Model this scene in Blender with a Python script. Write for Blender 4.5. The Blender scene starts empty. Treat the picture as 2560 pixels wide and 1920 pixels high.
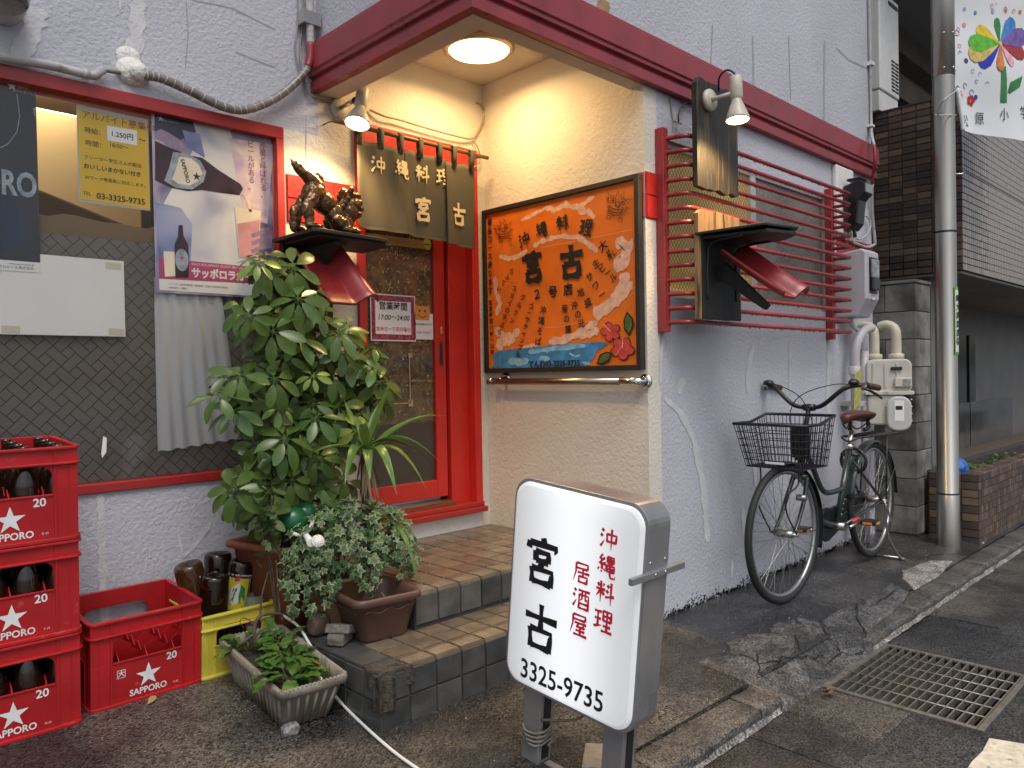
import bpy, bmesh, math, random
from mathutils import Vector, Matrix, Euler, noise
random.seed(7)
R_ = math.radians
SC = bpy.context.scene
COL = SC.collection
# ---------------------------------------------------------------- camera
CAM_H = 1.14
YAW, PIT, ROL, FPX = R_(44.326), R_(-0.7095), R_(-1.0298), 1933.79
fwd = Vector((math.sin(YAW)*math.cos(PIT), math.cos(YAW)*math.cos(PIT), math.sin(PIT)))
rgt = fwd.cross(Vector((0, 0, 1))).normalized(); upv = rgt.cross(fwd)
r2 = rgt*math.cos(ROL)+upv*math.sin(ROL); u2 = -rgt*math.sin(ROL)+upv*math.cos(ROL)
cam_d = bpy.data.cameras.new('camera'); cam = bpy.data.objects.new('camera', cam_d); COL.objects.link(cam)
mw = Matrix.Identity(4)
for i in range(3):
    mw[i][0] = r2[i]; mw[i][1] = u2[i]; mw[i][2] = -fwd[i]
mw.translation = (0, 0, CAM_H); cam.matrix_world = mw
cam_d.sensor_fit = 'HORIZONTAL'; cam_d.sensor_width = 36; cam_d.lens = FPX/2560*36
cam_d.clip_start = 0.05; cam_d.clip_end = 1500
SC.camera = cam
# ---------------------------------------------------------------- sky, overcast daylight
world = bpy.data.worlds.new('World'); SC.world = world; world.use_nodes = True
wn = world.node_tree; wn.nodes.clear()
sky = wn.nodes.new('ShaderNodeTexSky'); sky.sky_type = 'NISHITA'; sky.sun_disc = False
SUN_EL, SUN_AZ = R_(58), R_(205)
sky.sun_elevation = SUN_EL; sky.sun_rotation = SUN_AZ; sky.dust_density = 4.0; sky.air_density = 1.0
hs = wn.nodes.new('ShaderNodeHueSaturation'); hs.inputs['Saturation'].default_value = 0.45
bg = wn.nodes.new('ShaderNodeBackground'); bg.inputs['Strength'].default_value = 0.11
wo = wn.nodes.new('ShaderNodeOutputWorld')
wn.links.new(sky.outputs[0], hs.inputs['Color']); wn.links.new(hs.outputs[0], bg.inputs[0]); wn.links.new(bg.outputs[0], wo.inputs[0])
sun_d = bpy.data.lights.new('sun', 'SUN'); sun = bpy.data.objects.new('sun', sun_d); COL.objects.link(sun)
sun_d.energy = 0.9; sun_d.angle = R_(25); sun_d.color = (1.0, 0.97, 0.93)
sdir = Vector((math.sin(SUN_AZ)*math.cos(SUN_EL), math.cos(SUN_AZ)*math.cos(SUN_EL), math.sin(SUN_EL)))
sun.rotation_euler = (-sdir).to_track_quat('-Z', 'Y').to_euler()
SC.view_settings.view_transform = 'Standard'; SC.view_settings.look = 'None'
SC.view_settings.exposure = 0.36; SC.view_settings.gamma = 1.0; SC.view_settings.use_curve_mapping = False
SC.cycles.max_bounces = 8; SC.cycles.transparent_max_bounces = 16
try: SC.cycles.use_denoising = True
except Exception: pass
# ---------------------------------------------------------------- pixel -> place (a pixel gives a direction, the plane gives the distance)
def ray(x, y): return fwd + r2*((x-1280)/FPX) - u2*((y-960)/FPX)
def on(x, y, ax, v):
    d = ray(x, y); i = 'XYZ'.index(ax); C = Vector((0, 0, CAM_H))
    return C + d*((v-C[i])/d[i])
def gz(y):      # the pavement falls towards the kerb, steeper near it
    y = min(max(y, 1.33), 3.2)
    return .07*(y-2.07) if y > 2.07 else (-.012*(2.07-y)/.37 if y > 1.70 else -.012-.103*(1.70-y))
YW, XS, YR, ROAD = 3.14, 2.88, 2.07, -0.105
# ---------------------------------------------------------------- materials
MATS = {}
def mat(name, col=(.5, .5, .5), rough=.5, metal=0., spec=.5, var=None, bump=None, rvar=0., dirt=None, coat=0., emit=None, alpha=None, sub=0., trans=0., stretch=None, coord='Object'):
    """var=(scale, amount[, detail]); bump=(scale, strength, dist[, kind]); dirt=(colour, scale, low, high)"""
    if name in MATS: return MATS[name]
    m = bpy.data.materials.new(name); m.use_nodes = True; nt = m.node_tree; n = nt.nodes; L = nt.links
    b = n['Principled BSDF']
    b.inputs['Base Color'].default_value = (*col, 1); b.inputs['Roughness'].default_value = rough
    b.inputs['Metallic'].default_value = metal; b.inputs['Specular IOR Level'].default_value = spec
    b.inputs['Coat Weight'].default_value = coat; b.inputs['Coat Roughness'].default_value = .1
    if trans: b.inputs['Transmission Weight'].default_value = trans
    if emit: b.inputs['Emission Color'].default_value = (*emit[0], 1); b.inputs['Emission Strength'].default_value = emit[1]
    if alpha is not None: b.inputs['Alpha'].default_value = alpha
    if var or bump or dirt or rvar:
        tc = n.new('ShaderNodeTexCoord'); mp = n.new('ShaderNodeMapping'); L.new(tc.outputs[coord], mp.inputs[0])
        if stretch: mp.inputs['Scale'].default_value = stretch
        oi = n.new('ShaderNodeObjectInfo'); va = n.new('ShaderNodeVectorMath'); va.operation = 'ADD'
        sc = n.new('ShaderNodeVectorMath'); sc.operation = 'SCALE'; sc.inputs['Scale'].default_value = 37.
        cb = n.new('ShaderNodeCombineXYZ'); L.new(oi.outputs['Random'], cb.inputs[0]); L.new(oi.outputs['Random'], cb.inputs[2])
        L.new(cb.outputs[0], sc.inputs[0]); L.new(mp.outputs[0], va.inputs[0]); L.new(sc.outputs[0], va.inputs[1])
        V = va.outputs[0]
        cur = None
        if var:
            t = n.new('ShaderNodeTexNoise'); t.inputs['Scale'].default_value = var[0]; t.inputs['Detail'].default_value = var[2] if len(var) > 2 else 4
            L.new(V, t.inputs['Vector'])
            mx = n.new('ShaderNodeMix'); mx.data_type = 'RGBA'; a = var[1]
            mx.inputs['A'].default_value = (*[max(0, c*(1-a)) for c in col], 1); mx.inputs['B'].default_value = (*[min(1, c*(1+a)) for c in col], 1)
            mr = n.new('ShaderNodeMapRange'); mr.inputs[1].default_value = .3; mr.inputs[2].default_value = .7
            L.new(t.outputs['Fac'], mr.inputs[0]); L.new(mr.outputs[0], mx.inputs['Factor']); cur = mx.outputs['Result']
        if dirt:
            t = n.new('ShaderNodeTexNoise'); t.inputs['Scale'].default_value = dirt[1]; t.inputs['Detail'].default_value = 6; L.new(V, t.inputs['Vector'])
            mr = n.new('ShaderNodeMapRange'); mr.inputs[1].default_value = dirt[2]; mr.inputs[2].default_value = dirt[3]; L.new(t.outputs['Fac'], mr.inputs[0])
            mx = n.new('ShaderNodeMix'); mx.data_type = 'RGBA'; mx.inputs['B'].default_value = (*dirt[0], 1)
            if cur: L.new(cur, mx.inputs['A'])
            else: mx.inputs['A'].default_value = (*col, 1)
            L.new(mr.outputs[0], mx.inputs['Factor']); cur = mx.outputs['Result']
        if cur: L.new(cur, b.inputs['Base Color'])
        if rvar:
            t = n.new('ShaderNodeTexNoise'); t.inputs['Scale'].default_value = 6; t.inputs['Detail'].default_value = 5; L.new(V, t.inputs['Vector'])
            mr = n.new('ShaderNodeMapRange'); mr.inputs[1].default_value = .3; mr.inputs[2].default_value = .7
            mr.inputs[3].default_value = max(.03, rough-rvar); mr.inputs[4].default_value = min(1, rough+rvar); L.new(t.outputs['Fac'], mr.inputs[0]); L.new(mr.outputs[0], b.inputs['Roughness'])
        if bump:
            kind = bump[3] if len(bump) > 3 else 'noise'
            if kind == 'noise':
                t = n.new('ShaderNodeTexNoise'); t.inputs['Detail'].default_value = 5 if bump[0] == 58 else 3; t.inputs['Distortion'].default_value = .15 if bump[0] == 58 else 0; t.inputs['Roughness'].default_value = .58 if bump[0] == 58 else .5; out = t.outputs['Fac']
            else:
                t = n.new('ShaderNodeTexVoronoi'); t.feature = 'SMOOTH_F1' if kind == 'smooth' else 'F1'; out = t.outputs['Distance']
            t.inputs['Scale'].default_value = bump[0]; L.new(V, t.inputs['Vector'])
            bp = n.new('ShaderNodeBump'); bp.inputs['Strength'].default_value = bump[1]; bp.inputs['Distance'].default_value = bump[2]
            L.new(out, bp.inputs['Height']); L.new(bp.outputs[0], b.inputs['Normal'])
    MATS[name] = m
    return m
def emis(name, col, strength):
    if name in MATS: return MATS[name]
    m = bpy.data.materials.new(name); m.use_nodes = True; nt = m.node_tree; nt.nodes.clear()
    e = nt.nodes.new('ShaderNodeEmission'); e.inputs[0].default_value = (*col, 1); e.inputs[1].default_value = strength
    o = nt.nodes.new('ShaderNodeOutputMaterial'); nt.links.new(e.outputs[0], o.inputs[0]); MATS[name] = m
    return m
def sheer(name, col, transp, tcol=(1, 1, 1), gloss=0.):
    """thin film / thin glass: part of the light passes straight through"""
    if name in MATS: return MATS[name]
    m = bpy.data.materials.new(name); m.use_nodes = True; nt = m.node_tree; n = nt.nodes; n.clear(); L = nt.links
    t = n.new('ShaderNodeBsdfTransparent'); t.inputs[0].default_value = (*tcol, 1)
    o = n.new('ShaderNodeOutputMaterial'); mx = n.new('ShaderNodeMixShader')
    if gloss:
        g = n.new('ShaderNodeBsdfGlossy'); g.inputs['Roughness'].default_value = .02; fr = n.new('ShaderNodeFresnel'); fr.inputs[0].default_value = 1.45
        ml = n.new('ShaderNodeMath'); ml.operation = 'MULTIPLY'; ml.inputs[1].default_value = gloss; L.new(fr.outputs[0], ml.inputs[0])
        L.new(ml.outputs[0], mx.inputs[0]); L.new(t.outputs[0], mx.inputs[1]); L.new(g.outputs[0], mx.inputs[2])
    else:
        d = n.new('ShaderNodeBsdfDiffuse'); d.inputs[0].default_value = (*col, 1)
        mx.inputs[0].default_value = 1-transp; L.new(t.outputs[0], mx.inputs[1]); L.new(d.outputs[0], mx.inputs[2])
    L.new(mx.outputs[0], o.inputs[0]); MATS[name] = m
    return m
# ---------------------------------------------------------------- mesh helpers
class MB:
    def __init__(s): s.v = []; s.f = []; s.sm = []
    def add(s, vs, fs, smooth=False, M=None):
        b = len(s.v)
        for p in vs:
            p = Vector(p); s.v.append(tuple(M @ p) if M else tuple(p))
        for f in fs: s.f.append([b+i for i in f]); s.sm.append(smooth)
        return s
    def box(s, a, b, M=None):
        x0, x1 = sorted((a[0], b[0])); y0, y1 = sorted((a[1], b[1])); z0, z1 = sorted((a[2], b[2]))
        vs = [(x0, y0, z0), (x1, y0, z0), (x1, y1, z0), (x0, y1, z0), (x0, y0, z1), (x1, y0, z1), (x1, y1, z1), (x0, y1, z1)]
        return s.add(vs, [(0, 3, 2, 1), (4, 5, 6, 7), (0, 1, 5, 4), (1, 2, 6, 5), (2, 3, 7, 6), (3, 0, 4, 7)], False, M)
    def tube(s, pts, r, n=8, cap=True, closed=False, M=None):
        pts = [Vector(p) for p in pts]; N = len(pts); rs = r if isinstance(r, (list, tuple)) else [r]*N
        vs = []; up = None
        for i, p in enumerate(pts):
            if closed: t = pts[(i+1) % N]-pts[i-1]
            else: t = pts[min(i+1, N-1)]-pts[max(i-1, 0)]
            t.normalize()
            if up is None:
                up = Vector((0, 0, 1)) if abs(t.z) < .9 else Vector((1, 0, 0))
            a = up - t*up.dot(t)
            if a.length < 1e-4: a = t.orthogonal()
            a.normalize(); up = a; b = t.cross(a)
            for k in range(n):
                th = 2*math.pi*k/n; vs.append(p+(a*math.cos(th)+b*math.sin(th))*rs[i])
        fs = []
        for i in range(N if closed else N-1):
            j = (i+1) % N
            for k in range(n): fs.append((i*n+k, i*n+(k+1) % n, j*n+(k+1) % n, j*n+k))
        s.add(vs, fs, True, M)
        if cap and not closed:
            b = len(s.v)-len(vs)
            s.f.append([b+k for k in range(n)][::-1]); s.sm.append(False)
            s.f.append([b+(N-1)*n+k for k in range(n)]); s.sm.append(False)
        return s
    def lathe(s, prof, n=24, M=None, smooth=True):
        vs = []; fs = []
        for (r, z) in prof:
            for k in range(n):
                th = 2*math.pi*k/n; vs.append((r*math.cos(th), r*math.sin(th), z))
        for i in range(len(prof)-1):
            for k in range(n): fs.append((i*n+k, i*n+(k+1) % n, (i+1)*n+(k+1) % n, (i+1)*n+k))
        s.add(vs, fs, smooth, M)
        return s
    def prism(s, poly, lo, hi, axis='y', M=None):
        """poly (a, b) extruded along axis; 'y': (x, z)   'z': (x, y)   'x': (y, z)"""
        def P(a, b, h): return (a, h, b) if axis == 'y' else ((a, b, h) if axis == 'z' else (h, a, b))
        n = len(poly); vs = [P(a, b, lo) for a, b in poly]+[P(a, b, hi) for a, b in poly]
        ar = sum(poly[i][0]*poly[(i+1) % n][1]-poly[(i+1) % n][0]*poly[i][1] for i in range(n))
        flip = (ar > 0) != (axis == 'y')
        A = list(range(n)); B = list(range(n, 2*n))
        fs = [A[::-1], B] if flip else [A, B[::-1]]
        for i in range(n):
            q = (i, (i+1) % n, n+(i+1) % n, n+i); fs.append(q if flip else q[::-1])
        return s.add(vs, fs, False, M)
    def sphere(s, c, r, nu=14, nv=9, M=None):
        c = Vector(c); r = r if isinstance(r, (tuple, list)) else (r, r, r); vs = [c+Vector((0, 0, -r[2]))]
        for i in range(1, nv):
            ph = -math.pi/2+math.pi*i/nv
            for k in range(nu):
                th = 2*math.pi*k/nu; vs.append(c+Vector((r[0]*math.cos(ph)*math.cos(th), r[1]*math.cos(ph)*math.sin(th), r[2]*math.sin(ph))))
        vs.append(c+Vector((0, 0, r[2]))); fs = []
        for k in range(nu): fs.append((0, 1+(k+1) % nu, 1+k))
        for i in range(nv-2):
            for k in range(nu): fs.append((1+i*nu+k, 1+i*nu+(k+1) % nu, 1+(i+1)*nu+(k+1) % nu, 1+(i+1)*nu+k))
        e = len(vs)-1; b = 1+(nv-2)*nu
        for k in range(nu): fs.append((b+k, b+(k+1) % nu, e))
        return s.add(vs, fs, True, M)
    def mesh(s, name, m=None):
        me = bpy.data.meshes.new(name); me.from_pydata(s.v, [], s.f)
        for p, sm in zip(me.polygons, s.sm): p.use_smooth = sm
        if m: me.materials.append(m)
        me.update(); return me
    def build(s, name, m, parent=None, bevel=0, seg=2, **kw):
        return obj(name, s.mesh(name, m), parent, bevel, seg, **kw)
def obj(name, me, parent=None, bevel=0, seg=2, loc=None, rot=None, label=None):
    o = bpy.data.objects.new(name, me); COL.objects.link(o)
    if parent: o.parent = parent
    if loc: o.location = loc
    if rot: o.rotation_euler = rot
    if label: o['label'] = label
    if bevel:
        bv = o.modifiers.new('bevel', 'BEVEL'); bv.width = bevel; bv.segments = seg; bv.limit_method = 'ANGLE'; bv.angle_limit = R_(40)
    return o
def thing(name, label, cat, loc=(0, 0, 0), rot=(0, 0, 0), group=None):
    o = bpy.data.objects.new(name, None); COL.objects.link(o); o.empty_display_size = .05
    o.location = loc; o.rotation_euler = rot; o['label'] = label; o['category'] = cat
    if group: o['group'] = group
    return o
def tag(o, label, cat, group=None):
    o['label'] = label; o['category'] = cat
    if group: o['group'] = group
    return o
def struct(o, label=None):
    o['kind'] = 'structure'
    if label: o['label'] = label
    return o
def box(name, a, b, m, parent=None, bevel=0, **kw): return MB().box(a, b).build(name, m, parent, bevel, **kw)
def tube(name, pts, r, m, parent=None, n=8, **kw): return MB().tube(pts, r, n).build(name, m, parent, **kw)
def bezier(P, n=12):
    """Catmull-Rom through points"""
    P = [Vector(p) for p in P]; out = []
    for i in range(len(P)-1):
        p0 = P[max(i-1, 0)]; p1 = P[i]; p2 = P[i+1]; p3 = P[min(i+2, len(P)-1)]
        for k in range(n):
            t = k/n; out.append(.5*((2*p1)+(p2-p0)*t+(2*p0-5*p1+4*p2-p3)*t*t+(3*p1-p0-3*p2+p3)*t*t*t))
    out.append(P[-1]); return out
def copy_tree(o, parent=None):
    c = o.copy(); COL.objects.link(c); c.parent = parent
    for ch in list(o.children): copy_tree(ch, c)
    return c
def rrect(x0, z0, x1, z1, r, n=5):
    pts = []
    for cx, cz, a0 in ((x1-r, z1-r, 0), (x0+r, z1-r, 90), (x0+r, z0+r, 180), (x1-r, z0+r, 270)):
        for k in range(n+1):
            a = R_(a0+90*k/n); pts.append((cx+r*math.cos(a), cz+r*math.sin(a)))
    return pts
# flat print on a panel whose front looks along local -y
def prt(parent, name, pts, m, y):
    me = bpy.data.meshes.new(name); me.from_pydata([(a, y, b) for a, b in pts], [], [list(range(len(pts)))]); me.materials.append(m)
    return obj(name, me, parent)
def sheet(parent, name, polys, m, y, dy=-0.00008):
    """many flat print shapes in one mesh, each a hair in front of the last"""
    mb = MB()
    for i, p in enumerate(polys): mb.add([(a, y+dy*i, b) for a, b in p], [tuple(range(len(p)))])
    return mb.build(name, m, parent)
def ribbon(pts, w, taper=(1, 1)):
    """flat 2D stroke outline"""
    P = [Vector((p[0], p[1])) for p in pts]; N = len(P); A = []; B = []
    ws = w if isinstance(w, (list, tuple)) else [w*(taper[0]+(taper[1]-taper[0])*i/max(1, N-1)) for i in range(N)]
    for i in range(N):
        t = (P[min(i+1, N-1)]-P[max(i-1, 0)])
        if t.length < 1e-9: t = Vector((1, 0))
        t.normalize(); nn = Vector((-t.y, t.x))
        A.append(tuple(P[i]+nn*ws[i]/2)); B.append(tuple(P[i]-nn*ws[i]/2))
    return A+B[::-1]
def ell(cx, cz, rx, rz, n=20, rot=0):
    c, s_ = math.cos(rot), math.sin(rot)
    return [(cx+rx*math.cos(t)*c-rz*math.sin(t)*s_, cz+rx*math.cos(t)*s_+rz*math.sin(t)*c) for t in [2*math.pi*k/n for k in range(n)]]
def star(cx, cz, r, r_in=.382):
    return [(cx+(r if k % 2 == 0 else r*r_in)*math.sin(math.pi*k/5), cz+(r if k % 2 == 0 else r*r_in)*math.cos(math.pi*k/5)) for k in range(10)]
TEXTS = []
def text(parent, name, s, size, m, x, z, y, bold=0., align='CENTER', rot=0., sx=1., shear=0., vertical=False, gap=1.05, rx=90, M=None):
    """lettering in the panel plane (front = local -y)"""
    if vertical:
        for i, ch in enumerate(s):
            if ch != ' ': text(parent, name, ch, size, m, x+math.sin(rot)*size*gap*i, z-math.cos(rot)*size*gap*i, y-.00002*i, bold, 'CENTER', rot, sx, shear, rx=rx)
        return
    c = bpy.data.curves.new(name, 'FONT'); c.body = s; c.size = size; c.align_x = align; c.align_y = 'CENTER'
    c.offset = bold*size; c.shear = shear; c.resolution_u = 3; c.fill_mode = 'FRONT'
    o = bpy.data.objects.new(name, c); COL.objects.link(o)
    T = M if M else Matrix.Translation((x, y, z)) @ Matrix.Rotation(R_(90), 4, 'X') @ Matrix.Rotation(rot, 4, 'Z') @ Matrix.Diagonal((sx, 1, 1, 1))
    TEXTS.append((o, parent, m, T))
def flush_text():
    bpy.context.view_layer.update(); dg = bpy.context.evaluated_depsgraph_get()
    for o, parent, m, T in TEXTS:
        me = bpy.data.meshes.new_from_object(o.evaluated_get(dg)); me.transform(T); me.materials.clear(); me.materials.append(m)
        nm = o.name.split('.')[0]; bpy.data.objects.remove(o)
        me.name = nm; obj(nm, me, parent)
    TEXTS.clear()
# brush characters as strokes on a 100 x 100 grid, each stroke: points, end taper
KJ = {
'宮': [([(50,98),(53,88)],.9),([(16,86),(14,72)],.7),([(16,84),(86,84),(80,72)],.5),([(32,70),(34,50)],.9),([(32,69),(67,69),(65,51)],.9),([(34,52),(66,52)],.9),([(51,50),(46,38)],.8),([(24,36),(27,6)],.9),([(24,35),(77,35),(74,6)],.9),([(27,10),(75,10)],.9)],
'古': [([(8,68),(92,68)],.9),([(50,96),(50,44)],.9),([(22,44),(26,4)],.9),([(22,43),(78,43),(74,4)],.9),([(26,9),(75,9)],.9)],
'沖': [([(12,90),(24,80)],.7),([(6,66),(18,57)],.7),([(8,12),(16,24),(28,44)],.4),([(40,72),(43,36)],.9),([(40,71),(92,71),(88,38)],.8),([(43,40),(89,40)],.9),([(66,96),(66,4)],.45)],
'縄': [([(28,96),(14,78),(30,74)],.8),([(40,84),(12,56),(40,58)],.8),([(38,66),(44,52)],.7),([(27,56),(27,34)],.7),([(12,40),(6,26)],.6),([(24,30),(28,20)],.6),([(36,38),(44,28)],.6),([(54,92),(55,66)],.9),([(54,91),(86,91),(84,66)],.9),([(55,79),(85,79)],.9),([(55,67),(84,67)],.9),([(50,56),(52,30)],.9),([(50,55),(90,55),(87,30)],.9),([(52,43),(88,43)],.9),([(52,32),(88,32)],.9),([(70,92),(69,20),(74,8),(94,8),(96,20)],.5)],
'料': [([(14,84),(22,70)],.7),([(46,86),(38,70)],.5),([(6,60),(52,60)],.9),([(30,94),(30,6)],.6),([(28,56),(8,28)],.4),([(33,54),(48,38)],.7),([(62,84),(72,74)],.7),([(58,62),(68,52)],.7),([(54,32),(98,42)],.9),([(82,96),(82,2)],.45)],
'理': [([(6,82),(42,82)],.9),([(8,52),(40,52)],.9),([(24,82),(24,22)],.9),([(4,16),(44,28)],.6),([(50,90),(52,48)],.9),([(50,89),(92,89),(90,48)],.9),([(52,69),(90,69)],.9),([(52,50),(90,50)],.9),([(71,88),(71,6)],.9),([(52,28),(90,28)],.9),([(44,6),(98,6)],.9)],
'居': [([(18,90),(84,90),(82,68)],.9),([(18,68),(82,68)],.9),([(18,90),(18,50),(4,6)],.35),([(28,50),(94,50)],.9),([(58,64),(58,34)],.9),([(36,34),(38,4)],.9),([(36,33),(84,33),(81,4)],.9),([(38,8),(82,8)],.9)],
'酒': [([(10,90),(22,80)],.7),([(4,66),(16,57)],.7),([(6,10),(14,24),(26,44)],.4),([(34,88),(98,88)],.9),([(40,70),(40,4)],.9),([(40,69),(92,69),(92,4)],.9),([(57,88),(56,52),(46,42)],.5),([(75,88),(75,50),(86,48)],.8),([(42,30),(90,30)],.9),([(42,9),(90,9)],.9)],
'屋': [([(18,92),(86,92),(84,72)],.9),([(18,72),(84,72)],.9),([(18,92),(18,50),(4,6)],.35),([(28,58),(92,58)],.9),([(52,57),(38,40),(78,42)],.8),([(72,50),(84,38)],.7),([(60,38),(60,8)],.9),([(36,25),(86,25)],.9),([(24,7),(98,7)],.9)],
}
def brush(parent, name, ch, size, m, x, z, y, w=.09, rot=0., sx=1., clip=None, mapf=None, jit=0.):
    mb = MB(); k = 0
    for pts, tp in KJ[ch]:
        P = [Vector((p[0]/100-.5+random.uniform(-jit, jit), p[1]/100-.5+random.uniform(-jit, jit))) for p in pts]
        if len(P) > 2 or (P[0]-P[-1]).length > .3:
            Q = []
            for i in range(len(P)-1):
                for q in range(4): Q.append(P[i].lerp(P[i+1], q/4))
            Q.append(P[-1])
        else: Q = P
        n = len(Q); ws = []
        for i in range(n):
            t = i/(n-1); ws.append(w*((1.15-.35*math.sin(min(1, t*1.3)*math.pi)) if tp > .6 else (1.1-(1.1-tp*.5)*t**2)))
        if tp > .6: ws[-1] *= 1.12
        # each leg of a bent stroke apart, so that corners stay full
        pl = ribbon([(q.x, q.y) for q in Q], ws)
        c, s_ = math.cos(rot), math.sin(rot)
        out = []
        for a, b in pl:
            a2 = a*sx*c-b*s_; b2 = a*sx*s_+b*c; out.append((x+a2*size, z+b2*size))
        if clip is not None: out = [(min(a, clip), b) for a, b in out]
        half = len(out)//2
        for i in range(half-1):
            q = [out[i], out[i+1], out[-2-i], out[-1-i]]
            yy = y-.00004*k
            mb.add([(mapf(a, b, yy) if mapf else (a, yy, b)) for a, b in q], [(0, 1, 2, 3)]); k += 1
    return mb.build(name, m, parent)
# ================================================================ shared materials
STUC = dict(rough=.62, rvar=.1, spec=.35)
m_lav = mat('stucco_lavender', (.475, .485, .545), var=(1.3, .09), dirt=((.30, .28, .29), 2.2, .62, .95), bump=(58, .62, .011), **STUC)
m_cream = mat('stucco_cream', (.66, .61, .54), var=(1.8, .07), dirt=((.40, .36, .32), 2.5, .66, .95), bump=(58, .55, .010), **STUC)
m_white_stuc = mat('stucco_white', (.70, .70, .69), var=(3, .1), bump=(70, .6, .009), **STUC)
m_ceil = mat('porch_ceiling', (.58, .52, .45), rough=.7, var=(3, .06), bump=(90, .5, .006))
m_red = mat('red_paint', (.33, .022, .02), rough=.36, rvar=.12, var=(5, .12), bump=(25, .12, .004))
m_redbright = mat('red_door_paint', (.50, .022, .014), rough=.34, rvar=.1, var=(4, .1), bump=(30, .08, .003))
m_fascia = mat('maroon_fascia_paint', (.27, .034, .044), rough=.33, rvar=.13, var=(6, .2), dirt=((.06, .02, .02), 7, .64, .85), bump=(30, .25, .004), stretch=(1, 1, .5))
m_black = mat('black_matte', (.012, .012, .013), rough=.45)
m_blackgloss = mat('black_gloss', (.01, .01, .011), rough=.22)
m_white = mat('white_plastic', (.72, .72, .70), rough=.4, var=(12, .06))
m_grey_pl = mat('grey_plastic', (.45, .44, .47), rough=.42, var=(6, .07))
m_steel = mat('stainless', (.55, .54, .52), rough=.24, metal=1, rvar=.08)
m_chrome = mat('chrome', (.7, .7, .7), rough=.1, metal=1)
m_dark = mat('dark_interior', (.03, .028, .026), rough=.8)
m_grout = mat('grout', (.045, .042, .04), rough=.8, var=(20, .3))
m_paper = mat('paper', (.72, .73, .72), rough=.55, var=(6, .04))
m_ink = mat('ink_black', (.012, .012, .014), rough=.5)
m_redink = mat('ink_red', (.55, .03, .05), rough=.5)
m_glass = sheer('window_glass', (0, 0, 0), 1, (1, 1, 1), gloss=.55)

# ================================================================ ground, pavement, kerb, road
def mix_mat(name, cols, scales, rough, bump, spread=(.42, .58), agg=None):
    """patchy wet ground: two colours in big drifts, stones inside"""
    m = bpy.data.materials.new(name); m.use_nodes = True; nt = m.node_tree; n = nt.nodes; L = nt.links; b = n['Principled BSDF']
    tc = n.new('ShaderNodeTexCoord')
    t1 = n.new('ShaderNodeTexNoise'); t1.inputs['Scale'].default_value = scales[0]; t1.inputs['Detail'].default_value = 7; t1.inputs['Roughness'].default_value = .62; L.new(tc.outputs['Object'], t1.inputs[0])
    mr = n.new('ShaderNodeMapRange'); mr.inputs[1].default_value = spread[0]; mr.inputs[2].default_value = spread[1]; L.new(t1.outputs[0], mr.inputs[0])
    mx = n.new('ShaderNodeMix'); mx.data_type = 'RGBA'; mx.inputs['A'].default_value = (*cols[0], 1); mx.inputs['B'].default_value = (*cols[1], 1); L.new(mr.outputs[0], mx.inputs['Factor'])
    v = n.new('ShaderNodeTexVoronoi'); v.inputs['Scale'].default_value = scales[1]; L.new(tc.outputs['Object'], v.inputs[0])
    sp = n.new('ShaderNodeSeparateColor'); L.new(v.outputs['Color'], sp.inputs[0])
    m2 = n.new('ShaderNodeMapRange'); m2.inputs[3].default_value = .2; m2.inputs[4].default_value = 2.3; L.new(sp.outputs[0], m2.inputs[0])
    mm = n.new('ShaderNodeMix'); mm.data_type = 'RGBA'; mm.blend_type = 'MULTIPLY'; mm.inputs['Factor'].default_value = 1.0
    cb = n.new('ShaderNodeCombineColor'); [L.new(m2.outputs[0], cb.inputs[i]) for i in range(3)]
    L.new(mx.outputs['Result'], mm.inputs['A']); L.new(cb.outputs[0], mm.inputs['B']); L.new(mm.outputs['Result'], b.inputs['Base Color'])
    t3 = n.new('ShaderNodeTexNoise'); t3.inputs['Scale'].default_value = 2.3; t3.inputs['Detail'].default_value = 6; L.new(tc.outputs['Object'], t3.inputs[0])
    rr = n.new('ShaderNodeMapRange'); rr.inputs[1].default_value = .35; rr.inputs[2].default_value = .65; rr.inputs[3].default_value = rough[0]; rr.inputs[4].default_value = rough[1]
    L.new(t3.outputs[0], rr.inputs[0]); L.new(rr.outputs[0], b.inputs['Roughness'])
    ad = n.new('ShaderNodeMath'); ad.operation = 'ADD'; t4 = n.new('ShaderNodeTexNoise'); t4.inputs['Scale'].default_value = 9; t4.inputs['Detail'].default_value = 8; L.new(tc.outputs['Object'], t4.inputs[0])
    L.new(v.outputs['Distance'], ad.inputs[0]); L.new(t4.outputs[0], ad.inputs[1])
    bp = n.new('ShaderNodeBump'); bp.inputs['Strength'].default_value = bump[0]; bp.inputs['Distance'].default_value = bump[1]; L.new(ad.outputs[0], bp.inputs['Height']); L.new(bp.outputs[0], b.inputs['Normal'])
    MATS[name] = m
    return m
m_agg = mix_mat('exposed_aggregate', ((.022, .022, .022), (.082, .073, .062)), (1.5, 150), (.06, .42), (.7, .007), (.44, .60))
m_conc = mix_mat('wet_dark_concrete', ((.024, .025, .027), (.062, .060, .058)), (2.1, 220), (.05, .36), (.4, .004), (.45, .62))
m_kerb = mix_mat('kerb_concrete', ((.032, .031, .03), (.085, .079, .071)), (3.5, 190), (.3, .6), (.5, .005))
m_gutter = mix_mat('gutter_concrete', ((.026, .025, .024), (.070, .065, .058)), (2.4, 210), (.08, .42), (.45, .004))
m_asph = mix_mat('wet_asphalt', ((.022, .023, .025), (.045, .045, .046)), (2.0, 170), (.10, .36), (.6, .005))
m_patch = mix_mat('grey_mortar', ((.032, .032, .033), (.082, .080, .078)), (6, 160), (.4, .7), (.5, .004))
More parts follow.
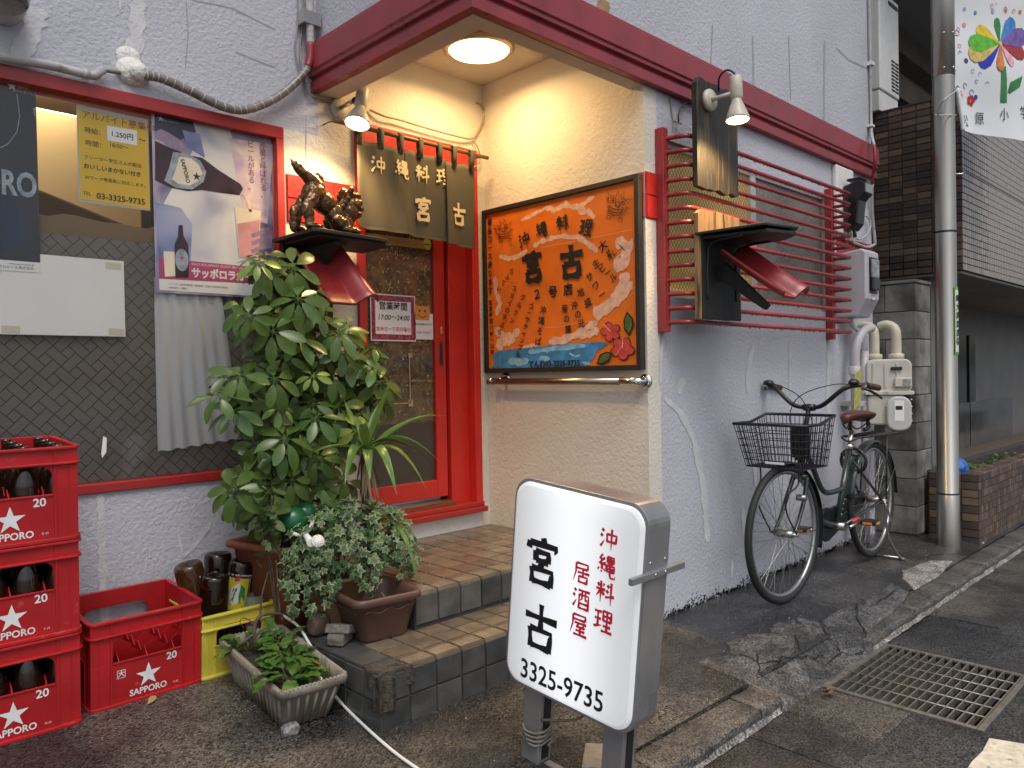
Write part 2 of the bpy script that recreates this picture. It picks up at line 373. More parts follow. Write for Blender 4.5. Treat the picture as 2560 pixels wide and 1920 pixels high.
m_patchlight = mix_mat('pale_mortar', ((.10, .097, .09), (.22, .21, .20)), (9, 160), (.4, .7), (.5, .004))

road = MB()
N = 60
xs = sorted([-200, -60, -20, -6]+[-3+i*.5 for i in range(27)]+[14, 30, 80, 300, 2.975, 3.585])
ys = [-200, -60, -20, -8, -4, -2, -1, 0, .6, .785, 1.0, 1.302, 1.6]
road.add([(x, y, ROAD) for y in ys for x in xs], [(j*len(xs)+i, j*len(xs)+i+1, (j+1)*len(xs)+i+1, (j+1)*len(xs)+i) for j in range(len(ys)-1) for i in range(len(xs)-1) if not (2.97 < xs[i] < 3.58 and .78 < ys[j] < 1.3)])
struct(road.build('road', m_asph))
gr = MB().box((-300, 1.6, -.6), (300, 300, -.32)); struct(gr.build('ground', m_conc))
# pavement: falls to the kerb, exposed aggregate in front of the shop, dark mortar beside the wall with the bicycle
def pave(name, x0, x1, m, dz=0, ys=(1.462, 1.55, 1.7, 1.9, 2.07, 2.3, 2.6, 2.9, 3.2, 3.3)):
    xs = [x0+(x1-x0)*i/24 for i in range(25)]; b = MB()
    vs = [(x, y, gz(y)+dz) for y in ys for x in xs]; n = len(xs)
    b.add(vs, [(j*n+i, j*n+i+1, (j+1)*n+i+1, (j+1)*n+i) for j in range(len(ys)-1) for i in range(n-1)], True)
    b.add([(x0, ys[0], gz(ys[0])+dz), (x1, ys[0], gz(ys[0])+dz), (x1, ys[0], -.4), (x0, ys[0], -.4)], [(0, 1, 2, 3)])
    return struct(b.build(name, m))
pave('pavement', -4, 2.92, m_agg)
pave('pavement', 2.92, 5.62, m_conc)
pave('pavement', 5.62, 16, m_conc, ys=(1.462, 1.55, 1.7, 2.07, 2.8, 4, 6))
# kerb stones, one by one; the kerb is broken away at the drain
kerb = struct(thing('kerb', 'low worn concrete kerb along the lane, broken at the drain', 'kerb')); del kerb['category']
def kerb_stone(x0, x1, dz=0, tilt=0):
    b = MB(); n = 6; pr = [(1.33, -.13), (1.33, -.066), (1.337, -.054), (1.35, -.05), (1.458, -.044), (1.458, -.13)]
    L_ = x1-x0-.006
    vs = []
    for i in range(n+1):
        t = i/n
        for j, (y, z) in enumerate(pr):
            w = .004 if 0 < j < 5 else 0
            vs.append((L_*t, y+random.uniform(-w, w)*.7-1.39, z+random.uniform(-w, w)))
    k = len(pr); fs = [(i*k+j, i*k+j+1, (i+1)*k+j+1, (i+1)*k+j) for i in range(n) for j in range(k-1)]
    fs = [f[::-1] for f in fs]
    fs += [tuple(range(k)), tuple(range(n*k, n*k+k))[::-1]]
    b.add(vs, fs); b.build('kerb_stone', m_kerb, kerb, .004, loc=(x0, 1.39, dz), rot=(0, tilt, 0))
x = -3.5
while x < 2.6: kerb_stone(x, min(x+.6, 2.66)); x += .6
x = 3.45
while x < 12: kerb_stone(x, x+.6); x += .6
# gutter slabs between kerb and asphalt
gut = struct(thing('gutter', 'wet concrete gutter slabs along the kerb', 'gutter')); del gut['category']
def slab(x0, x1, y0, y1): MB().box((x0+.003, y0, ROAD-.05), (x1-.003, y1, ROAD+.005)).build('gutter_slab', m_gutter, gut, .003)
for i in range(-6, 16):
    a, b_ = -.02+.6*i, -.02+.6*(i+1)
    if b_ < 2.93 or a > 3.6: slab(a, b_, 1.01, 1.327)
slab(2.38, 2.94, .99, 1.327)
# pale mortar line where kerb meets gutter
b = MB()
for x0, x1 in ((-3, 2.62), (3.46, 12)):
    n = int((x1-x0)/.07); vs = []
    for i in range(n+1):
        xx = x0+(x1-x0)*i/n; vs += [(xx, 1.331, ROAD+.022+random.uniform(-.006, .006)), (xx, 1.318+random.uniform(-.006, .003), ROAD+.0065)]
    b.add(vs, [(2*i, 2*i+1, 2*i+3, 2*i+2) for i in range(n)])
b.build('mortar_line', m_patchlight, kerb)
# broken mortar ramp at the drain: lumps that step down from the pavement
def lump(parent, name, outline, z0f, h, m, inset=.012):
    """irregular slab: outline (x, y), top follows z0f"""
    P = []
    for i in range(len(outline)):
        a = Vector(outline[i]); c = Vector(outline[(i+1) % len(outline)])
        for k in range(4):
            q = a.lerp(c, k/4); P.append((q.x+random.uniform(-.012, .012), q.y+random.uniform(-.012, .012)))
    cx = sum(p[0] for p in P)/len(P); cy = sum(p[1] for p in P)/len(P); b = MB(); n = len(P)
    lay = [(1.0, -.05), (1.0, h*.45), (.965, h*.9), (.7, h*1.0), (.35, h*1.03)]
    vs = []
    for s_, dz in lay:
        for (px, py) in P:
            xx = cx+(px-cx)*s_; yy = cy+(py-cy)*s_; vs.append((xx, yy, z0f(xx, yy)+dz+random.uniform(-.003, .003)*(dz > 0)))
    vs.append((cx, cy, z0f(cx, cy)+h))
    fs = [(j*n+i, j*n+(i+1) % n, (j+1)*n+(i+1) % n, (j+1)*n+i) for j in range(len(lay)-1) for i in range(n)]
    e = len(vs)-1; fs += [((len(lay)-1)*n+i, (len(lay)-1)*n+(i+1) % n, e) for i in range(n)]
    b.add(vs, fs); return b.build(name, m, parent)
ramp = struct(thing('mortar_ramp', 'cracked grey mortar patch where the kerb dips at the drain', 'patch')); del ramp['category']
def zr(x, y): return gz(y) if y > 1.47 else -.045+(y-1.47)*.38
def P2(px, py, z=0):
    p = on(px, py, 'Z', z); return (p.x, p.y)
def zramp(x, y):
    e = min(1, max(0, (x-2.62)/.16))*min(1, max(0, (3.50-x)/.16)); nz = noise.fractal(Vector((x*7, y*9, 1.3)), 1, 2, 4)
    t = min(1, max(0, (y-1.31)/.24)); t = t*t*(3-2*t); lo = ROAD+.008+.052*(1-e)
    return lo+(gz(1.55)+.004-lo)*t+.005*nz if y < 1.55 else gz(y)+.004+.005*nz-.05*max(0, y-1.58+.05*noise.noise(Vector((x*5, 2, 0))))
b = MB(); nx_, ny_ = 90, 40; GXa, GXb, GYa, GYb = 2.635, 3.475, 1.312, 1.68
b.add([(GXa+(GXb-GXa)*i/nx_, GYa+(GYb-GYa)*j/ny_, (zramp(GXa+(GXb-GXa)*i/nx_, GYa+(GYb-GYa)*j/ny_) if j > 0 and 0 < i < nx_ else ROAD-.02)) for j in range(ny_+1) for i in range(nx_+1)], [(j*(nx_+1)+i, j*(nx_+1)+i+1, (j+1)*(nx_+1)+i+1, (j+1)*(nx_+1)+i) for j in range(ny_) for i in range(nx_)], True)
b.build('mortar_slope', m_patch, ramp)
def patch(outline, m, th):
    """thin feathered skim of mortar following the slope"""
    P = []
    for i in range(len(outline)):
        a = Vector(outline[i]); c = Vector(outline[(i+1) % len(outline)])
        for k in range(6): q = a.lerp(c, k/6); P.append(Vector((q.x+.010*noise.noise(Vector((q.x*22, q.y*22, 0))), q.y+.010*noise.noise(Vector((q.x*22, q.y*22, 5))))))
    cx = sum(p.x for p in P)/len(P); cy = sum(p.y for p in P)/len(P); n = len(P); vs = []; S_ = (1.0, .93, .8, .6, .35, .1)
    for k, s_ in enumerate(S_):
        for p in P:
            xx, yy = cx+(p.x-cx)*s_, cy+(p.y-cy)*s_; vs.append((xx, yy, (zramp(xx, yy) if 2.63 < xx < 3.48 and yy < 1.6 else gz(yy))+(-.004 if k == 0 else th*(1+.4*noise.noise(Vector((xx*12, yy*12, 0)))))))
    b = MB(); b.add(vs, [(k*n+i, k*n+(i+1) % n, (k+1)*n+(i+1) % n, (k+1)*n+i) for k in range(len(S_)-1) for i in range(n)]+[tuple((len(S_)-1)*n+i for i in range(n))], True); return b.build('mortar_skim', m, ramp)
patch([P2(*q, -.02) for q in ((1815, 1612), (1870, 1590), (1965, 1580), (1985, 1612), (1950, 1650), (1880, 1672), (1845, 1655))], m_patch, .005)
patch([P2(*q, -.02) for q in ((2050, 1555), (2095, 1520), (2160, 1500), (2230, 1455), (2275, 1470), (2240, 1510), (2175, 1560), (2145, 1600), (2095, 1605))], m_patch, .007)
patch([P2(*q, -.02) for q in ((2255, 1425), (2330, 1398), (2385, 1396), (2345, 1432), (2285, 1465), (2255, 1445))], m_patchlight, .004)
# cracks: thin dark gaps lying on the mortar
m_crack = mat('crack_dark', (.006, .006, .006), rough=.9)
def crack(pts, w, z, m=m_crack, name='crack', parent=None):
    P = []
    for i in range(len(pts)-1):
        a, c = Vector(pts[i]), Vector(pts[i+1])
        for k in range(4): P.append(a.lerp(c, k/4)+Vector((random.uniform(-1, 1), random.uniform(-1, 1)))*w*1.3)
    P.append(Vector(pts[-1])); rb = ribbon([(p.x, p.y) for p in P], [w*random.uniform(.4, 1.3) for _ in P]); h = len(rb)//2
    b = MB()
    for i in range(h-1): b.add([(q[0], q[1], z(q[0], q[1])) for q in (rb[i], rb[i+1], rb[-2-i], rb[-1-i])], [(0, 1, 2, 3)])
    return b.build(name, m, parent)
zc = lambda x, y: gz(y)+.003
crack([P2(*q) for q in ((2180, 1345), (2215, 1375), (2285, 1395), (2330, 1380), (2400, 1372))], .006, zc, parent=ramp)
crack([P2(*q, -.03) for q in ((2150, 1505), (2170, 1520), (2190, 1515), (2240, 1480))], .006, lambda x, y: gz(y)+.016, parent=ramp)
for cr_ in (((1850, 1650), (1900, 1672), (1960, 1650), (2010, 1640), (2060, 1625)), ((1985, 1600), (2000, 1630), (2060, 1640), (2110, 1612), (2160, 1608)), ((2050, 1560), (2065, 1590), (2100, 1612)), ((2140, 1520), (2150, 1560), (2165, 1590)), ((1890, 1650), (1900, 1690), (1935, 1700))):
    crack([P2(*q, -.04) for q in cr_], .006, lambda x, y: (zramp(x, y) if y < 1.6 else gz(y))+.0085, parent=ramp)
crack([(-3.5, 1.461), (2.62, 1.461)], .006, lambda x, y: gz(y)+.0022, parent=ramp)
# drain: pit, frame and grating bars one by one
dr = thing('drain_grate', 'rusty steel drain grating set in the gutter beside the kerb', 'drain grate', (3.27, 1.04, ROAD))
DX0, DX1, DY0, DY1 = -.295, .315, -.255, .262
m_gal = mat('galvanised_steel', (.26, .25, .22), rough=.4, metal=.6, var=(30, .25), dirt=((.16, .09, .04), 14, .60, .76))
m_pit = mat('drain_pit', (.008, .008, .009), rough=.6)
pit = MB(); pit.box((DX0, DY0, -.40), (DX1, DY1, -.39)); pit.box((DX0-.02, DY0-.02, -.40), (DX0, DY1+.02, -.001)); pit.box((DX1, DY0-.02, -.40), (DX1+.02, DY1+.02, -.001)); pit.box((DX0, DY0-.02, -.40), (DX1, DY0, -.001)); pit.box((DX0, DY1, -.40), (DX1, DY1+.02, -.001)); pit.build('pit', m_pit, dr)
for a, c in (((DX0-.022, DY0-.022, -.03), (DX1+.022, DY0-.001, .008)), ((DX0-.022, DY1+.001, -.03), (DX1+.022, DY1+.022, .008)), ((DX0-.022, DY0, -.03), (DX0-.001, DY1, .008)), ((DX1+.001, DY0, -.03), (DX1+.022, DY1, .008))): box('frame_bar', a, c, m_gal, dr, .002)
NB = 16
me1 = MB().box((DX0, -.0028, -.022), (DX1, .0028, .007)).mesh('bar', m_gal)
for i in range(0, NB+1): obj('bearing_bar', me1, dr, loc=(0, DY0+.004+(DY1-DY0-.008)*i/NB, 0))
me2 = MB().tube([(0, DY0, .004), (0, DY1, .004)], .0042, 6).mesh('rod', m_gal)
for i in range(1, 6): obj('cross_rod', me2, dr, loc=(DX0+(DX1-DX0)*i/6, 0, 0))
# painted white line on the asphalt
wl = MB(); pts = [(2.62, .728), (2.70, .733), (2.80, .728), (2.915, .737), (2.95, .64), (3.0, .50), (2.97, .2), (2.72, .1), (2.6, .3), (2.59, .6)]
wl.add([(x_, y_, ROAD+.004) for x_, y_ in pts], [tuple(range(len(pts)))[::-1]])
m_line = mat('worn_road_paint', (.60, .57, .48), rough=.6, var=(40, .2), dirt=((.15, .14, .13), 30, .62, .75), bump=(160, .5, .003))
lo = wl.build('road_marking', m_line); lo['kind'] = 'structure'
# ================================================================ the restaurant
rest = thing('restaurant_building', 'corner restaurant with lavender stucco walls, maroon fascia band and recessed porch', 'building')
def wbox(name, a, b, m, **kw): return box(name, a, b, m, rest, **kw)
WX0, WX1, WZ0, WZ1 = -1.2, 1.682, .727, 2.243         # big left window
DX_0, DX_1, DZ0, DZ1 = 2.05, 2.815, .404, 2.352         # door frame
GX0, GX1, GZ0, GZ1 = 3.055, 4.81, 1.49, 2.222           # window behind the grille
wbox('wall', (-3, YW, -.35), (WX1, YW+.16, WZ0), m_lav)
wbox('wall', (-3, YW, WZ0), (WX0, YW+.16, WZ1), m_lav)
wbox('wall', (-3, YW, WZ1), (1.86, YW+.16, 4.6), m_lav)
wbox('wall', (WX1, YW, -.35), (DX_0, YW+.16, WZ1), m_cream)
wbox('wall', (1.86, YW, WZ1), (DX_0, YW+.16, 2.74), m_cream)
wbox('wall', (DX_0, YW, DZ1), (XS, YW+.16, 2.74), m_cream)
wbox('wall', (DX_0, YW, -.35), (DX_1, YW+.16, DZ0), m_white_stuc)
wbox('wall', (DX_1, YW, -.35), (XS, YW+.16, DZ1), m_cream)
wbox('wall', (XS, YR, -.35), (2.978, YW+.3, 2.74), m_cream)
wbox('wall', (2.978, YR, -.35), (5.5, YR+.16, GZ0), m_lav)
wbox('wall', (2.978, YR, GZ0), (GX0, YR+.16, GZ1), m_lav)
wbox('wall', (GX1, YR, GZ0), (5.5, YR+.16, GZ1), m_lav)
wbox('wall', (2.978, YR, GZ1), (5.5, YR+.16, 2.74), m_lav)
wbox('wall', (5.34, YR+.16, -.35), (5.5, 7, 2.74), m_lav)
wbox('upper_wall', (1.861, YR+.1, 2.742), (5.499, YW+3, 4.6), m_lav)
wbox('upper_wall', (1.857, YR-.003, 2.60), (5.501, YR+.099, 4.6), m_lav)
wbox('upper_wall', (1.858, YR+.1, 2.60), (1.8605, YW-.001, 4.6), m_lav)
# porch ceiling and the two beams that carry the upper wall
wbox('porch_ceiling', (1.96, 2.145, 2.722), (XS, YW, 2.739), m_ceil)
wbox('beam', (1.862, 2.145, 2.43), (1.96, YW, 2.739), m_ceil)
wbox('beam', (1.862, YR+.001, 2.43), (XS, 2.145, 2.739), m_ceil)
# fascia band: stepped moulding with a mitred corner
PR = [(0, 2.432), (.036, 2.432), (.036, 2.478), (.026, 2.482), (.026, 2.492), (.045, 2.498), (.045, 2.515), (.053, 2.52), (.053, 2.627), (.040, 2.632), (.040, 2.648), (0, 2.655)]
def fascia(pathf, ext):
    b = MB(); n = len(PR); vs = []
    st = pathf
    for p in st:
        for d, z in PR: vs.append((p[0]-d*p[2], p[1]-d*p[3], z))
    b.add(vs, [(j*n+i, (j+1)*n+i, (j+1)*n+i+1, j*n+i+1) for j in range(len(st)-1) for i in range(n-1)])
    b.add([vs[-n+i] for i in range(n)], [tuple(range(n))[::-1]])
    return b.build('fascia', m_fascia, rest, .0025)
fascia([(1.86, YW, 1, 0), (1.86, YR, 1, 1)], 0)
fascia([(1.86, YR, 1, 1), (3.7, YR, 0, 1), (5.505, YR, 0, 1)], 0)
# glazed red tile course, tile by tile
m_redtile = mat('red_glazed_tile', (.42, .022, .018), rough=.3, rvar=.1, var=(8, .15), bump=(40, .12, .003))
def tiles(o, du, dv, nrm, nu, nv, w, h, gap, m, name='tile', parent=rest, th=.008, base=None):
    """grid of separate tiles: o corner, du/dv unit vectors, nrm outward"""
    o = Vector(o); du = Vector(du); dv = Vector(dv); nrm = Vector(nrm)
    b = MB(); q = .0018
    # pillow-edged tile in local frame (u, v, n)
    b.add([(0, 0, 0), (w-gap, 0, 0), (w-gap, h-gap, 0), (0, h-gap, 0), (q, q, th), (w-gap-q, q, th), (w-gap-q, h-gap-q, th), (q, h-gap-q, th)],
          [(4, 5, 6, 7), (0, 1, 5, 4), (1, 2, 6, 5), (2, 3, 7, 6), (3, 0, 4, 7)])
    mes = [b.mesh(name, mm) for mm in (m if isinstance(m, list) else [m])]
    out = []
    for i in range(nu):
        for j in range(nv):
            oo = obj(name, random.choice(mes), parent)
            p = o+du*(i*w+gap/2)+dv*(j*h+gap/2)
            tl = random.uniform(-.004, .004)
            M = Matrix.Identity(4)
            for k in range(3): M[k][0] = du[k]; M[k][1] = dv[k]; M[k][2] = nrm[k]
            M.translation = p
            oo.matrix_local = M @ Matrix.Rotation(tl, 4, 'X') @ Matrix.Rotation(tl*.7, 4, 'Y'); out.append(oo)
    return out
z0b, z1b = 1.835, 2.045
tiles((WX1+.012, YW, z0b), (1, 0, 0), (0, 0, 1), (0, -1, 0), 3, 2, .117, .105, .005, m_redtile)
wbox('tile_bed', (WX1+.01, YW-.003, z0b), (DX_0-.003, YW-.0005, z1b), m_red)
tiles((XS+.003, YR, z0b), (1, 0, 0), (0, 0, 1), (0, -1, 0), 1, 2, .094, .105, .005, m_redtile)
wbox('tile_bed', (XS+.001, YR-.004, z0b), (2.975, YR-.0005, z1b), m_red)
tiles((XS, YW-.004, z0b), (0, -1, 0), (0, 0, 1), (-1, 0, 0), 1, 2, .1, .105, .005, m_redtile)
tiles((XS, YR+.1, z0b), (0, -1, 0), (0, 0, 1), (-1, 0, 0), 1, 2, .1, .105, .005, m_redtile)
tiles((4.92, YR, z0b-.06), (1, 0, 0), (0, 0, 1), (0, -1, 0), 5, 2, .115, .105, .005, m_redtile)
# repair streaks: raised off-white filler brushed along cracks
m_fill = mat('filler_white', (.57, .575, .59), rough=.6, var=(14, .12), bump=(90, .5, .006))
m_fillb = mat('filler_pale_blue', (.53, .54, .58), rough=.6, var=(14, .12), bump=(90, .5, .006))
def streak(pts, w, plane, m=m_fill, th=.0022):
    P = []
    for i in range(len(pts)-1):
        a = Vector(pts[i]); c = Vector(pts[i+1])
        n = max(3, int((c-a).length/12))
        for k in range(n): P.append(a.lerp(c, k/n))
    P.append(Vector(pts[-1]))
    ws = [w*random.uniform(.65, 1.25) for _ in P]; ws[0] *= .5; ws[-1] *= .4
    rb = ribbon([(p.x, p.y) for p in P], ws); h = len(rb)//2; b = MB()
    W3 = [on(q[0], q[1], *plane) for q in rb]
    off = Vector((0, -th, 0)) if plane[0] == 'Y' else Vector((-th, 0, 0))
    for i in range(h-1): b.add([W3[i]+off, W3[i+1]+off, W3[-2-i]+off, W3[-1-i]+off], [(0, 1, 2, 3)])
    return b.build('repair_streak', m, rest)
WP, RP = ('Y', YW), ('Y', YR)
streak([(345, 0), (340, 90), (330, 150), (320, 200)], 42, WP)
streak([(95, 20), (75, 90), (40, 150)], 60, WP, m_fillb)
streak([(300, 0), (300, 25)], 6, WP)
streak([(250, 1236), (253, 1300), (255, 1380), (257, 1470), (262, 1560)], 22, WP)
streak([(527, 1305), (490, 1360), (455, 1395)], 12, WP); streak([(443, 1325), (457, 1392)], 5, WP)
streak([(1660, 995), (1700, 1030), (1735, 1100), (1760, 1230), (1768, 1355)], 15, RP); streak([(1707, 945), (1695, 985)], 18, RP)
streak([(1880, 860), (1872, 920), (1870, 985)], 13, RP, m_fillb); streak([(1975, 855), (1975, 985)], 8, RP, m_fillb)
streak([(2075, 840), (2072, 920), (2068, 1000), (2076, 1050)], 11, RP); streak([(1885, 1120), (1888, 1215)], 9, RP, m_fillb)
streak([(1857, 1265), (1860, 1345)], 10, RP, m_fillb); streak([(1830, 1400), (1828, 1445)], 8, RP)
streak([(1655, 735), (1668, 800), (1652, 880), (1650, 960)], 9, RP)
# thin grey cracks in the stucco
m_wcrack = mat('stucco_crack', (.34, .335, .37), rough=.8)
for pts, pl, w in (([(465, 0), (470, 90), (463, 170)], WP, 3), ([(480, 0), (580, 20), (690, 75)], WP, 3), ([(588, 130), (690, 170)], WP, 3),
                   ([(1780, 60), (1770, 260)], RP, 4), ([(1880, 90), (1885, 330)], RP, 4), ([(2060, 100), (2058, 320)], RP, 5), ([(2090, 120), (2120, 150), (2175, 175)], RP, 4), ([(1970, 90), (1975, 250)], RP, 3),
                   ([(765, 290), (764, 420)], WP, 2.5)):
    streak(pts, w, pl, m_wcrack, .0045 if pl is RP else .0012)
streak([(1500, 0), (1512, 38)], 30, RP, mat('rust_stain', (.34, .22, .12), rough=.7, var=(20, .3)), .0045)
# damp dark edge at the foot of the street wall: moss and dirt clots
b = MB(); m_moss = mat('wall_foot_dirt', (.025, .026, .022), rough=.9, var=(40, .4))
for i in range(1500):
    xx = random.uniform(2.95, 5.4); zz = gz(YR)+abs(random.gauss(0, .020))*(.4+1.2*abs(math.sin(xx*5.3)*math.sin(xx*13.1))); r = random.uniform(.002, .008)*(1-min(.8, zz*8))
    b.add([(xx+r*random.uniform(.6, 1.2)*math.cos(t), YR-.0016, zz+r*random.uniform(.6, 1.2)*math.sin(t)) for t in [k*math.pi/3 for k in range(6)]], [(0, 1, 2, 3, 4, 5)])
o = b.build('foot_dirt', m_moss, rest); o['kind'] = 'stuff'

# ---------------------------------------------------------------- left window
win = obj('window', None, rest) if False else None
wf = MB()
T = .036
wf.box((WX0, YW-.012, WZ1-.052), (WX1, YW+.09, WZ1)); wf.box((WX0, YW-.014, WZ0), (WX1, YW+.09, WZ0+.034))
wf.box((WX1-T, YW-.012, WZ0+.034), (WX1, YW+.09, WZ1-.052)); wf.box((WX0, YW-.012, WZ0+.034), (WX0+T, YW+.09, WZ1-.052))
wframe = wf.build('window_frame', m_red, rest, .003)
gl = box('pane', (WX0+T, YW+.022, WZ0+.03), (WX1-T, YW+.026, WZ1-.05), m_glass, wframe)
# patterned film on the lower panes: pinwheel of blocks turned 45 degrees
m_film = sheer('film_block', (.235, .225, .21), .40, (.85, .78, .66))
m_filmline = sheer('film_line', (.06, .052, .045), .15, (.5, .4, .3))
FT = 1.70
film = MB(); u = .0355; ca = math.cos(R_(45)); gp = .0016
def inside(x, z): return WX0+.2 < x < WX1-T-.002 and WZ0+.034 < z < FT
polys = []
def rot45(a, b_): return (ca*a-ca*b_)*u+.4, (ca*a+ca*b_)*u+1.2
for i in range(-70, 70):
    for j in range(-70, 70):
        ox = 2*i+j; oy = -i+2*j
        for (x0, y0, x1, y1) in ((0, 0, 2, 1), (2, 0, 3, 2), (3, 0, 4, 1)):
            g = gp/u
            q = [rot45(ox+a, oy+c) for a, c in ((x0+g, y0+g), (x1-g, y0+g), (x1-g, y1-g), (x0+g, y1-g))]
            xs_ = [p[0] for p in q]; zs_ = [p[1] for p in q]
            if max(xs_) < -.3 or min(xs_) > WX1-T or max(zs_) < WZ0+.03 or min(zs_) > FT: continue
            # clip to the pane
            def clip(poly, f, cut):
                out = []
                for k in range(len(poly)):
                    a_, b2 = poly[k], poly[(k+1) % len(poly)]; fa, fb = f(a_), f(b2)
                    if fa >= 0: out.append(a_)
                    if fa*fb < 0:
                        t = fa/(fa-fb); out.append((a_[0]+(b2[0]-a_[0])*t, a_[1]+(b2[1]-a_[1])*t))
                return out
            for f in (lambda p: WX1-T-.001-p[0], lambda p: p[1]-WZ0-.035, lambda p: FT-.02*math.sin(p[0]*20)*0-p[1]):
                q = clip(q, f, 0)
                if len(q) < 3: break
            if len(q) >= 3: polys.append(q)
b = MB()
for q in polys: b.add([(a, YW+.050, c) for a, c in q], [tuple(range(len(q)))])
fp = b.build('film_print', m_film, wframe)
MB().add([(-.3, YW+.0505, WZ0+.03), (WX1-T, YW+.0505, WZ0+.03), (WX1-T, YW+.0505, FT), (-.3, YW+.0505, FT)], [(0, 1, 2, 3)]).build('film_backing', m_filmline, wframe)
# dirty torn edge strip above the film
b = MB(); n = 40; vs = []
for i in range(n+1):
    xx = -.3+(WX1-T+.3)*i/n; vs += [(xx, YW+.0495, FT-.015), (xx, YW+.0495, FT+.052+random.uniform(-.012, .01))]
b.add(vs, [(2*i, 2*i+2, 2*i+3, 2*i+1) for i in range(n)]); b.build('film_edge', sheer('film_edge_mat', (.19, .14, .085), .25, (.8, .6, .4)), wframe)
# room behind: warm lit kitchen seen through the clear strip
m_room = mat('kitchen_wall', (.36, .27, .15), rough=.45, var=(4, .15)); m_roomd = mat('kitchen_dark', (.06, .045, .03), rough=.5, var=(3, .2))
RX0, RX1 = -1.5, 1.85
rm = MB().box((RX0, 5.2, .2), (RX1, 5.25, 2.7)); rm.build('room_wall', m_room, rest)
MB().box((RX0, YW+.17, 2.66), (RX1, 5.2, 2.7)).build('room_ceiling', m_room, rest)
MB().box((RX0-.05, YW+.17, .2), (RX0, 5.2, 2.7)).build('room_wall', m_room, rest); MB().box((RX1, YW+.17, .2), (RX1+.03, 5.2, 2.7)).build('room_wall', m_roomd, rest)
MB().box((RX0, YW+.17, .15), (RX1, 5.2, .2)).build('room_floor', m_roomd, rest)
cnt = thing('kitchen_counter', 'dark kitchen counter inside behind the patterned window', 'counter', (0, 4.0, .2))
box('counter_top', (-1.3, -.5, 1.0), (1.8, .3, 1.05), m_roomd, cnt); box('counter_front', (-1.3, -.45, 0), (1.8, .25, 1.0), m_roomd, cnt)
hood = thing('range_hood', 'steel range hood with louvres inside the left window', 'range hood', (1.0, 4.55, 1.9))
hb = MB(); hb.prism([(-.5, .55), (.45, .55), (.45, .0), (-.5, .3)], -.35, .35, 'y'); hb.build('hood', mat('hood_steel', (.45, .38, .26), rough=.35, metal=.6), hood, .01)
for i in range(8): MB().box((-.45+.05*i, -.358, .33-.012*i), (-.42+.05*i, -.352, .47-.012*i)).build('louvre', m_dark, hood)
pic = thing('framed_picture', 'dim framed picture hanging inside below the yellow notice', 'picture', (1.42, 4.6, 1.62))
MB().box((-.22, 0, 0), (.22, .02, .36)).build('picture_frame', mat('gilt', (.35, .25, .08), rough=.4), pic)
MB().box((-.17, -.004, .03), (.17, -.001, .33)).build('picture_print', mat('picture_print', (.16, .10, .04), rough=.4, var=(14, .9), dirt=((.03, .06, .03), 12, .5, .6)), pic)
ld = bpy.data.lights.new('kitchen_lamp', 'AREA'); lo = bpy.data.objects.new('kitchen_lamp', ld); COL.objects.link(lo)
ld.shape = 'RECTANGLE'; ld.size = 1.2; ld.size_y = .3; ld.energy = 34; ld.color = (1, .74, .40); lo.location = (.6, 4.1, 2.62)
lt = thing('ceiling_light', 'warm strip light on the kitchen ceiling inside', 'lamp', (.6, 4.1, 2.63)); box('diffuser', (-.6, -.08, 0), (.6, .08, .028), emis('kitchen_glow', (1, .75, .42), 3.0), lt)
# white curtain gathered flat against the glass, the film pattern just showing through it
cur = MB(); n = 120; vs = []; rows = 14
for j in range(rows+1):
    f_ = j/rows; z = 1.55-.68*f_; x0c, x1c = 1.135-.0*f_, 1.40+.085*f_
    for i in range(n+1):
        t = i/n; xx = x0c+(x1c-x0c)*t; fold = math.sin(t*38+.7*math.sin(f_*3))+.5*math.sin(t*17+1+f_)
        vs.append((xx, YW+.0385+.0055*fold*(.5+.5*f_), z+(.03*(t-.4)+.003*math.sin(t*38))*f_**3))
cur.add(vs, [(j*(n+1)+i, j*(n+1)+i+1, (j+1)*(n+1)+i+1, (j+1)*(n+1)+i) for j in range(rows) for i in range(n)], True)
tag(cur.build('curtain', sheer('curtain_white', (.74, .75, .77), .36)), 'white curtain pressed behind the window glass below the beer poster', 'curtain')

# ---------------------------------------------------------------- window behind the grille
gf = MB(); a_ = YR+.02
gf.box((GX0, a_, GZ0), (GX1, a_+.05, GZ0+.04)); gf.box((GX0, a_, GZ1-.03), (GX1, a_+.05, GZ1)); gf.box((GX0, a_, GZ0+.04), (GX0+.03, a_+.05, GZ1-.03)); gf.box((GX1-.03, a_, GZ0+.04), (GX1, a_+.05, GZ1-.03))
gf.box((3.87, a_-.004, GZ0+.04), (3.925, a_+.046, GZ1-.03))
m_alu = mat('pale_aluminium', (.55, .53, .50), rough=.4, metal=.3, var=(5, .08))
gframe = gf.build('window_frame', m_alu, rest, .003)
# pebbled wired glass, room light put into the left pane's colour and glow
m_wired = mat('wired_glass_glow', (.50, .36, .13), rough=.3, emit=((1, .70, .22), .07), var=(3, .2), bump=(180, .35, .003)); m_ribbed = mat('ribbed_glass', (.20, .195, .18), rough=.14, var=(2.5, .35), bump=(120, .8, .006, 'smooth'), stretch=(1, 1, .45))
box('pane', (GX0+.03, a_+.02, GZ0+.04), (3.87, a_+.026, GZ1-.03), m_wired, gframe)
box('pane', (3.925, a_+.014, GZ0+.04), (GX1-.03, a_+.020, GZ1-.03), m_ribbed, gframe)
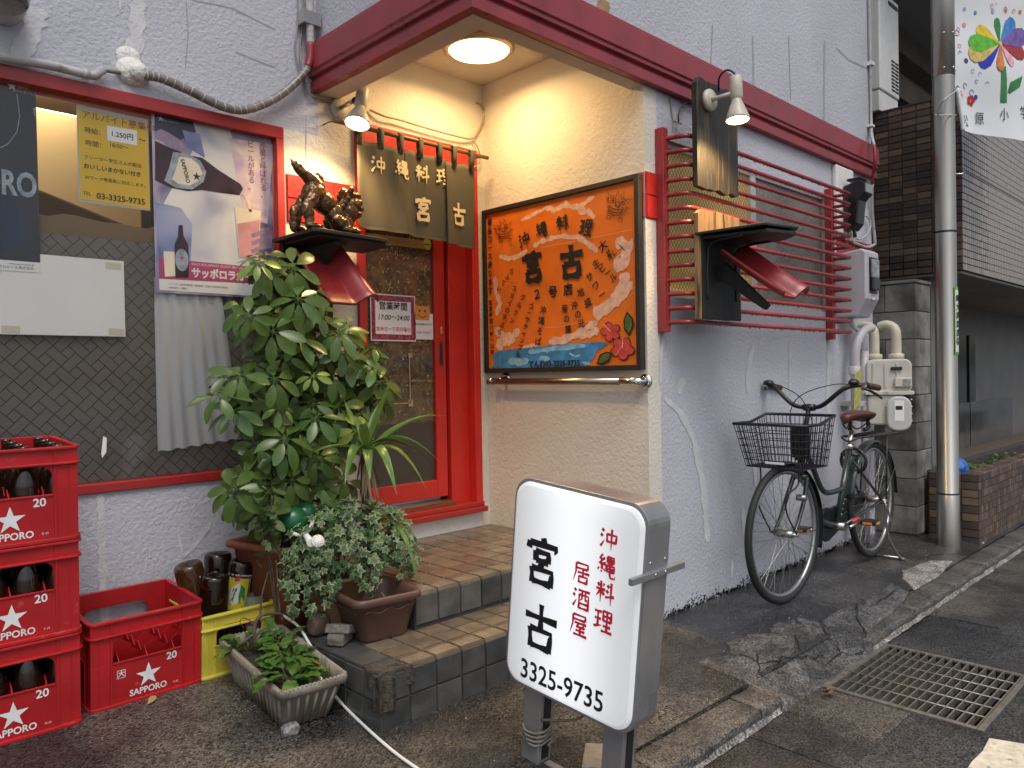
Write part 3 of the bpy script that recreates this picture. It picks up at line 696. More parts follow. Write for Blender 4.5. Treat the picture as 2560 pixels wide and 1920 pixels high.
# wires in the glass
wm = MB(); s_ = .026; m_wire = mat('glass_wire', (.10, .07, .03), rough=.5)
X0, X1, Z0, Z1 = GX0+.032, 3.868, GZ0+.042, GZ1-.032
k = -40
while k < 90:
    for sg in (1, -1):
        x0 = X0+k*s_; pts = []
        # line z = Z0 + (x - x0)*sg*1.25
        for t in range(0, 2): pass
        xa, xb = X0, X1
        za = Z0+(xa-x0)*1.25 if sg > 0 else Z1-(xa-x0)*1.25; zb = Z0+(xb-x0)*1.25 if sg > 0 else Z1-(xb-x0)*1.25
        def cl(xa, za, xb, zb):
            out = []
            for (x_, z_, xo, zo) in ((xa, za, xb, zb), (xb, zb, xa, za)):
                if z_ < Z0: x_ += (Z0-z_)*(xo-x_)/(zo-z_); z_ = Z0
                elif z_ > Z1: x_ += (Z1-z_)*(xo-x_)/(zo-z_); z_ = Z1
                out.append((x_, z_))
            return out
        if max(za, zb) > Z0 and min(za, zb) < Z1 and abs(za-zb) > 1e-6:
            (p, q) = cl(xa, za, xb, zb)
            if X0-1e-6 <= min(p[0], q[0]) and max(p[0], q[0]) <= X1+1e-6 and abs(p[0]-q[0]) > .005:
                wm.tube([(p[0], a_+.0195, p[1]), (q[0], a_+.0195, q[1])], .0011, 4)
    k += 1
wm.build('glass_wires', m_wire, gframe)
# ---------------------------------------------------------------- door
door = obj('door', None, rest); door.location = (0, 0, 0)
df = MB(); yo = YW-.02
df.box((DX_0, yo, DZ0+.03), (DX_0+.042, YW+.1, DZ1-.11)); df.box((DX_0, yo, DZ1-.11), (DX_1, YW+.1, DZ1)); df.box((2.768, yo, DZ0+.03), (DX_1, YW+.1, DZ1-.11))
df.build('door_frame', m_redbright, door, .004)
box('jamb', (2.641, YW+.035, DZ0+.05), (2.768, YW+.10, DZ1-.11), m_redbright, door, .003)
sill = MB(); sill.box((DX_0-.02, yo-.035, DZ0), (DX_1+.003, YW-.003, DZ0+.028)); sill.box((DX_0, yo-.012, DZ0+.0285), (DX_1, YW+.1, DZ0+.052)); sill.build('sill', m_red, door, .004)
box('track', (DX_0+.043, YW+.0, DZ0+.0522), (2.64, YW+.12, DZ0+.075), mat('worn_wood_sill', (.16, .05, .022), rough=.4, var=(30, .4), stretch=(.3, 4, 4)), door, .002)
box('door_slot', (2.628, YW+.078, DZ0+.076), (2.6405, YW+.12, DZ1-.11), m_black, door)
lf = MB(); y0, y1 = YW+.05, YW+.085
lf.box((2.558, y0, .50), (2.627, y1, 2.24)); lf.box((DX_0+.043, y0+.001, .50), (2.557, y1-.001, .59)); lf.box((DX_0+.043, y0, .591), (DX_0+.075, y1, 2.24)); lf.box((DX_0+.076, y0+.001, 2.15), (2.557, y1-.001, 2.24))
leaf = lf.build('door_leaf', m_redbright, door, .003)
box('door_glass', (DX_0+.075, y0+.014, .589), (2.558, y0+.018, 2.152), m_glass, leaf)
pu = MB().box((2.583, y0-.004, 1.19), (2.606, y0-.0005, 1.325)); pu.build('pull_plate', mat('dull_bronze', (.11, .10, .085), rough=.4, metal=.7), leaf, .003)
box('pull_slot', (2.588, y0-.0048, 1.205), (2.601, y0-.0042, 1.31), m_black, leaf)
box('lock', (2.592, y0-.006, 1.36), (2.608, y0-.0005, 1.40), m_steel, leaf, .003)
# brown paper film with gold-leaf flecks inside the glass
gx0, gx1, gy = DX_0+.076, 2.557, y0+.024
prt(leaf, 'door_film', [(gx0, .90), (gx1, .90), (gx1, 2.15), (gx0, 2.15)], mat('washi_film', (.15, .10, .042), rough=.5, var=(26, .55)), gy)
prt(leaf, 'door_film_clear', [(gx0, .591), (gx1, .591), (gx1, .90), (gx0, .90)], mat('dark_lower_film', (.04, .03, .022), rough=.35, var=(6, .3)), gy+.001)
rnd = random.Random(3)
for nm, col, cnt_, sz, rg in (('fleck_dark', (.07, .048, .022), 420, .030, .5), ('fleck_mid', (.27, .19, .08), 520, .026, .45), ('fleck_gold', (.58, .45, .18), 210, .022, .3), ('fleck_glint', (.72, .62, .34), 34, .02, .25)):
    b = MB()
    for i in range(cnt_):
        cx, cz = rnd.uniform(gx0+.012, gx1-.014), rnd.uniform(.93, 2.1)
        if nm == 'fleck_glint' and (cx < 2.25 or cz < 1.2): cx, cz = rnd.uniform(2.3, gx1-.02), rnd.uniform(1.45, 1.95)  # palest flecks gathered upper right, reflected light painted into their colour
        if nm == 'fleck_gold' and cz < 1.3 and rnd.random() < .7: cz += .6
        a0 = rnd.uniform(0, 6.28); L_ = sz*rnd.uniform(.4, 1); W_ = L_*rnd.uniform(.25, .6)
        q = [(-L_/2, 0), (0, -W_/2), (L_/2, W_*rnd.uniform(-.3, .3)), (rnd.uniform(-.2, .2)*L_, W_/2)]
        b.add([(min(gx1-.001, max(gx0+.001, cx+a*math.cos(a0)-c*math.sin(a0))), gy-.0004-.0000015*i-(.001 if nm == 'fleck_mid' else .002 if nm == 'fleck_gold' else .003 if nm == 'fleck_glint' else 0), cz+a*math.sin(a0)+c*math.cos(a0)) for a, c in q], [(0, 1, 2, 3)])
    b.build(nm, mat(nm, col, rough=rg), leaf)['kind'] = 'stuff'
# stickers and strips at the head of the glass
def note(name, label, cat, x0, z0, x1, z1, y, m, th=.0012):
    o = thing(name, label, cat, ((x0+x1)/2, y, z0)); w = (x1-x0)/2; h = z1-z0
    box('sheet', (-w, -th, 0), (w, 0, h), m, o); return o, w, h
yg = y0-.002
m_tan = mat('tan_paper', (.40, .28, .12), rough=.6, var=(8, .12))
o, w, h = note('paper_strip', 'faded tan notice strip on the door glass under the curtain', 'notice', 2.135, 1.80, 2.50, 1.845, y0+.010, m_tan)
text(o, 'print', 'いらっしゃいませ', .024, mat('faded_ink', (.18, .11, .05), rough=.6), 0, h/2, -.0016)
o = thing('round_sticker', 'round yellow-green sticker at the top right of the door glass', 'sticker', (2.525, y0+.012, 1.80))
prt(o, 'disc', ell(0, .03, .026, .032, 24), mat('sticker_green', (.42, .50, .05), rough=.5), -.001); prt(o, 'disc_print', [(-.018, .025), (.018, .025), (.018, .031), (-.018, .031)], m_ink, -.0014)
# opening-hours card
def dpx(x, y, Y=yg): p = on(x, y, 'Y', Y); return p.x, p.z
a = dpx(928, 732); c = dpx(1044, 832)
o, w, h = note('opening_hours_card', 'white opening-hours card with red patterned border on the door glass', 'notice', a[0], 1.318, c[0]-.004, 1.552, yg+.012, m_paper)
bd = mat('red_batik_border', (.30, .03, .05), rough=.5, var=(60, .8), dirt=((.12, .14, .25), 70, .55, .6))
t_ = .028
sheet(o, 'border', [[(-w+.006, .006), (w-.006, .006), (w-.006, .006+t_), (-w+.006, .006+t_)], [(-w+.006, h-.006-t_), (w-.006, h-.006-t_), (w-.006, h-.006), (-w+.006, h-.006)], [(-w+.006, .006+t_), (-w+.006+t_*.8, .006+t_), (-w+.006+t_*.8, h-.006-t_), (-w+.006, h-.006-t_)], [(w-.006-t_*.8, .006+t_), (w-.006, .006+t_), (w-.006, h-.006-t_), (w-.006-t_*.8, h-.006-t_)]], bd, -.0016)
text(o, 'print', '営業時間', .044, m_ink, 0, h*.74, -.002, bold=.02); text(o, 'print', '17:00～24:00', .036, m_ink, 0, h*.50, -.002, bold=.012, shear=.15)
text(o, 'print', '定休日ー毎週日曜日', .0235, m_redink, 0, h*.25, -.002, bold=.012)
# cash-only card
a = dpx(1046, 780); c = dpx(1104, 826)
o, w, h = note('cash_only_card', 'small white cash-only card beside the hours card on the door', 'notice', 2.413, 1.33, 2.552, 1.465, yg+.012, m_paper)
m_or = mat('sticker_orange', (.65, .28, .05), rough=.5)
prt(o, 'lion_cutout', [(-.042, .10), (.042, .10), (.05, .14), (.046, .185), (.03, .172), (0, .176), (-.03, .172), (-.046, .185), (-.05, .14)], m_or, -.002)
sheet(o, 'lion_face', [ell(-.018, .148, .007, .008), ell(.018, .148, .007, .008), ribbon([(-.03, .128), (-.015, .117), (0, .114), (.015, .117), (.03, .128)], .005)], mat('sticker_brown', (.18, .04, .02), rough=.5), -.0024)
text(o, 'print', 'お支払は現金のみです', .0125, m_ink, 0, .078, -.002, bold=.01); text(o, 'print', 'CASH ONLY', .02, m_redink, 0, .036, -.002)
# tape marks of a lost card
b = MB()
for p in ((2.21, 1.0, 2.40, 1.006), (2.395, 1.0, 2.40, 1.24), (2.20, 1.23, 2.215, 1.25), (2.39, 1.235, 2.412, 1.26), (2.385, .985, 2.415, 1.02), (2.205, .99, 2.21, 1.23)): b.box((p[0], y0+.0128, p[1]), (p[2], y0+.0135, p[3]))
b.build('tape_marks', mat('old_tape', (.34, .27, .16), rough=.5), leaf)

# ---------------------------------------------------------------- shop curtain (noren)
nor = thing('shop_curtain', 'dark olive shop curtain with cream brush lettering hanging over the red door', 'shop curtain', (2.33, 3.02, 1.82))
NX, NZ = 2.33, 1.82
m_bamboo = mat('bamboo', (.16, .095, .035), rough=.45, var=(12, .3)); m_nor = mat('olive_cloth', (.075, .066, .045), rough=.85, var=(3, .18), bump=(420, .25, .001))
tube('rod', [(1.865-NX, 0, 2.287-NZ), (2.80-NX, 0, 2.290-NZ)], .0105, m_bamboo, nor, 10)
for xx in (1.865, 2.80): tube('rod_hook', [(xx-NX+(.02 if xx < 2 else -.02), -.0, 2.288-NZ), (xx-NX+(.02 if xx < 2 else -.02), .06, 2.30-NZ), (xx-NX+(.02 if xx < 2 else -.02), YW-3.02-.001, 2.30-NZ)], .003, m_black, nor, 6)
def nwave(x, z):
    d = max(0, (2.24-NZ-z))/.42
    return d*(.014*math.sin(x*21+.6)+.009*math.sin(x*47+2+3*z))+.004*math.sin(x*60)*(1-d)
def panel(x0, x1, z0l, z0r, zt=2.235, dy=0):
    nx, nz = 26, 18; vs = []
    for j in range(nz+1):
        for i in range(nx+1):
            t = i/nx; xx = x0+(x1-x0)*t-NX; zb = z0l+(z0r-z0l)*t-NZ; ztp = zt-NZ-.008*abs(math.sin((xx+.04)*19)); z = ztp+(zb-ztp)*j/nz
            vs.append((xx+(.012*(j/nz)*(t-.5)), nwave(xx, z)+dy, z))
    b = MB(); b.add(vs, [(j*(nx+1)+i, (j+1)*(nx+1)+i, (j+1)*(nx+1)+i+1, j*(nx+1)+i+1) for j in range(nz) for i in range(nx)], True)
    o = b.build('cloth_panel', m_nor, nor); s_ = o.modifiers.new('thick', 'SOLIDIFY'); s_.thickness = .0016
    # stitched hem
    hb = MB(); vs = []
    for i in range(nx+1):
        t = i/nx; xx = x0+(x1-x0)*t-NX; z = z0l+(z0r-z0l)*t-NZ
        for dz in (.001, .017): vs.append((xx+.012*(t-.5), nwave(xx, z)+dy-.0025, z+dz))
    hb.add(vs, [(2*i, 2*i+2, 2*i+3, 2*i+1) for i in range(nx)], True); hb.build('hem', mat('olive_hem', (.085, .075, .05), rough=.85, bump=(500, .3, .001)), o)
panel(1.985, 2.252, 1.828, 1.822); panel(2.257, 2.508, 1.822, 1.814, dy=.003); panel(2.498, 2.695, 1.800, 1.795, 2.222, dy=-.012)
for xx, zb in [(on(q, 340, 'Y', 3.02).x, -.01 if q > 1110 else 0) for q in (896, 951, 1000, 1049, 1097, 1129, 1172)]:
    lb = MB(); w = .0135; zt = 2.302; z0 = 2.205+zb; pts = [(-.004, z0), (-.012, 2.25), (-.0128, 2.29), (-.008, zt), (.004, zt), (.012, 2.29), (.011, 2.25), (.003, z0)]
    vs = []
    for dy, z in pts: vs += [(xx-w-NX, dy-.014*(xx > 2.5)-.001, z-NZ), (xx+w-NX, dy-.014*(xx > 2.5)-.001, z-NZ)]
    lb.add(vs, [(2*i, 2*i+1, 2*i+3, 2*i+2) for i in range(len(pts)-1)], True); o = lb.build('loop', m_nor, nor); s_ = o.modifiers.new('thick', 'SOLIDIFY'); s_.thickness = .0015
m_npr = mat('cream_print', (.66, .54, .33), rough=.8)
def nmap(a, b_, y): return (a, nwave(a, b_)+y, b_)
def npx(x, y): p = on(x, y, 'Y', 3.015); return p.x-NX, p.z-NZ
for ch, px, sz, dy, clip in (('沖', (947, 413), .088, -.004, None), ('縄', (1004, 424), .092, -.004, None), ('料', (1056, 434), .094, -.004, None), ('理', (1107, 442), .085, -.004, 2.497-NX), ('宮', (1061, 523), .125, -.004, None), ('古', (1143, 536), .120, -.017, None)):
    x_, z_ = npx(*px); brush(nor, 'lettering', ch, sz, m_npr, x_, z_, dy, w=.13 if ch in '宮古' else .115, clip=clip, mapf=nmap, sx=.92, jit=.02)

# ---------------------------------------------------------------- lamps
m_warm = (1.0, .64, .275)
lamp = thing('porch_lamp', 'round lit ceiling lamp in the porch over the door', 'lamp', (2.517, 2.763, 2.722), (math.pi, 0, 0))
MB().lathe([(.02, 0), (.172, 0), (.172, .018), (.150, .030), (.145, .022)], 40).build('rim', mat('lamp_rim', (.45, .36, .22), rough=.3, metal=.6), lamp)
MB().lathe([(.149, .014), (.138, .032), (.10, .046), (.05, .053), (.001, .055)], 40).build('diffuser', emis('porch_glow', (1, .78, .42), 5.5), lamp)
d = bpy.data.lights.new('porch_light', 'AREA'); d.shape = 'DISK'; d.size = .26; d.energy = 9; d.color = m_warm; d.spread = R_(170)
o = bpy.data.objects.new('porch_light', d); COL.objects.link(o); o.location = (2.517, 2.763, 2.660)
m_lampgrey = mat('aged_lamp_white', (.50, .47, .40), rough=.4, var=(20, .15), dirt=((.25, .16, .08), 18, .62, .75))
def spotlight(label, base, bn, joint, top, lens, r=.058, energy=9, arm_m=None):
    """base centre on its plate (normal bn), arm joint, socket top, lens centre"""
    base, bn, joint, top, lens = map(Vector, (base, bn, joint, top, lens))
    t = thing('spotlight', label, 'spotlight', base, group='outdoor spotlights'); L0 = base
    def fr(o, z):
        q = Vector(z).to_track_quat('Z', 'Y').to_matrix().to_4x4(); q.translation = Vector(o)-L0; return q
    MB().lathe([(.001, 0), (.05, 0), (.05, .014), (.044, .022), (.001, .022)], 24, fr(base, bn)).build('mount', m_lampgrey, t)
    tube('arm', [base+bn*.02-L0, joint-L0], .0105, arm_m or m_steel, t, 8)
    ax = (lens-top).normalized(); Lt = (lens-top).length
    MB().lathe([(.001, 0), (.026, 0), (.028, .006), (.028, Lt*.48), (.022, Lt*.52)], 20, fr(top, ax)).build('socket', m_lampgrey, t)
    MB().tube([joint-L0, top+ax*Lt*.25-L0], .014, 10).build('joint', m_black, t)
    MB().lathe([(.022, 0), (.026, Lt*.08), (r*.62, Lt*.16), (r, Lt*.43), (r, Lt*.46), (r*.93, Lt*.47)], 24, fr(top+ax*Lt*.52, ax)).build('bulb_shell', m_lampgrey, t)
    MB().lathe([(r*.93, -.006), (r*.6, -.002), (.001, .001)], 24, fr(lens, ax)).build('lens', emis('spot_glow', (1, .78, .40), 14), t)
    d = bpy.data.lights.new('spot_light', 'SPOT'); d.energy = energy; d.color = m_warm; d.spot_size = R_(150); d.spot_blend = .7; d.shadow_soft_size = .045
    o = bpy.data.objects.new('spot_light', d); COL.objects.link(o); o.location = lens+ax*.012; o.rotation_euler = ax.to_track_quat('-Z', 'Y').to_euler()
    return t, L0
b0 = on(847, 272, 'Y', YW-.002)
spotlight('lit spotlight with dirty bulb mounted above the lion statue beside the porch', b0, (0, -1, 0), on(884, 252, 'Y', 2.985), on(908, 222, 'Y', 2.975), on(893, 311, 'Y', 2.945), energy=45)
# charred boards on the grille come first: the second lamp sits on the upper one
m_char = mat('charred_wood', (.020, .017, .014), rough=.5, var=(26, .75), dirt=((.17, .115, .05), 9, .56, .78), bump=(30, .7, .004), stretch=(6, 6, .35))
m_charpl = mat('charred_black_wood', (.014, .013, .012), rough=.6, var=(20, .5), bump=(30, .6, .004), stretch=(6, 6, .4))
def jag(x0, x1, zt, zb, n=14, a=.008, seed=1):
    r = random.Random(seed); top = [(x0+(x1-x0)*i/n, zt+r.uniform(-a, a)-(.02 if i == 0 else 0)) for i in range(n+1)]; bot = [(x1+(x0-x1)*i/n, zb+r.uniform(-a, a)) for i in range(n+1)]
    return top+bot
ub = thing('charred_board', 'upper weathered charred plank on the red grille behind the lamp', 'board', (3.2, 1.885, 1.967))
MB().prism(jag(-.178, .178, .488, .0, a=.006), 0, .026, 'y').build('plank', m_char, ub, .002)
p_ = on(1770, 252, 'Y', 1.884)
spotlight('lit white spotlight on the charred plank above the grille', p_, (0, -1, 0), on(1832, 233, 'Y', 1.765), on(1839, 193, 'Y', 1.76), on(1844, 302, 'Y', 1.745), r=.053, energy=48, arm_m=m_lampgrey)
cb = thing('lamp_cable', 'black looped cable on top of the lamp above the grille', 'cable', (3.2, 1.8, 2.45))
q = [on(*p, 'Y', y) for p, y in (((1797, 228), 1.875), ((1798, 195), 1.84), ((1815, 176), 1.80), ((1832, 180), 1.77), ((1840, 193), 1.76))]
tube('cord', [v-Vector((3.2, 1.8, 2.45)) for v in bezier(q, 8)], .0045, m_black, cb, 8)

# ---------------------------------------------------------------- painted signboard on the porch side wall
SB = Vector((2.848, 3.122, 1.15)); SBW, SBH = 1.043, .882
sb = thing('painted_signboard', 'orange hand-painted signboard with black brush lettering on the porch wall', 'signboard', SB, (0, 0, -math.pi/2))
m_org = mat('orange_board', (.68, .155, .014), rough=.42, rvar=.1, var=(7, .16), dirt=((.38, .13, .03), 9, .6, .8), bump=(60, .1, .002))
box('panel', (.02, .006, .02), (SBW-.02, .022, SBH-.02), m_org, sb)
fb = MB(); fw = .024
fb.box((0, -.008, 0), (SBW, .03, fw)); fb.box((0, -.008, SBH-fw), (SBW, .03, SBH)); fb.box((0, -.008, fw), (fw, .03, SBH-fw)); fb.box((SBW-fw, -.008, fw), (SBW, .03, SBH-fw))
fb.build('frame', mat('black_wood_frame', (.018, .016, .014), rough=.5, var=(10, .3)), sb, .002)
def S2(zx, zy):
    p = on(1160+zx*.3377, 400+zy*.3377, 'X', SB.x+.006); return (SB.y-p.y, p.z-SB.z)
def S2P(*l): return [S2(a, c) for a, c in l]
YB = .0055
m_pinkw = mat('pale_pink_paint', (.66, .40, .30), rough=.5, var=(30, .2)); m_sea = mat('sea_blue_paint', (.045, .20, .42), rough=.45, var=(14, .4)); m_sealt = mat('sea_light_paint', (.20, .42, .62), rough=.45, var=(20, .3))
def smear(pts, w):
    P = [Vector(S2(*p)) for p in pts]; Q = []
    for i in range(len(P)-1):
        for k in range(5): Q.append(P[i].lerp(P[i+1], k/5)+Vector((random.uniform(-1, 1), random.uniform(-1, 1)))*.003)
    Q.append(P[-1]); return ribbon([(p.x, p.y) for p in Q], [w*random.uniform(.55, 1.15)*(.4 if i in (0, len(Q)-1) else 1) for i in range(len(Q))])
sheet(sb, 'cloud_strokes', [smear(l, w) for l, w in ((((420, 450), (500, 410), (600, 360), (660, 350)), .022), (((640, 380), (740, 340), (830, 350), (900, 370)), .028), (((735, 310), (800, 350), (880, 330), (965, 270)), .026), (((850, 385), (920, 380), (970, 425)), .03),
     (((510, 640), (600, 590), (720, 565), (840, 570), (920, 615), (990, 680)), .030), (((260, 710), (330, 730), (400, 715), (470, 670)), .03), (((230, 860), (240, 980), (270, 1060), (240, 1150)), .035), (((230, 1250), (300, 1310), (360, 1310), (410, 1250)), .05), (((240, 1380), (300, 1340), (380, 1330)), .06),
     (((1130, 590), (1200, 640), (1190, 750), (1110, 790)), .07), (((1250, 580), (1210, 700), (1150, 820)), .04), (((1190, 830), (1190, 930), (1130, 1020), (1060, 1090), (960, 1150)), .075), (((1250, 900), (1200, 1000), (1100, 1080)), .03), (((630, 1345), (730, 1335), (820, 1300), (930, 1230), (990, 1200)), .045), (((850, 1300), (930, 1290), (1000, 1260)), .04), (((430, 1390), (520, 1370), (560, 1370)), .02))], m_pinkw, YB)
sheet(sb, 'sea', [S2P((215, 1440), (260, 1410), (420, 1395), (620, 1375), (820, 1355), (1040, 1345), (1065, 1365), (980, 1420), (960, 1470), (900, 1520), (640, 1535), (420, 1540), (205, 1540), (225, 1500))], m_sea, YB-.0016)
sheet(sb, 'sea_light', [smear(l, w) for l, w in ((((480, 1420), (600, 1410), (700, 1390), (900, 1375)), .028), (((330, 1490), (420, 1500), (480, 1480)), .04), (((560, 1470), (640, 1470)), .03), (((780, 1430), (830, 1455), (860, 1440)), .012), (((880, 1500), (940, 1510)), .02))], m_sealt, YB-.0022)
# lettering
YT = YB-.0042
sz = lambda h: h*.000655
for ch, q, hh, w, rt in (('沖', (450, 590), 125, .13, .25), ('縄', (578, 520), 128, .12, .15), ('料', (728, 470), 130, .13, 0), ('理', (905, 498), 130, .14, -.2), ('宮', (515, 790), 255, .17, 0.03), ('古', (800, 748), 265, .17, 0.03)):
    x_, z_ = S2(*q); brush(sb, 'lettering', ch, sz(hh), m_ink, x_, z_, YT, w=w, rot=rt, jit=.015)
def scol(s, a, c, size, bold=.02, rot=0):
    n = len(s)
    for i, ch in enumerate(s):
        t = i/max(1, n-1); x_, z_ = S2(a[0]+(c[0]-a[0])*t, a[1]+(c[1]-a[1])*t)
        text(sb, 'lettering', ch, sz(size), m_ink, x_, z_, YT-.00003*i, bold=bold, rot=rot+random.uniform(-.12, .12))
scol('２号店', (545, 1000), (775, 965), 95, .03)
scol('宴会コース承ります', (195, 465), (200, 970), 58, .03); scol('営業時間', (200, 1060), (205, 1195), 44); scol(['17', '時', '〜', '25', '時'], (208, 1245), (215, 1425), 42)
scol('らふてい', (355, 825), (262, 955), 52, .02, -.5); scol('スヌイの天ぷら', (378, 955), (268, 1275), 54, .02, -.3); scol('グルクン', (438, 1020), (360, 1190), 54, .02, -.35)
scol('ゴーヤチャンプル', (500, 1085), (405, 1440), 54, .02, -.25); scol('沖縄そば', (588, 1115), (552, 1350), 68, .015, -.1); scol('菊の露', (750, 1105), (775, 1255), 66, .015, .1); scol('沖の光', (822, 1080), (872, 1215), 66, .015, .2)
scol('地盛', (868, 985), (922, 1060), 70, .015, .3); scol('サワー', (935, 870), (1028, 1000), 70, .02, .5); scol('生ビール', (985, 772), (1112, 872), 66, .02, .6); scol('大瓶', (1035, 642), (1095, 695), 84, .02, .5)
x_, z_ = S2(665, 1510); text(sb, 'lettering', 'でんわ03-3325-9735', sz(62), m_ink, x_, z_, YT, bold=.03)
# line-drawn lion heads
def lion_lines(cx, cy, s, rt):
    c, sn = math.cos(rt), math.sin(rt); out = []
    def T(p): return S2(cx+(p[0]*c-p[1]*sn)*s, cy+(p[0]*sn+p[1]*c)*s)
    def st(pts, w=.0035): out.append(ribbon([T(p) for p in pts], w))
    def circ(x, y, r, n=12, w=.003): st([(x+r*math.cos(t), y+r*math.sin(t)) for t in [2*math.pi*k/n for k in range(n+1)]], w)
    circ(-32, -18, 15); circ(22, -22, 16); out.append([T((-32+7*math.cos(t), -16+7*math.sin(t))) for t in [k*.7 for k in range(9)]]); out.append([T((22+7*math.cos(t), -20+7*math.sin(t))) for t in [k*.7 for k in range(9)]])
    for ex in (-32, 22):
        for k in range(4): st([(ex-12+8*k, -36), (ex-15+9*k, -48)], .002)
    st([(-16, 4), (-12, -10), (0, -14), (10, -6), (14, 8), (6, 16), (-8, 16), (-16, 4)]); circ(-7, 8, 4); circ(6, 7, 4)
    st([(-46, 20), (-20, 30), (10, 30), (40, 16)], .004); st([(-46, 20), (-40, 52), (-10, 66), (24, 56), (40, 16)], .004); st([(-40, 40), (-10, 50), (22, 44), (36, 30)])
    for k in range(7): st([(-38+11*k, 25+3*math.sin(k)), (-36+11*k, 40)], .002)
    for k in range(5): st([(-30+12*k, 46), (-28+12*k, 60-abs(k-2)*3)], .002)
    # horns, ears, mane
    st([(-20, -42), (-18, -78), (-4, -46)]); st([(4, -46), (20, -80), (24, -44)]); st([(-46, -30), (-74, -60), (-56, -16)]); st([(40, -34), (74, -56), (52, -14)])
    for a0 in range(9):
        t = 2.4+a0*.16; st([(-52*math.cos(t-2.4)-2, 10+10*a0-30), (-80+4*a0, 6+11*a0-30), (-54+2*a0, 14+9*a0-30)], .0025)
    for a0 in range(7): st([(48-a0*2, 2+9*a0), (78-7*a0, 8+10*a0), (50-4*a0, 12+9*a0)], .0025)
    for fx in (-30, 40):
        st([(fx-14, 84), (fx-6, 72), (fx+8, 74), (fx+14, 86)]); [st([(fx-12+9*k, 84), (fx-10+9*k, 98)], .003) for k in range(3)]
    return out
m_lineink = mat('brown_black_line', (.03, .014, .008), rough=.5)
sheet(sb, 'lion_drawing', lion_lines(300, 520, .95, -.15), m_lineink, YT-.001); sheet(sb, 'lion_drawing', lion_lines(1145, 330, 1.3, .25), m_lineink, YT-.001)
# hibiscus and leaves
def flower(cx, cy, r, n=5, a0=0):
    pts = []
    for k in range(n*8):
        t = 2*math.pi*k/(n*8); rr = r*(.55+.45*abs(math.sin(n*(t+a0)/2))**.6)*random.uniform(.93, 1.05); pts.append((cx+rr*math.cos(t), cy+rr*math.sin(t)))
    return pts
m_hib = mat('hibiscus_red', (.50, .055, .05), rough=.5, var=(30, .25)); m_lfg = mat('leaf_paint_green', (.07, .11, .03), rough=.5, var=(30, .3))
F1, F2 = flower(1092, 1272, 72), flower(1178, 1395, 86, a0=.4)
sheet(sb, 'flower_outline', [[S2(1092+(x-1092)*1.1, 1272+(y-1272)*1.1) for x, y in F1], [S2(1178+(x-1178)*1.1, 1395+(y-1395)*1.1) for x, y in F2], S2P((1210, 1120), (1255, 1170), (1262, 1230), (1230, 1305), (1192, 1260), (1185, 1190)), S2P((985, 1510), (1010, 1440), (1060, 1418), (1105, 1430), (1080, 1490), (1030, 1515))], m_ink, YT-.0005)
sheet(sb, 'flower', [[S2(*p) for p in F1], [S2(*p) for p in F2]], m_hib, YT-.0012)
for lp in (S2P((1212, 1140), (1247, 1178), (1250, 1228), (1228, 1285), (1200, 1250), (1196, 1195)), S2P((1000, 1500), (1020, 1448), (1062, 1428), (1092, 1438), (1070, 1482), (1030, 1503))): prt(sb, 'leaf_paint', lp, m_lfg, YT-.0014)
sheet(sb, 'flower_lines', [ribbon([S2(1092, 1272), S2(1040, 1215)], .004), ribbon([S2(1178, 1395), S2(1180, 1320)], .004), ribbon([S2(1130, 1450), S2(1190, 1350)], .002)], m_pinkw, YT-.0018)
sheet(sb, 'scratch', [ribbon([S2(*p) for p in ((580, 650), (700, 625), (900, 590), (1255, 515))], .0016), ribbon([S2(*p) for p in ((600, 1240), (720, 1235), (880, 1200))], .0015)], mat('scratch_pale', (.6, .42, .25), rough=.6), YT-.0022)

# hand rail under the sign
rl = thing('hand_rail', 'horizontal steel hand rail on the porch wall under the orange signboard', 'hand rail', (2.82, 2.55, 1.10))
tube('bar', [(0, .49, .004), (0, -.38, .0)], .0165, mat('brushed_bronze_bar', (.36, .31, .25), rough=.28, metal=1), rl, 14)
tube('sleeve', [(0, .515, .004), (0, .482, .004)], .02, m_steel, rl, 14)
tube('elbow', bezier([(0, -.375, 0), (0, -.43, -.001), (.012, -.462, -.002), (.058, -.468, -.003)], 6), .02, m_chrome, rl, 14)
MB().lathe([(.001, 0), (.036, 0), (.034, .008), (.022, .014)], 24, Matrix.Translation((.0595, -.468, -.003)) @ Matrix.Rotation(-math.pi/2, 4, 'Y')).build('flange', m_chrome, rl)
MB().lathe([(.001, 0), (.032, 0), (.03, .008), (.018, .012)], 24, Matrix.Translation((.0595, .44, .02)) @ Matrix.Rotation(-math.pi/2, 4, 'Y')).build('flange', m_chrome, rl)
tube('bracket', [(.055, .44, .02), (.02, .44, .018), (.003, .44, .008)], .009, m_chrome, rl, 8)
# short white duct stub at the foot of the wall
ds = thing('duct_stub', 'short pale cable duct lying along the porch floor against the wall', 'duct', (2.84, 2.72, .318))
box('duct', (-.022, -.35, 0), (.036, .16, .042), mat('pale_duct', (.62, .64, .60), rough=.5, var=(10, .1)), ds, .004); box('end_cap', (-.024, .16, -.001), (.036, .168, .044), m_white, ds, .002)
# ================================================================ posters and notices in the left window
PY = YW+.0272
def wp(x, y): p = on(x, y, 'Y', PY); return p.x, p.z
def wposter(name, label, cat, x0, z0, x1, z1, m, y=PY):
    o = thing(name, label, cat, ((x0+x1)/2, y, z0)); w = (x1-x0)/2; h = z1-z0
    box('sheet', (-w, -.0009, 0), (w, 0, h), m, o)
    def f(px, py): a = wp(px, py); return (a[0]-(x0+x1)/2, a[1]-z0)
    return o, w, h, f
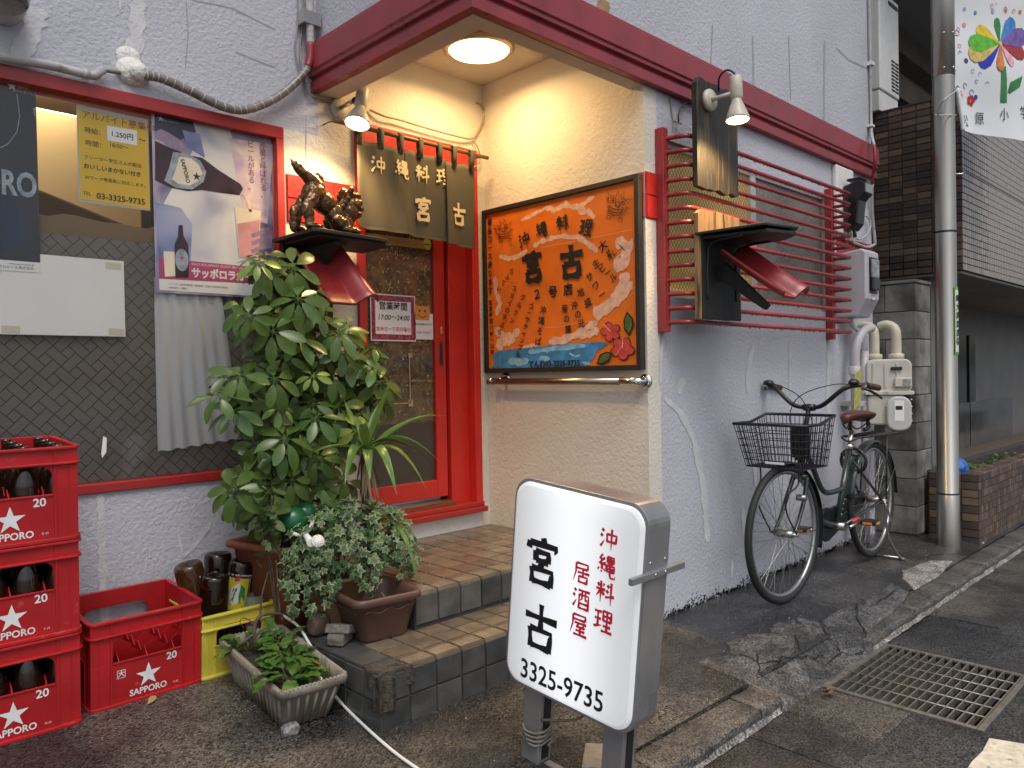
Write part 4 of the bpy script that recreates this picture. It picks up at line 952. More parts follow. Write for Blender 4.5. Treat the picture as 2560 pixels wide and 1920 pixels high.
# black beer poster at the left edge
m_pblack = mat('poster_black', (.012, .015, .022), rough=.4, var=(5, .5)); m_pnavy = mat('poster_navy', (.02, .04, .08), rough=.4, var=(10, .4)); m_psilver = mat('poster_silver', (.30, .36, .42), rough=.4, var=(30, .4))
o, w, h, f = wposter('black_beer_poster', 'black beer poster with big pale letters at the left edge of the window', 'poster', .22, 1.535, .738, 2.178, m_pblack)
text(o, 'print', 'SAPPORO', .118, m_psilver, w-.004, f(0, 457)[1], -.0024, bold=.03, align='RIGHT', sx=.66)
prt(o, 'footer', [(-w, 0), (w, 0), (w, .036), (-w, .036)], m_paper, -.0013); text(o, 'print', 'サッポロビール株式会社', .012, m_ink, w-.02, .012, -.0017, align='RIGHT'); text(o, 'print', 'www.sapporobeer.jp', .009, m_ink, w-.02, .025, -.0017, align='RIGHT')
prt(o, 'star', star(*f(30, 216), .016), m_paper, -.0014); text(o, 'print', '乾杯を', .011, m_paper, *f(57, 220), -.0014); text(o, 'print', 'もっとおいしく。', .011, m_paper, f(66, 233)[0], f(66, 233)[1], -.0014)
sheet(o, 'glint', [ribbon([f(42, 235), f(49, 290), f(42, 330), f(20, 360), f(0, 370)], .0025), ribbon([f(85, 270), f(87, 290)], .006), ell(*f(33, 556), .016, .007, 12, .3)], m_psilver, -.0016)
prt(o, 'bottle_shape', [f(0, 470), f(30, 490), f(55, 530), f(62, 600), f(0, 640)], m_pnavy, -.002)
# yellow help-wanted notice
m_yel = mat('yellow_card', (.62, .42, .03), rough=.45, var=(5, .06))
o, w, h, f = wposter('job_notice', 'handwritten yellow job notice in a clear sleeve in the left window', 'notice', .868, 1.808, 1.122, 2.166, mat('clear_sleeve', (.40, .38, .30), rough=.25))
prt(o, 'yellow_sheet', [(-w+.008, .012), (w-.002, .006), (w-.004, h-.02), (-w+.004, h-.014)], m_yel, -.0013)
m_brink = mat('ink_brown', (.33, .10, .03), rough=.5)
def yt(s, px, size, m=m_ink, bold=.0, rt=0, al='LEFT'): x_, z_ = f(*px); text(o, 'print', s, size, m, x_, z_, -.0019, bold=bold, rot=rt, align=al)
yt('アルバイト募集中', (202, 286), .033, m_brink, .01, -.005); yt('時給：', (210, 325), .024); yt('時間：', (212, 357), .024); yt('18:00～', (272, 362), .022, shear if False else m_ink)
prt(o, 'price_patch', [f(267, 314), f(342, 327), f(342, 364), f(268, 351)], m_paper, -.0022); text(o, 'print', '1.250円', .026, m_ink, *f(305, 340), -.0026, bold=.015); yt('～', (346, 350), .026, m_ink, .02)
yt('フリーター学生さん大歓迎', (208, 392), .0172); yt('おいしいまかない付き', (208, 415), .0205, m_ink, .02); yt('Ｗワーク等柔軟に対応します。', (211, 443), .0162); yt('TEL', (207, 483), .018); yt('03-3325-9735', (241, 490), .031, m_ink, .02)
# beer poster with a pouring bottle
def grad_mat(name, stops, sc):
    m = bpy.data.materials.new(name); m.use_nodes = True; nt = m.node_tree; n = nt.nodes; L = nt.links; b = n['Principled BSDF']; b.inputs['Roughness'].default_value = .32
    tc = n.new('ShaderNodeTexCoord'); t = n.new('ShaderNodeTexNoise'); t.inputs['Scale'].default_value = sc; t.inputs['Detail'].default_value = 2; t.inputs['Distortion'].default_value = .6; L.new(tc.outputs['Object'], t.inputs[0])
    cr = n.new('ShaderNodeValToRGB'); L.new(t.outputs[0], cr.inputs[0]); e = cr.color_ramp.elements
    e[0].position, e[0].color = stops[0][0], (*stops[0][1], 1); e[1].position, e[1].color = stops[-1][0], (*stops[-1][1], 1)
    for p, c in stops[1:-1]: k = e.new(p); k.color = (*c, 1)
    L.new(cr.outputs[0], b.inputs['Base Color']); MATS[name] = m; return m
m_pshirt = grad_mat('poster_shirt', [(.3, (.42, .42, .52)), (.5, (.66, .66, .68)), (.68, (.78, .77, .74))], 4)
m_pbg = grad_mat('poster_purple', [(.3, (.10, .09, .18)), (.5, (.34, .30, .46)), (.7, (.60, .52, .58))], 6)
m_pblue = grad_mat('poster_blue', [(.3, (.10, .13, .30)), (.55, (.26, .30, .52)), (.75, (.5, .52, .66))], 5)
m_skin = mat('poster_violet_skin', (.33, .25, .37), rough=.4, var=(20, .25)); m_pbot = mat('poster_bottle', (.035, .008, .022), rough=.35, var=(12, .5)); m_magenta = mat('poster_magenta', (.42, .06, .16), rough=.4); m_pinkgl = mat('poster_pink_beer', (.70, .36, .38), rough=.4, var=(9, .2)); m_crm = mat('poster_cream', (.76, .70, .58), rough=.4, var=(12, .1))
o, w, h, f = wposter('pouring_beer_poster', 'beer poster of a hand pouring a dark bottle into a glass in the window', 'poster', 1.136, 1.49, 1.642, 2.196, m_pbg)
def pp(name, pts, m, y): return prt(o, name, [f(*q) for q in pts], m, y)
pp('shirt', [(470, 305), (575, 325), (610, 480), (625, 690), (395, 690), (392, 540), (430, 470), (480, 380)], m_pshirt, -.0013)
pp('sleeve', [(388, 505), (452, 520), (480, 560), (475, 680), (395, 690), (391, 560)], m_pblue, -.0016)
pp('collar', [(455, 325), (500, 335), (512, 395), (470, 370)], m_pblue, -.0019)
pp('dark_corner', [(386, 285), (480, 300), (490, 330), (450, 350), (420, 330), (386, 330)], mat('poster_dark', (.05, .04, .09), rough=.4, var=(8, .4)), -.0015)
pp('bokeh_panel', [(572, 345), (684, 362), (668, 560), (610, 540), (590, 440)], grad_mat('poster_bokeh', [(.35, (.55, .42, .55)), (.55, (.74, .62, .62)), (.7, (.85, .76, .62))], 9), -.0015)
# hand and pouring bottle
pp('hand', [(386, 330), (402, 322), (425, 334), (450, 352), (467, 378), (468, 390), (455, 384), (440, 372), (425, 372), (405, 352), (386, 345)], m_skin, -.0022)
for k in range(4): sheet(o, 'finger', [ribbon([f(398+14*k, 335+5*k), f(412+14*k, 350+9*k), f(420+14*k, 364+8*k)], .016)], m_skin, -.0026-.0001*k)
pp('bottle_print', [(387, 352), (420, 368), (470, 388), (505, 395), (545, 425), (600, 460), (607, 472), (598, 488), (550, 482), (505, 475), (470, 478), (430, 470), (387, 450)], m_pbot, -.0028)
pp('bottle_label', [(432, 380), (470, 386), (500, 402), (515, 430), (508, 455), (480, 474), (440, 470), (410, 452), (422, 420)], m_psilver, -.0031); pp('bottle_label_inner', [(448, 392), (476, 396), (496, 412), (505, 432), (496, 452), (474, 464), (445, 460), (430, 448), (440, 420)], m_crm, -.0033)
prt(o, 'star', star(*f(491, 442), .019), m_pbot, -.0036); M_ = Matrix.Translation((f(462, 428)[0], -.0036, f(462, 428)[1])) @ Matrix.Rotation(R_(90), 4, 'X') @ Matrix.Rotation(R_(-76), 4, 'Z')
text(o, 'print', 'SAPPORO', .022, m_pbot, 0, 0, 0, bold=.03, M=M_)
sheet(o, 'stream', [ribbon([f(606, 482), f(618, 505), f(626, 530)], [.005, .008, .012])], m_crm, -.003)
# glass and hand
pp('hand', [(650, 570), (672, 570), (680, 590), (678, 620), (655, 628), (628, 625), (625, 600)], m_skin, -.0024)
for k in range(3): sheet(o, 'finger', [ribbon([f(676, 580+18*k), f(650, 582+19*k), f(628, 590+20*k)], .017)], m_skin, -.0036-.0001*k)
pp('glass_print', [(586, 518), (652, 527), (645, 650), (598, 642)], m_crm, -.003); pp('beer_print', [(592, 560), (648, 550), (645, 648), (599, 641)], m_pinkgl, -.0033)
# band, small bottle, text
pp('white_patch', [(408, 628), (440, 630), (442, 690), (412, 692)], m_crm, -.0021)
pp('band', [(397, 645), (640, 668), (636, 708), (397, 696)], m_magenta, -.0019); pp('footer', [(397, 697), (638, 710), (634, 740), (398, 725)], m_paper, -.0019)
pp('small_bottle', [(446, 563), (456, 563), (458, 590), (470, 612), (472, 660), (471, 694), (438, 694), (436, 640), (436, 612), (444, 592)], m_pbot, -.0027); prt(o, 'small_label', ell(*f(454, 650), .027, .045, 18), m_psilver, -.003); prt(o, 'star', star(*f(454, 645), .012), m_magenta, -.0033)
x_, z_ = f(556, 663); text(o, 'print', 'SINCE1876 JAPAN\'S OLDEST BRAND', .0135, m_paper, f(478, 660)[0], f(478, 660)[1], -.0024, align='LEFT'); text(o, 'print', 'サッポロラガー', .042, m_paper, f(478, 683)[0], f(478, 683)[1], -.0024, bold=.045, align='LEFT', sx=.9)
text(o, 'print', 'ストップ！20歳未満飲酒・飲酒運転。妊娠中や授乳期の飲酒は', .0088, m_ink, f(420, 710)[0], f(420, 710)[1], -.0024, align='LEFT'); text(o, 'print', 'お酒は楽しく適量で。', .0088, m_ink, f(420, 719)[0], f(420, 719)[1], -.0024, align='LEFT')
m_plum = mat('ink_plum', (.28, .03, .12), rough=.5)
text(o, 'print', '赤星と呼ばれる、', .033, m_plum, *f(656, 365), -.0026, vertical=True, gap=.93); text(o, 'print', 'ビールがある。', .033, m_plum, *f(626, 362), -.0026, vertical=True, gap=.93)
prt(o, 'star', star(*f(401, 297), .013), m_paper, -.0024); text(o, 'print', '乾杯をもっとおいしく。', .0075, m_paper, *f(425, 305), -.0024)
# blank white sheet taped to the glass
o, w, h, f = wposter('blank_paper', 'blank white paper taped to the glass under the yellow notice', 'paper', .45, 1.312, 1.02, 1.602, m_paper, PY+.0014)
for xx, zz in ((w-.06, .004), (w-.065, h-.035), (-.12, .004)): prt(o, 'tape', [(xx, zz), (xx+.055, zz-.002), (xx+.056, zz+.025), (xx, zz+.027)], mat('masking_tape', (.55, .53, .42), rough=.6), -.0013)
# torn sticker residue on the glass
b = MB(); b.add([(p.x, YW+.0205, p.z) for p in [on(*q, 'Y', YW+.02) for q in ((258, 1090), (267, 1095), (266, 1130), (256, 1145), (253, 1135))]], [(0, 1, 2, 3, 4)]); tag(b.build('paper_scrap', m_paper), 'scrap of white paper stuck to the lower window glass above the crates', 'paper scrap')

# ================================================================ pipes and cables on the left wall
m_pvc = mat('dirty_pvc', (.42, .41, .42), rough=.4, var=(10, .12), dirt=((.12, .11, .10), 16, .6, .75)); m_tapew = mat('taped_hose', (.17, .155, .14), rough=.4, rvar=.15, var=(20, .4))
def wpt(px, py, d): p = on(px, py, 'Y', YW-d); return p
o = thing('pvc_pipe', 'grey plastic pipe running along the top of the left window frame', 'pipe', wpt(120, 165, .03))
L0 = Vector(o.location); pts = [wpt(-160, 120, .03), wpt(0, 142, .03), wpt(120, 162, .03), wpt(205, 183, .03), wpt(235, 190, .03), wpt(258, 173, .03)]
tube('pipe', [p-L0 for p in pts], .0165, m_pvc, o, 12); tube('coupling', [wpt(205, 183, .03)-L0, wpt(222, 187, .03)-L0], .019, m_pvc, o, 12)
tube('flex_stub', [wpt(256, 174, .028)-L0, wpt(275, 178, .025)-L0, wpt(300, 182, .02)-L0], .0075, m_tapew, o, 8)
o = thing('filler_lump', 'lump of white filler around the pipe entry above the window', 'filler', wpt(330, 180, .0)); L0 = Vector(o.location)
b = MB(); b.sphere((0, -.002, 0), (.062, .032, .055), 18, 12); b.sphere((.012, -.03, -.005), (.034, .03, .036), 14, 9); b.sphere((-.01, .0, .05), (.05, .012, .045), 12, 8)
me = b.mesh('lump', mat('white_filler_lump', (.68, .67, .64), rough=.5, bump=(50, .8, .01))); obj('lump', me, o)
o = thing('taped_hose', 'grey taped hose curving from the wall up past the fascia', 'hose', wpt(600, 270, .03)); L0 = Vector(o.location)
hp = bezier([wpt(355, 188, .035), wpt(400, 195, .04), wpt(470, 225, .04), wpt(560, 268, .04), wpt(620, 273, .04), wpt(690, 245, .04), wpt(745, 200, .045), wpt(772, 160, .045), wpt(776, 110, .045), wpt(775, 60, .045), wpt(773, -40, .045)], 10)
i1 = 68
tube('hose', [p-L0 for p in hp[:i1+1]], .0175, m_tapew, o, 12); tube('painted_section', [p-L0 for p in hp[i1:i1+13]], .0178, m_fascia, o, 12, label='maroon painted section of the hose'); tube('hose', [p-L0 for p in hp[i1+12:]], .0172, m_pvc, o, 12)
rm_ = MB().lathe([(.018, -.0022), (.0192, 0), (.018, .0022)], 12).mesh('band', mat('tape_ridge', (.45, .43, .40), rough=.5))
for k in range(3, len(hp)-2, 3):
    if i1-1 < k < i1+13: continue
    t = (hp[k+1]-hp[k-1]).normalized(); q = t.to_track_quat('Z', 'Y'); bo = obj('tape_band', rm_, o); bo.rotation_mode = 'QUATERNION'; bo.rotation_quaternion = q @ Euler((random.uniform(-.25, .25), random.uniform(-.25, .25), 0)).to_quaternion(); bo.location = hp[k]-L0
box('clamp', tuple(wpt(772, 50, .065)-L0+Vector((-.024, 0, -.012))), tuple(wpt(772, 50, .0)-L0+Vector((.024, 0, .012))), m_steel, o)
for dx, r in ((-18, .004), (-30, .0035)):
    o = thing('wall_cable', 'thin grey cable running down beside the taped hose, %s' % ('next to it' if dx > -20 else 'outermost of the two'), 'cable', wpt(770+dx, 100, .01)); L0 = Vector(o.location)
    tube('cord', [p-L0 for p in bezier([wpt(775+dx, -40, .012), wpt(774+dx, 60, .012), wpt(768+dx, 120, .012), wpt(765+dx*.5, 180, .016), wpt(780+dx*.3, 235, .02), wpt(800, 248+dx*.1, .012), wpt(845+dx, 252, .012), wpt(872, 258, .012)], 8)], r, mat('cable_grey', (.25, .24, .24), rough=.5), o, 6)
o = thing('door_cable', 'beige cable sagging across the head of the door to the porch corner', 'cable', wpt(1100, 320, .01)); L0 = Vector(o.location)
tube('cord', [p-L0 for p in bezier([wpt(925, 275, .012), wpt(960, 290, .03), wpt(1000, 300, .03), wpt(1060, 318, .03), wpt(1140, 340, .03), wpt(1180, 346, .02), wpt(1198, 325, .012), wpt(1212, 290, .012), wpt(1205, 265, .012), wpt(1190, 257, .006)], 8)], .0052, mat('cable_beige', (.36, .29, .19), rough=.5), o, 8)
tube('cord', [p-L0 for p in bezier([wpt(1180, 346, .02), wpt(1196, 372, .03), wpt(1200, 400, .03), wpt(1192, 412, .03), wpt(1176, 425, .03)], 6)], .004, MATS['cable_beige'], o, 8)
# vent pipe elbow at the top left
o = thing('vent_pipe', 'grey vent pipe elbow poking from the wall at the top left', 'vent pipe', wpt(5, 40, .0)); 
tube('elbow', bezier([(0.0, .0, .03), (0, -.10, .03), (-.02, -.15, .02), (-.02, -.17, -.02)], 6), .062, m_pvc, o, 20); MB().lathe([(.058, 0), (.052, .03), (.001, .032)], 20, Matrix.Translation((-.02, -.1755, -.024)) @ Matrix.Rotation(R_(10), 4, 'X')).build('throat', m_black, o)

# ================================================================ lion statue on its shelf by the door
bd = thing('shelf_board', 'dark plank bracket with a small shelf on the wall between window and door', 'shelf', (1.80, YW, 1.35))
box('back_board', (-.145, -.03, 0), (.10, -.001, .40), m_charpl, bd, .003)
shz = 1.745-1.35
sh = MB(); sh.prism([(-.19, -.36), (-.165, -.372), (.13, -.345), (.20, -.33), (.235, -.02), (-.19, -.02)], shz-.016, shz, 'z'); sh.build('shelf_plank', m_charpl, bd, .003)
sh = MB(); sh.prism([(-.15, -.34), (.10, -.33), (.235, -.30), (.245, -.06), (-.15, -.06)], shz-.027, shz-.0165, 'z'); sh.build('under_plank', m_charpl, bd, .002)
sh = MB(); sh.prism([(-.02, shz-.028), (-.30, shz-.028), (-.30, shz-.045), (-.05, .18), (-.02, .18)], -.05, -.02, 'x'); sh.build('bracket', m_charpl, bd, .003)
# red roof tile leaning below the shelf
m_rtile = mat('glazed_roof_tile', (.24, .022, .026), rough=.3, rvar=.08, var=(5, .18), bump=(80, .12, .002))
def roof_tile(label, mat4, W=.27, Lh=.30):
    o = thing('roof_tile', label, 'roof tile', group='red roof tiles under the shelves'); o.matrix_world = mat4
    prof = []
    for i in range(25):
        t = i/24; x_ = (t-.5)*W
        # S profile: shallow pan, raised roll on the right, small lip on the left
        z_ = .022*math.exp(-((t-.02)/.05)**2) + (.062*math.sin(max(0, min(1, (t-.58)/.42))*math.pi*.86) if t > .58 else 0)
        prof.append((x_, z_))
    b = MB(); n = len(prof); m_ = 10; vs = []
    for j in range(m_+1):
        s_ = j/m_
        for x_, z_ in prof: vs.append((x_*(1+.06*s_), -Lh*s_, z_+.006*s_**6))
    b.add(vs, [(j*n+i, j*n+i+1, (j+1)*n+i+1, (j+1)*n+i)[::-1] for j in range(m_) for i in range(n-1)], True)
    t_ = b.build('tile_body', m_rtile, o); s_ = t_.modifiers.new('thick', 'SOLIDIFY'); s_.thickness = .013; s_.offset = -1; bv = t_.modifiers.new('bevel', 'BEVEL'); bv.width = .003; bv.segments = 2
    return o
# local -y runs down the tile; tile hangs outwards from the wall
M1 = Matrix.Translation((1.755, 2.985, 1.675)) @ Matrix.Rotation(R_(8), 4, 'Z') @ Matrix.Rotation(R_(48), 4, 'X')
roof_tile('red glazed roof tile under the lion statue shelf beside the door', M1, .265, .31)
# the lion: one continuous cast body, haunches up, head low to the right, tail like a flame
lion = thing('lion_statue', 'bronze guardian lion statue crouching with its tail raised on the shelf', 'statue', (1.715, 2.86, 1.7455))
b = MB()
def el(c, r, rot=0): b.sphere((0, 0, 0), r, 16, 10, Matrix.Translation(c) @ Matrix.Rotation(rot, 4, 'Y'))
S = .88
def E_(x, y, z, rx, ry, rz, rot=0): el((x*S, y*S, z*S), (rx*S, ry*S, rz*S), R_(rot))
E_(-.055, 0, .175, .062, .055, .062, 30); E_(0, 0, .14, .06, .052, .055, 35); E_(.05, 0, .095, .055, .055, .05, 30); E_(.09, 0, .06, .06, .06, .05, 0)      # haunches, back, chest
E_(-.085, -.038, .14, .034, .024, .06, 20); E_(-.11, -.042, .08, .03, .024, .05, -12); E_(-.105, -.045, .035, .022, .022, .04, 10); E_(-.085, -.055, .014, .042, .024, .014)      # near hind leg
E_(-.095, .038, .13, .034, .024, .06, 20); E_(-.13, .042, .07, .03, .024, .055, -8); E_(-.135, .045, .03, .024, .022, .036); E_(-.115, .05, .014, .042, .024, .014)          # far hind leg
E_(.06, -.052, .05, .055, .022, .028, 25); E_(.11, -.06, .018, .05, .022, .018); E_(.14, -.06, .014, .024, .024, .014)                                    # near fore leg
E_(.07, .052, .05, .055, .022, .028, 25); E_(.12, .06, .018, .05, .022, .018); E_(.15, .06, .014, .024, .024, .014)
E_(.125, 0, .115, .050, .06, .062, 0); E_(.142, 0, .15, .052, .058, .05); E_(.175, 0, .165, .03, .044, .022, -5); E_(.172, 0, .108, .03, .042, .02, 8); E_(.15, 0, .195, .048, .052, .016, -4)  # head and jaws
E_(.192, 0, .185, .014, .02, .012); E_(.165, -.028, .20, .012, .012, .012); E_(.165, .028, .20, .012, .012, .012); E_(.115, -.046, .195, .016, .012, .02, -30); E_(.115, .046, .195, .016, .012, .02, -30)
for k in range(11):
    a0 = -1.2+k*.24; E_(.125-.02*abs(math.cos(a0)), .058*math.sin(a0*1.2), .205+.012*math.cos(a0*5), .014, .013, .013)
for k in range(6): E_(.10-.012*k, -.05+.004*k, .17-.02*k, .013, .01, .013); E_(.10-.012*k, .05-.004*k, .17-.02*k, .013, .01, .013)
for k in range(5): E_(-.02+.024*k, 0, .197-.022*k, .013, .014, .014)
for k in range(9):
    t = k/8; E_(-.045-.028*math.sin(t*2.2)-.095*t**1.6, 0, .222+.088*t, .046*(1-t)**.6+.008, .034*(1-t)**.6+.005, .034*(1-.6*t), 35-60*t)
E_(-.03, 0, .245, .03, .03, .035)
E_(-.115, -.044, .12, .02, .012, .03, 30); E_(-.10, -.05, .1, .018, .012, .03, 30)
lo = b.build('body', mat('cast_bronze', (.13, .070, .030), rough=.27, metal=.65, rvar=.1, var=(30, .4), bump=(70, .35, .004)), lion)
rmd = lo.modifiers.new('fuse', 'REMESH'); rmd.mode = 'VOXEL'; rmd.voxel_size = .0034; rmd.use_smooth_shade = True
sm = lo.modifiers.new('smooth', 'SMOOTH'); sm.factor = .5; sm.iterations = 2
tx = bpy.data.textures.new('fur', 'CLOUDS'); tx.noise_scale = .018; dm = lo.modifiers.new('fur', 'DISPLACE'); dm.texture = tx; dm.strength = .007; dm.mid_level = .5
for s_ in (-1, 1): MB().sphere((.168*S, s_*.045*S, .155*S), .007, 10, 7).build('eye', m_black, lion)
MB().box((.166*S, -.035*S, .125*S), (.2*S, .035*S, .142*S)).build('mouth', m_black, lion, .003)
# ================================================================ red grille over the street window
gr_ = thing('window_grille', 'red painted bar grille bowed out over the street window', 'grille', (3.88, YR, 1.36))
GB = 1.93; gx0_, gx1_ = 2.972, 4.79
m_grill = mat('grille_red_paint', (.30, .030, .032), rough=.32, rvar=.1, var=(9, .2), dirt=((.10, .02, .012), 22, .62, .75), bump=(90, .2, .002))
ox, oy, oz = 3.88, YR, 1.36
def bar_mesh():
    pts = bezier([(gx0_+.012-ox, -.012, 0), (gx0_+.03-ox, -.07, 0), (gx0_+.045-ox, -.12, 0), (gx0_+.085-ox, GB-oy, 0), (gx0_+.14-ox, GB-oy, 0)], 5)[:-1] + [Vector((gx0_+.14-ox, GB-oy, 0)), Vector((3.6-ox, GB-oy, 0)), Vector((4.3-ox, GB-oy, 0))] + [Vector((gx1_-.01-ox, GB-oy, 0)), Vector((gx1_-ox, GB-oy+.004, 0)), Vector((gx1_-.002-ox, -.07, 0)), Vector((gx1_-.02-ox, -.012, 0))]
    return MB().tube(pts, .0105, 10).mesh('bar', m_grill)
bm_ = bar_mesh()
for i in range(14): obj('bar', bm_, gr_, loc=(0, 0, 2.203-1.363-.0646*i+.003))
for xx in (gx0_, gx1_-.03):
    box('post', (xx-.012-ox, -.045, -.04), (xx+.03-ox, -.001, .89), m_grill, gr_, .003)
# water drops hanging under the bars
b = MB(); rr = random.Random(5)
for i in range(14):
    z_ = 2.203-1.363-.0646*i+.003-.0105
    for k in range(46):
        x_ = rr.uniform(gx0_+.2, gx1_-.02)-ox; r = rr.uniform(.0018, .0042); b.sphere((x_, GB-oy, z_-r*.4), (r, r, r*1.25), 6, 4)
dro = b.build('water_drops', mat('water_drop', (.35, .20, .20), rough=.05, spec=.9), gr_); dro['kind'] = 'stuff'
# lower charred board with its own shelf and tile
lb = thing('charred_shelf_board', 'lower charred board on the grille with a small black roofed shelf', 'shelf', (3.21, 1.90, 1.375))
MB().prism(jag(-.185, .185, .495, .0, a=.003, seed=4), -.012, .012, 'y').build('back_board', mat('tan_burnt_board', (.30, .18, .085), rough=.45, var=(8, .16), dirt=((.03, .02, .015), 7, .50, .68), bump=(40, .3, .003), stretch=(5, 5, .5)), lb, .002)
box('black_panel', (-.165, -.02, .0), (.165, -.0125, .36), m_charpl, lb, .002)
s_ = MB(); s_.prism([(-.165, -.02), (-.10, -.30), (.08, -.34), (.165, -.25), (.185, -.02)], .355, .372, 'z'); s_.build('shelf_plank', m_charpl, lb, .003)
s_ = MB(); s_.prism([(-.20, -.015), (-.13, -.31), (.10, -.355), (.20, -.26), (.21, -.015)], .3725, .384, 'z', Matrix.Translation((0, 0, 0)) @ Matrix.Rotation(R_(-2), 4, 'X')); s_.build('shelf_cover', m_charpl, lb, .002)
for xx in (-.13, .12): MB().tube(bezier([(xx, -.022, .09), (xx, -.024, .28), (xx, -.05, .34), (xx, -.2, .353)], 6), .006, 6).build('bracket', m_black, lb)
s_ = MB(); s_.prism([(-.015, .25), (-.05, .26), (-.26, .05), (-.24, .03), (-.015, .19)], -.03, 0, 'x'); s_.build('tile_rest', m_charpl, lb, .002)
M2 = Matrix.Translation((3.235, 1.845, 1.675)) @ Matrix.Rotation(R_(4), 4, 'Z') @ Matrix.Rotation(R_(38), 4, 'X')
roof_tile('red glazed roof tile leaning out of the charred shelf on the grille', M2, .235, .36)
# loose wires by the board
o = thing('loose_wire', 'loose dark wire with a torn tape tag left of the charred plank', 'wire', (2.98, YR, 2.22)); L0 = Vector(o.location)
def rpt(px, py, d): return on(px, py, 'Y', YR-d)
tube('cord', [p-L0 for p in bezier([rpt(1732, 248, .02), rpt(1708, 262, .025), rpt(1696, 285, .02), rpt(1697, 305, .02)], 6)], .0035, m_black, o, 6); tube('cord', [p-L0 for p in bezier([rpt(1673, 232, .003), rpt(1677, 260, .006), rpt(1681, 290, .006), rpt(1685, 308, .01)], 6)], .0032, mat('cable_grey', (.25, .24, .24)), o, 6)
box('tape_tag', tuple(rpt(1687, 302, .024)-L0), tuple(rpt(1704, 312, .02)-L0), mat('old_brown_tape', (.20, .11, .05), rough=.6), o)

# ================================================================ meters at the end of the street wall
em = thing('electric_meter_box', 'pale grey electric meter box with a glass window on the street wall end', 'meter box', (4.98, YR, 1.46))
pr = [(0, .01), (.0, .40), (-.165, .42), (-.19, .40), (-.19, .11), (-.13, .0), (0, .0)]
b = MB(); b.prism([(y_, z_) for y_, z_ in pr], -.085, .125, 'x'); b.build('case', m_grey_pl, em, .012, 3)
box('window_recess', (-.035, -.193, .145), (.095, -.1905, .37), m_blackgloss, em, .004); box('meter', (-.02, -.212, .24), (.08, -.1935, .355), mat('meter_clear', (.30, .31, .31), rough=.12, var=(30, .4)), em, .006); box('meter_base', (-.015, -.218, .165), (.075, -.1935, .238), mat('meter_dark', (.05, .05, .052), rough=.4), em, .006); box('latch', (.01, -.1935, .105), (.05, -.1905, .12), m_white, em, .002)
tube('conduit', bezier([(0, -.06, 0), (.01, -.065, -.05), (.08, -.08, -.08), (.22, -.06, -.09)], 6), .014, m_pvc, em, 10)
bp = thing('meter_backplate', 'white mounting plate high on the end of the street wall', 'plate', (4.99, YR, 1.98)); box('plate', (-.13, -.035, 0), (.13, -.001, .44), m_white, bp, .01, seg=3); box('foot_plate', (-.02, -.045, -.02), (.12, -.03, .03), m_lampgrey, bp, .003)
bl = thing('black_sensor_lamp', 'black angular wall device on the white mounting plate', 'device', (5.0, YR-.036, 1.99))
MB().prism([(0, .30), (-.10, .33), (-.14, .30), (-.14, .24), (-.10, .20), (-.085, .06), (-.05, .02), (0, .03)], -.06, .06, 'x').build('housing', m_blackgloss, bl, .008); box('glass_top', (-.055, -.141, .245), (.055, -.138, .30), mat('device_lens', (.25, .26, .26), rough=.08), bl, .004); box('top_cap', (-.05, -.11, .331), (.05, -.02, .345), m_black, bl, .004)
MB().tube([(0, -.045, .03), (0, -.05, -.02)], .012, 8).build('knob', m_black, bl)
o = thing('looped_cable', 'white cable looping between the wall devices at the wall end', 'cable', (5.15, YR, 1.9)); L0 = Vector(o.location)
tube('cord', [p-L0 for p in bezier([rpt(2130, 590, .02), rpt(2150, 598, .03), rpt(2172, 580, .03), rpt(2176, 555, .03), rpt(2165, 540, .02), rpt(2150, 545, .02)], 8)], .006, m_grey_pl, o, 8)
# conduit up the corner of the wall
o = thing('corner_conduit', 'thin pale conduit clipped up the far corner of the street wall', 'conduit', (5.48, YR, 2.6)); L0 = Vector(o.location)
cp = [rpt(2172, -60, .02), rpt(2176, 160, .02), rpt(2178, 310, .02), rpt(2181, 345, .08), rpt(2186, 370, .10), rpt(2187, 410, .10), rpt(2181, 450, .05), rpt(2180, 520, .02), rpt(2187, 600, .02), rpt(2185, 612, .02), rpt(2165, 618, .02), rpt(2130, 605, .02)]
cp = bezier(cp, 6); tube('conduit', [p-L0 for p in cp[:24]], .010, m_pvc, o, 8); tube('painted_section', [p-L0 for p in cp[23:38]], .0105, m_fascia, o, 8, label='maroon painted section of the conduit'); tube('conduit', [p-L0 for p in cp[37:]], .010, m_pvc, o, 8)
for py in (160, 315): box('clip', tuple(rpt(2176, py, .0)-L0+Vector((-.03, -.003, -.008))), tuple(rpt(2176, py, .04)-L0+Vector((.03, 0, .008))), m_white, o)
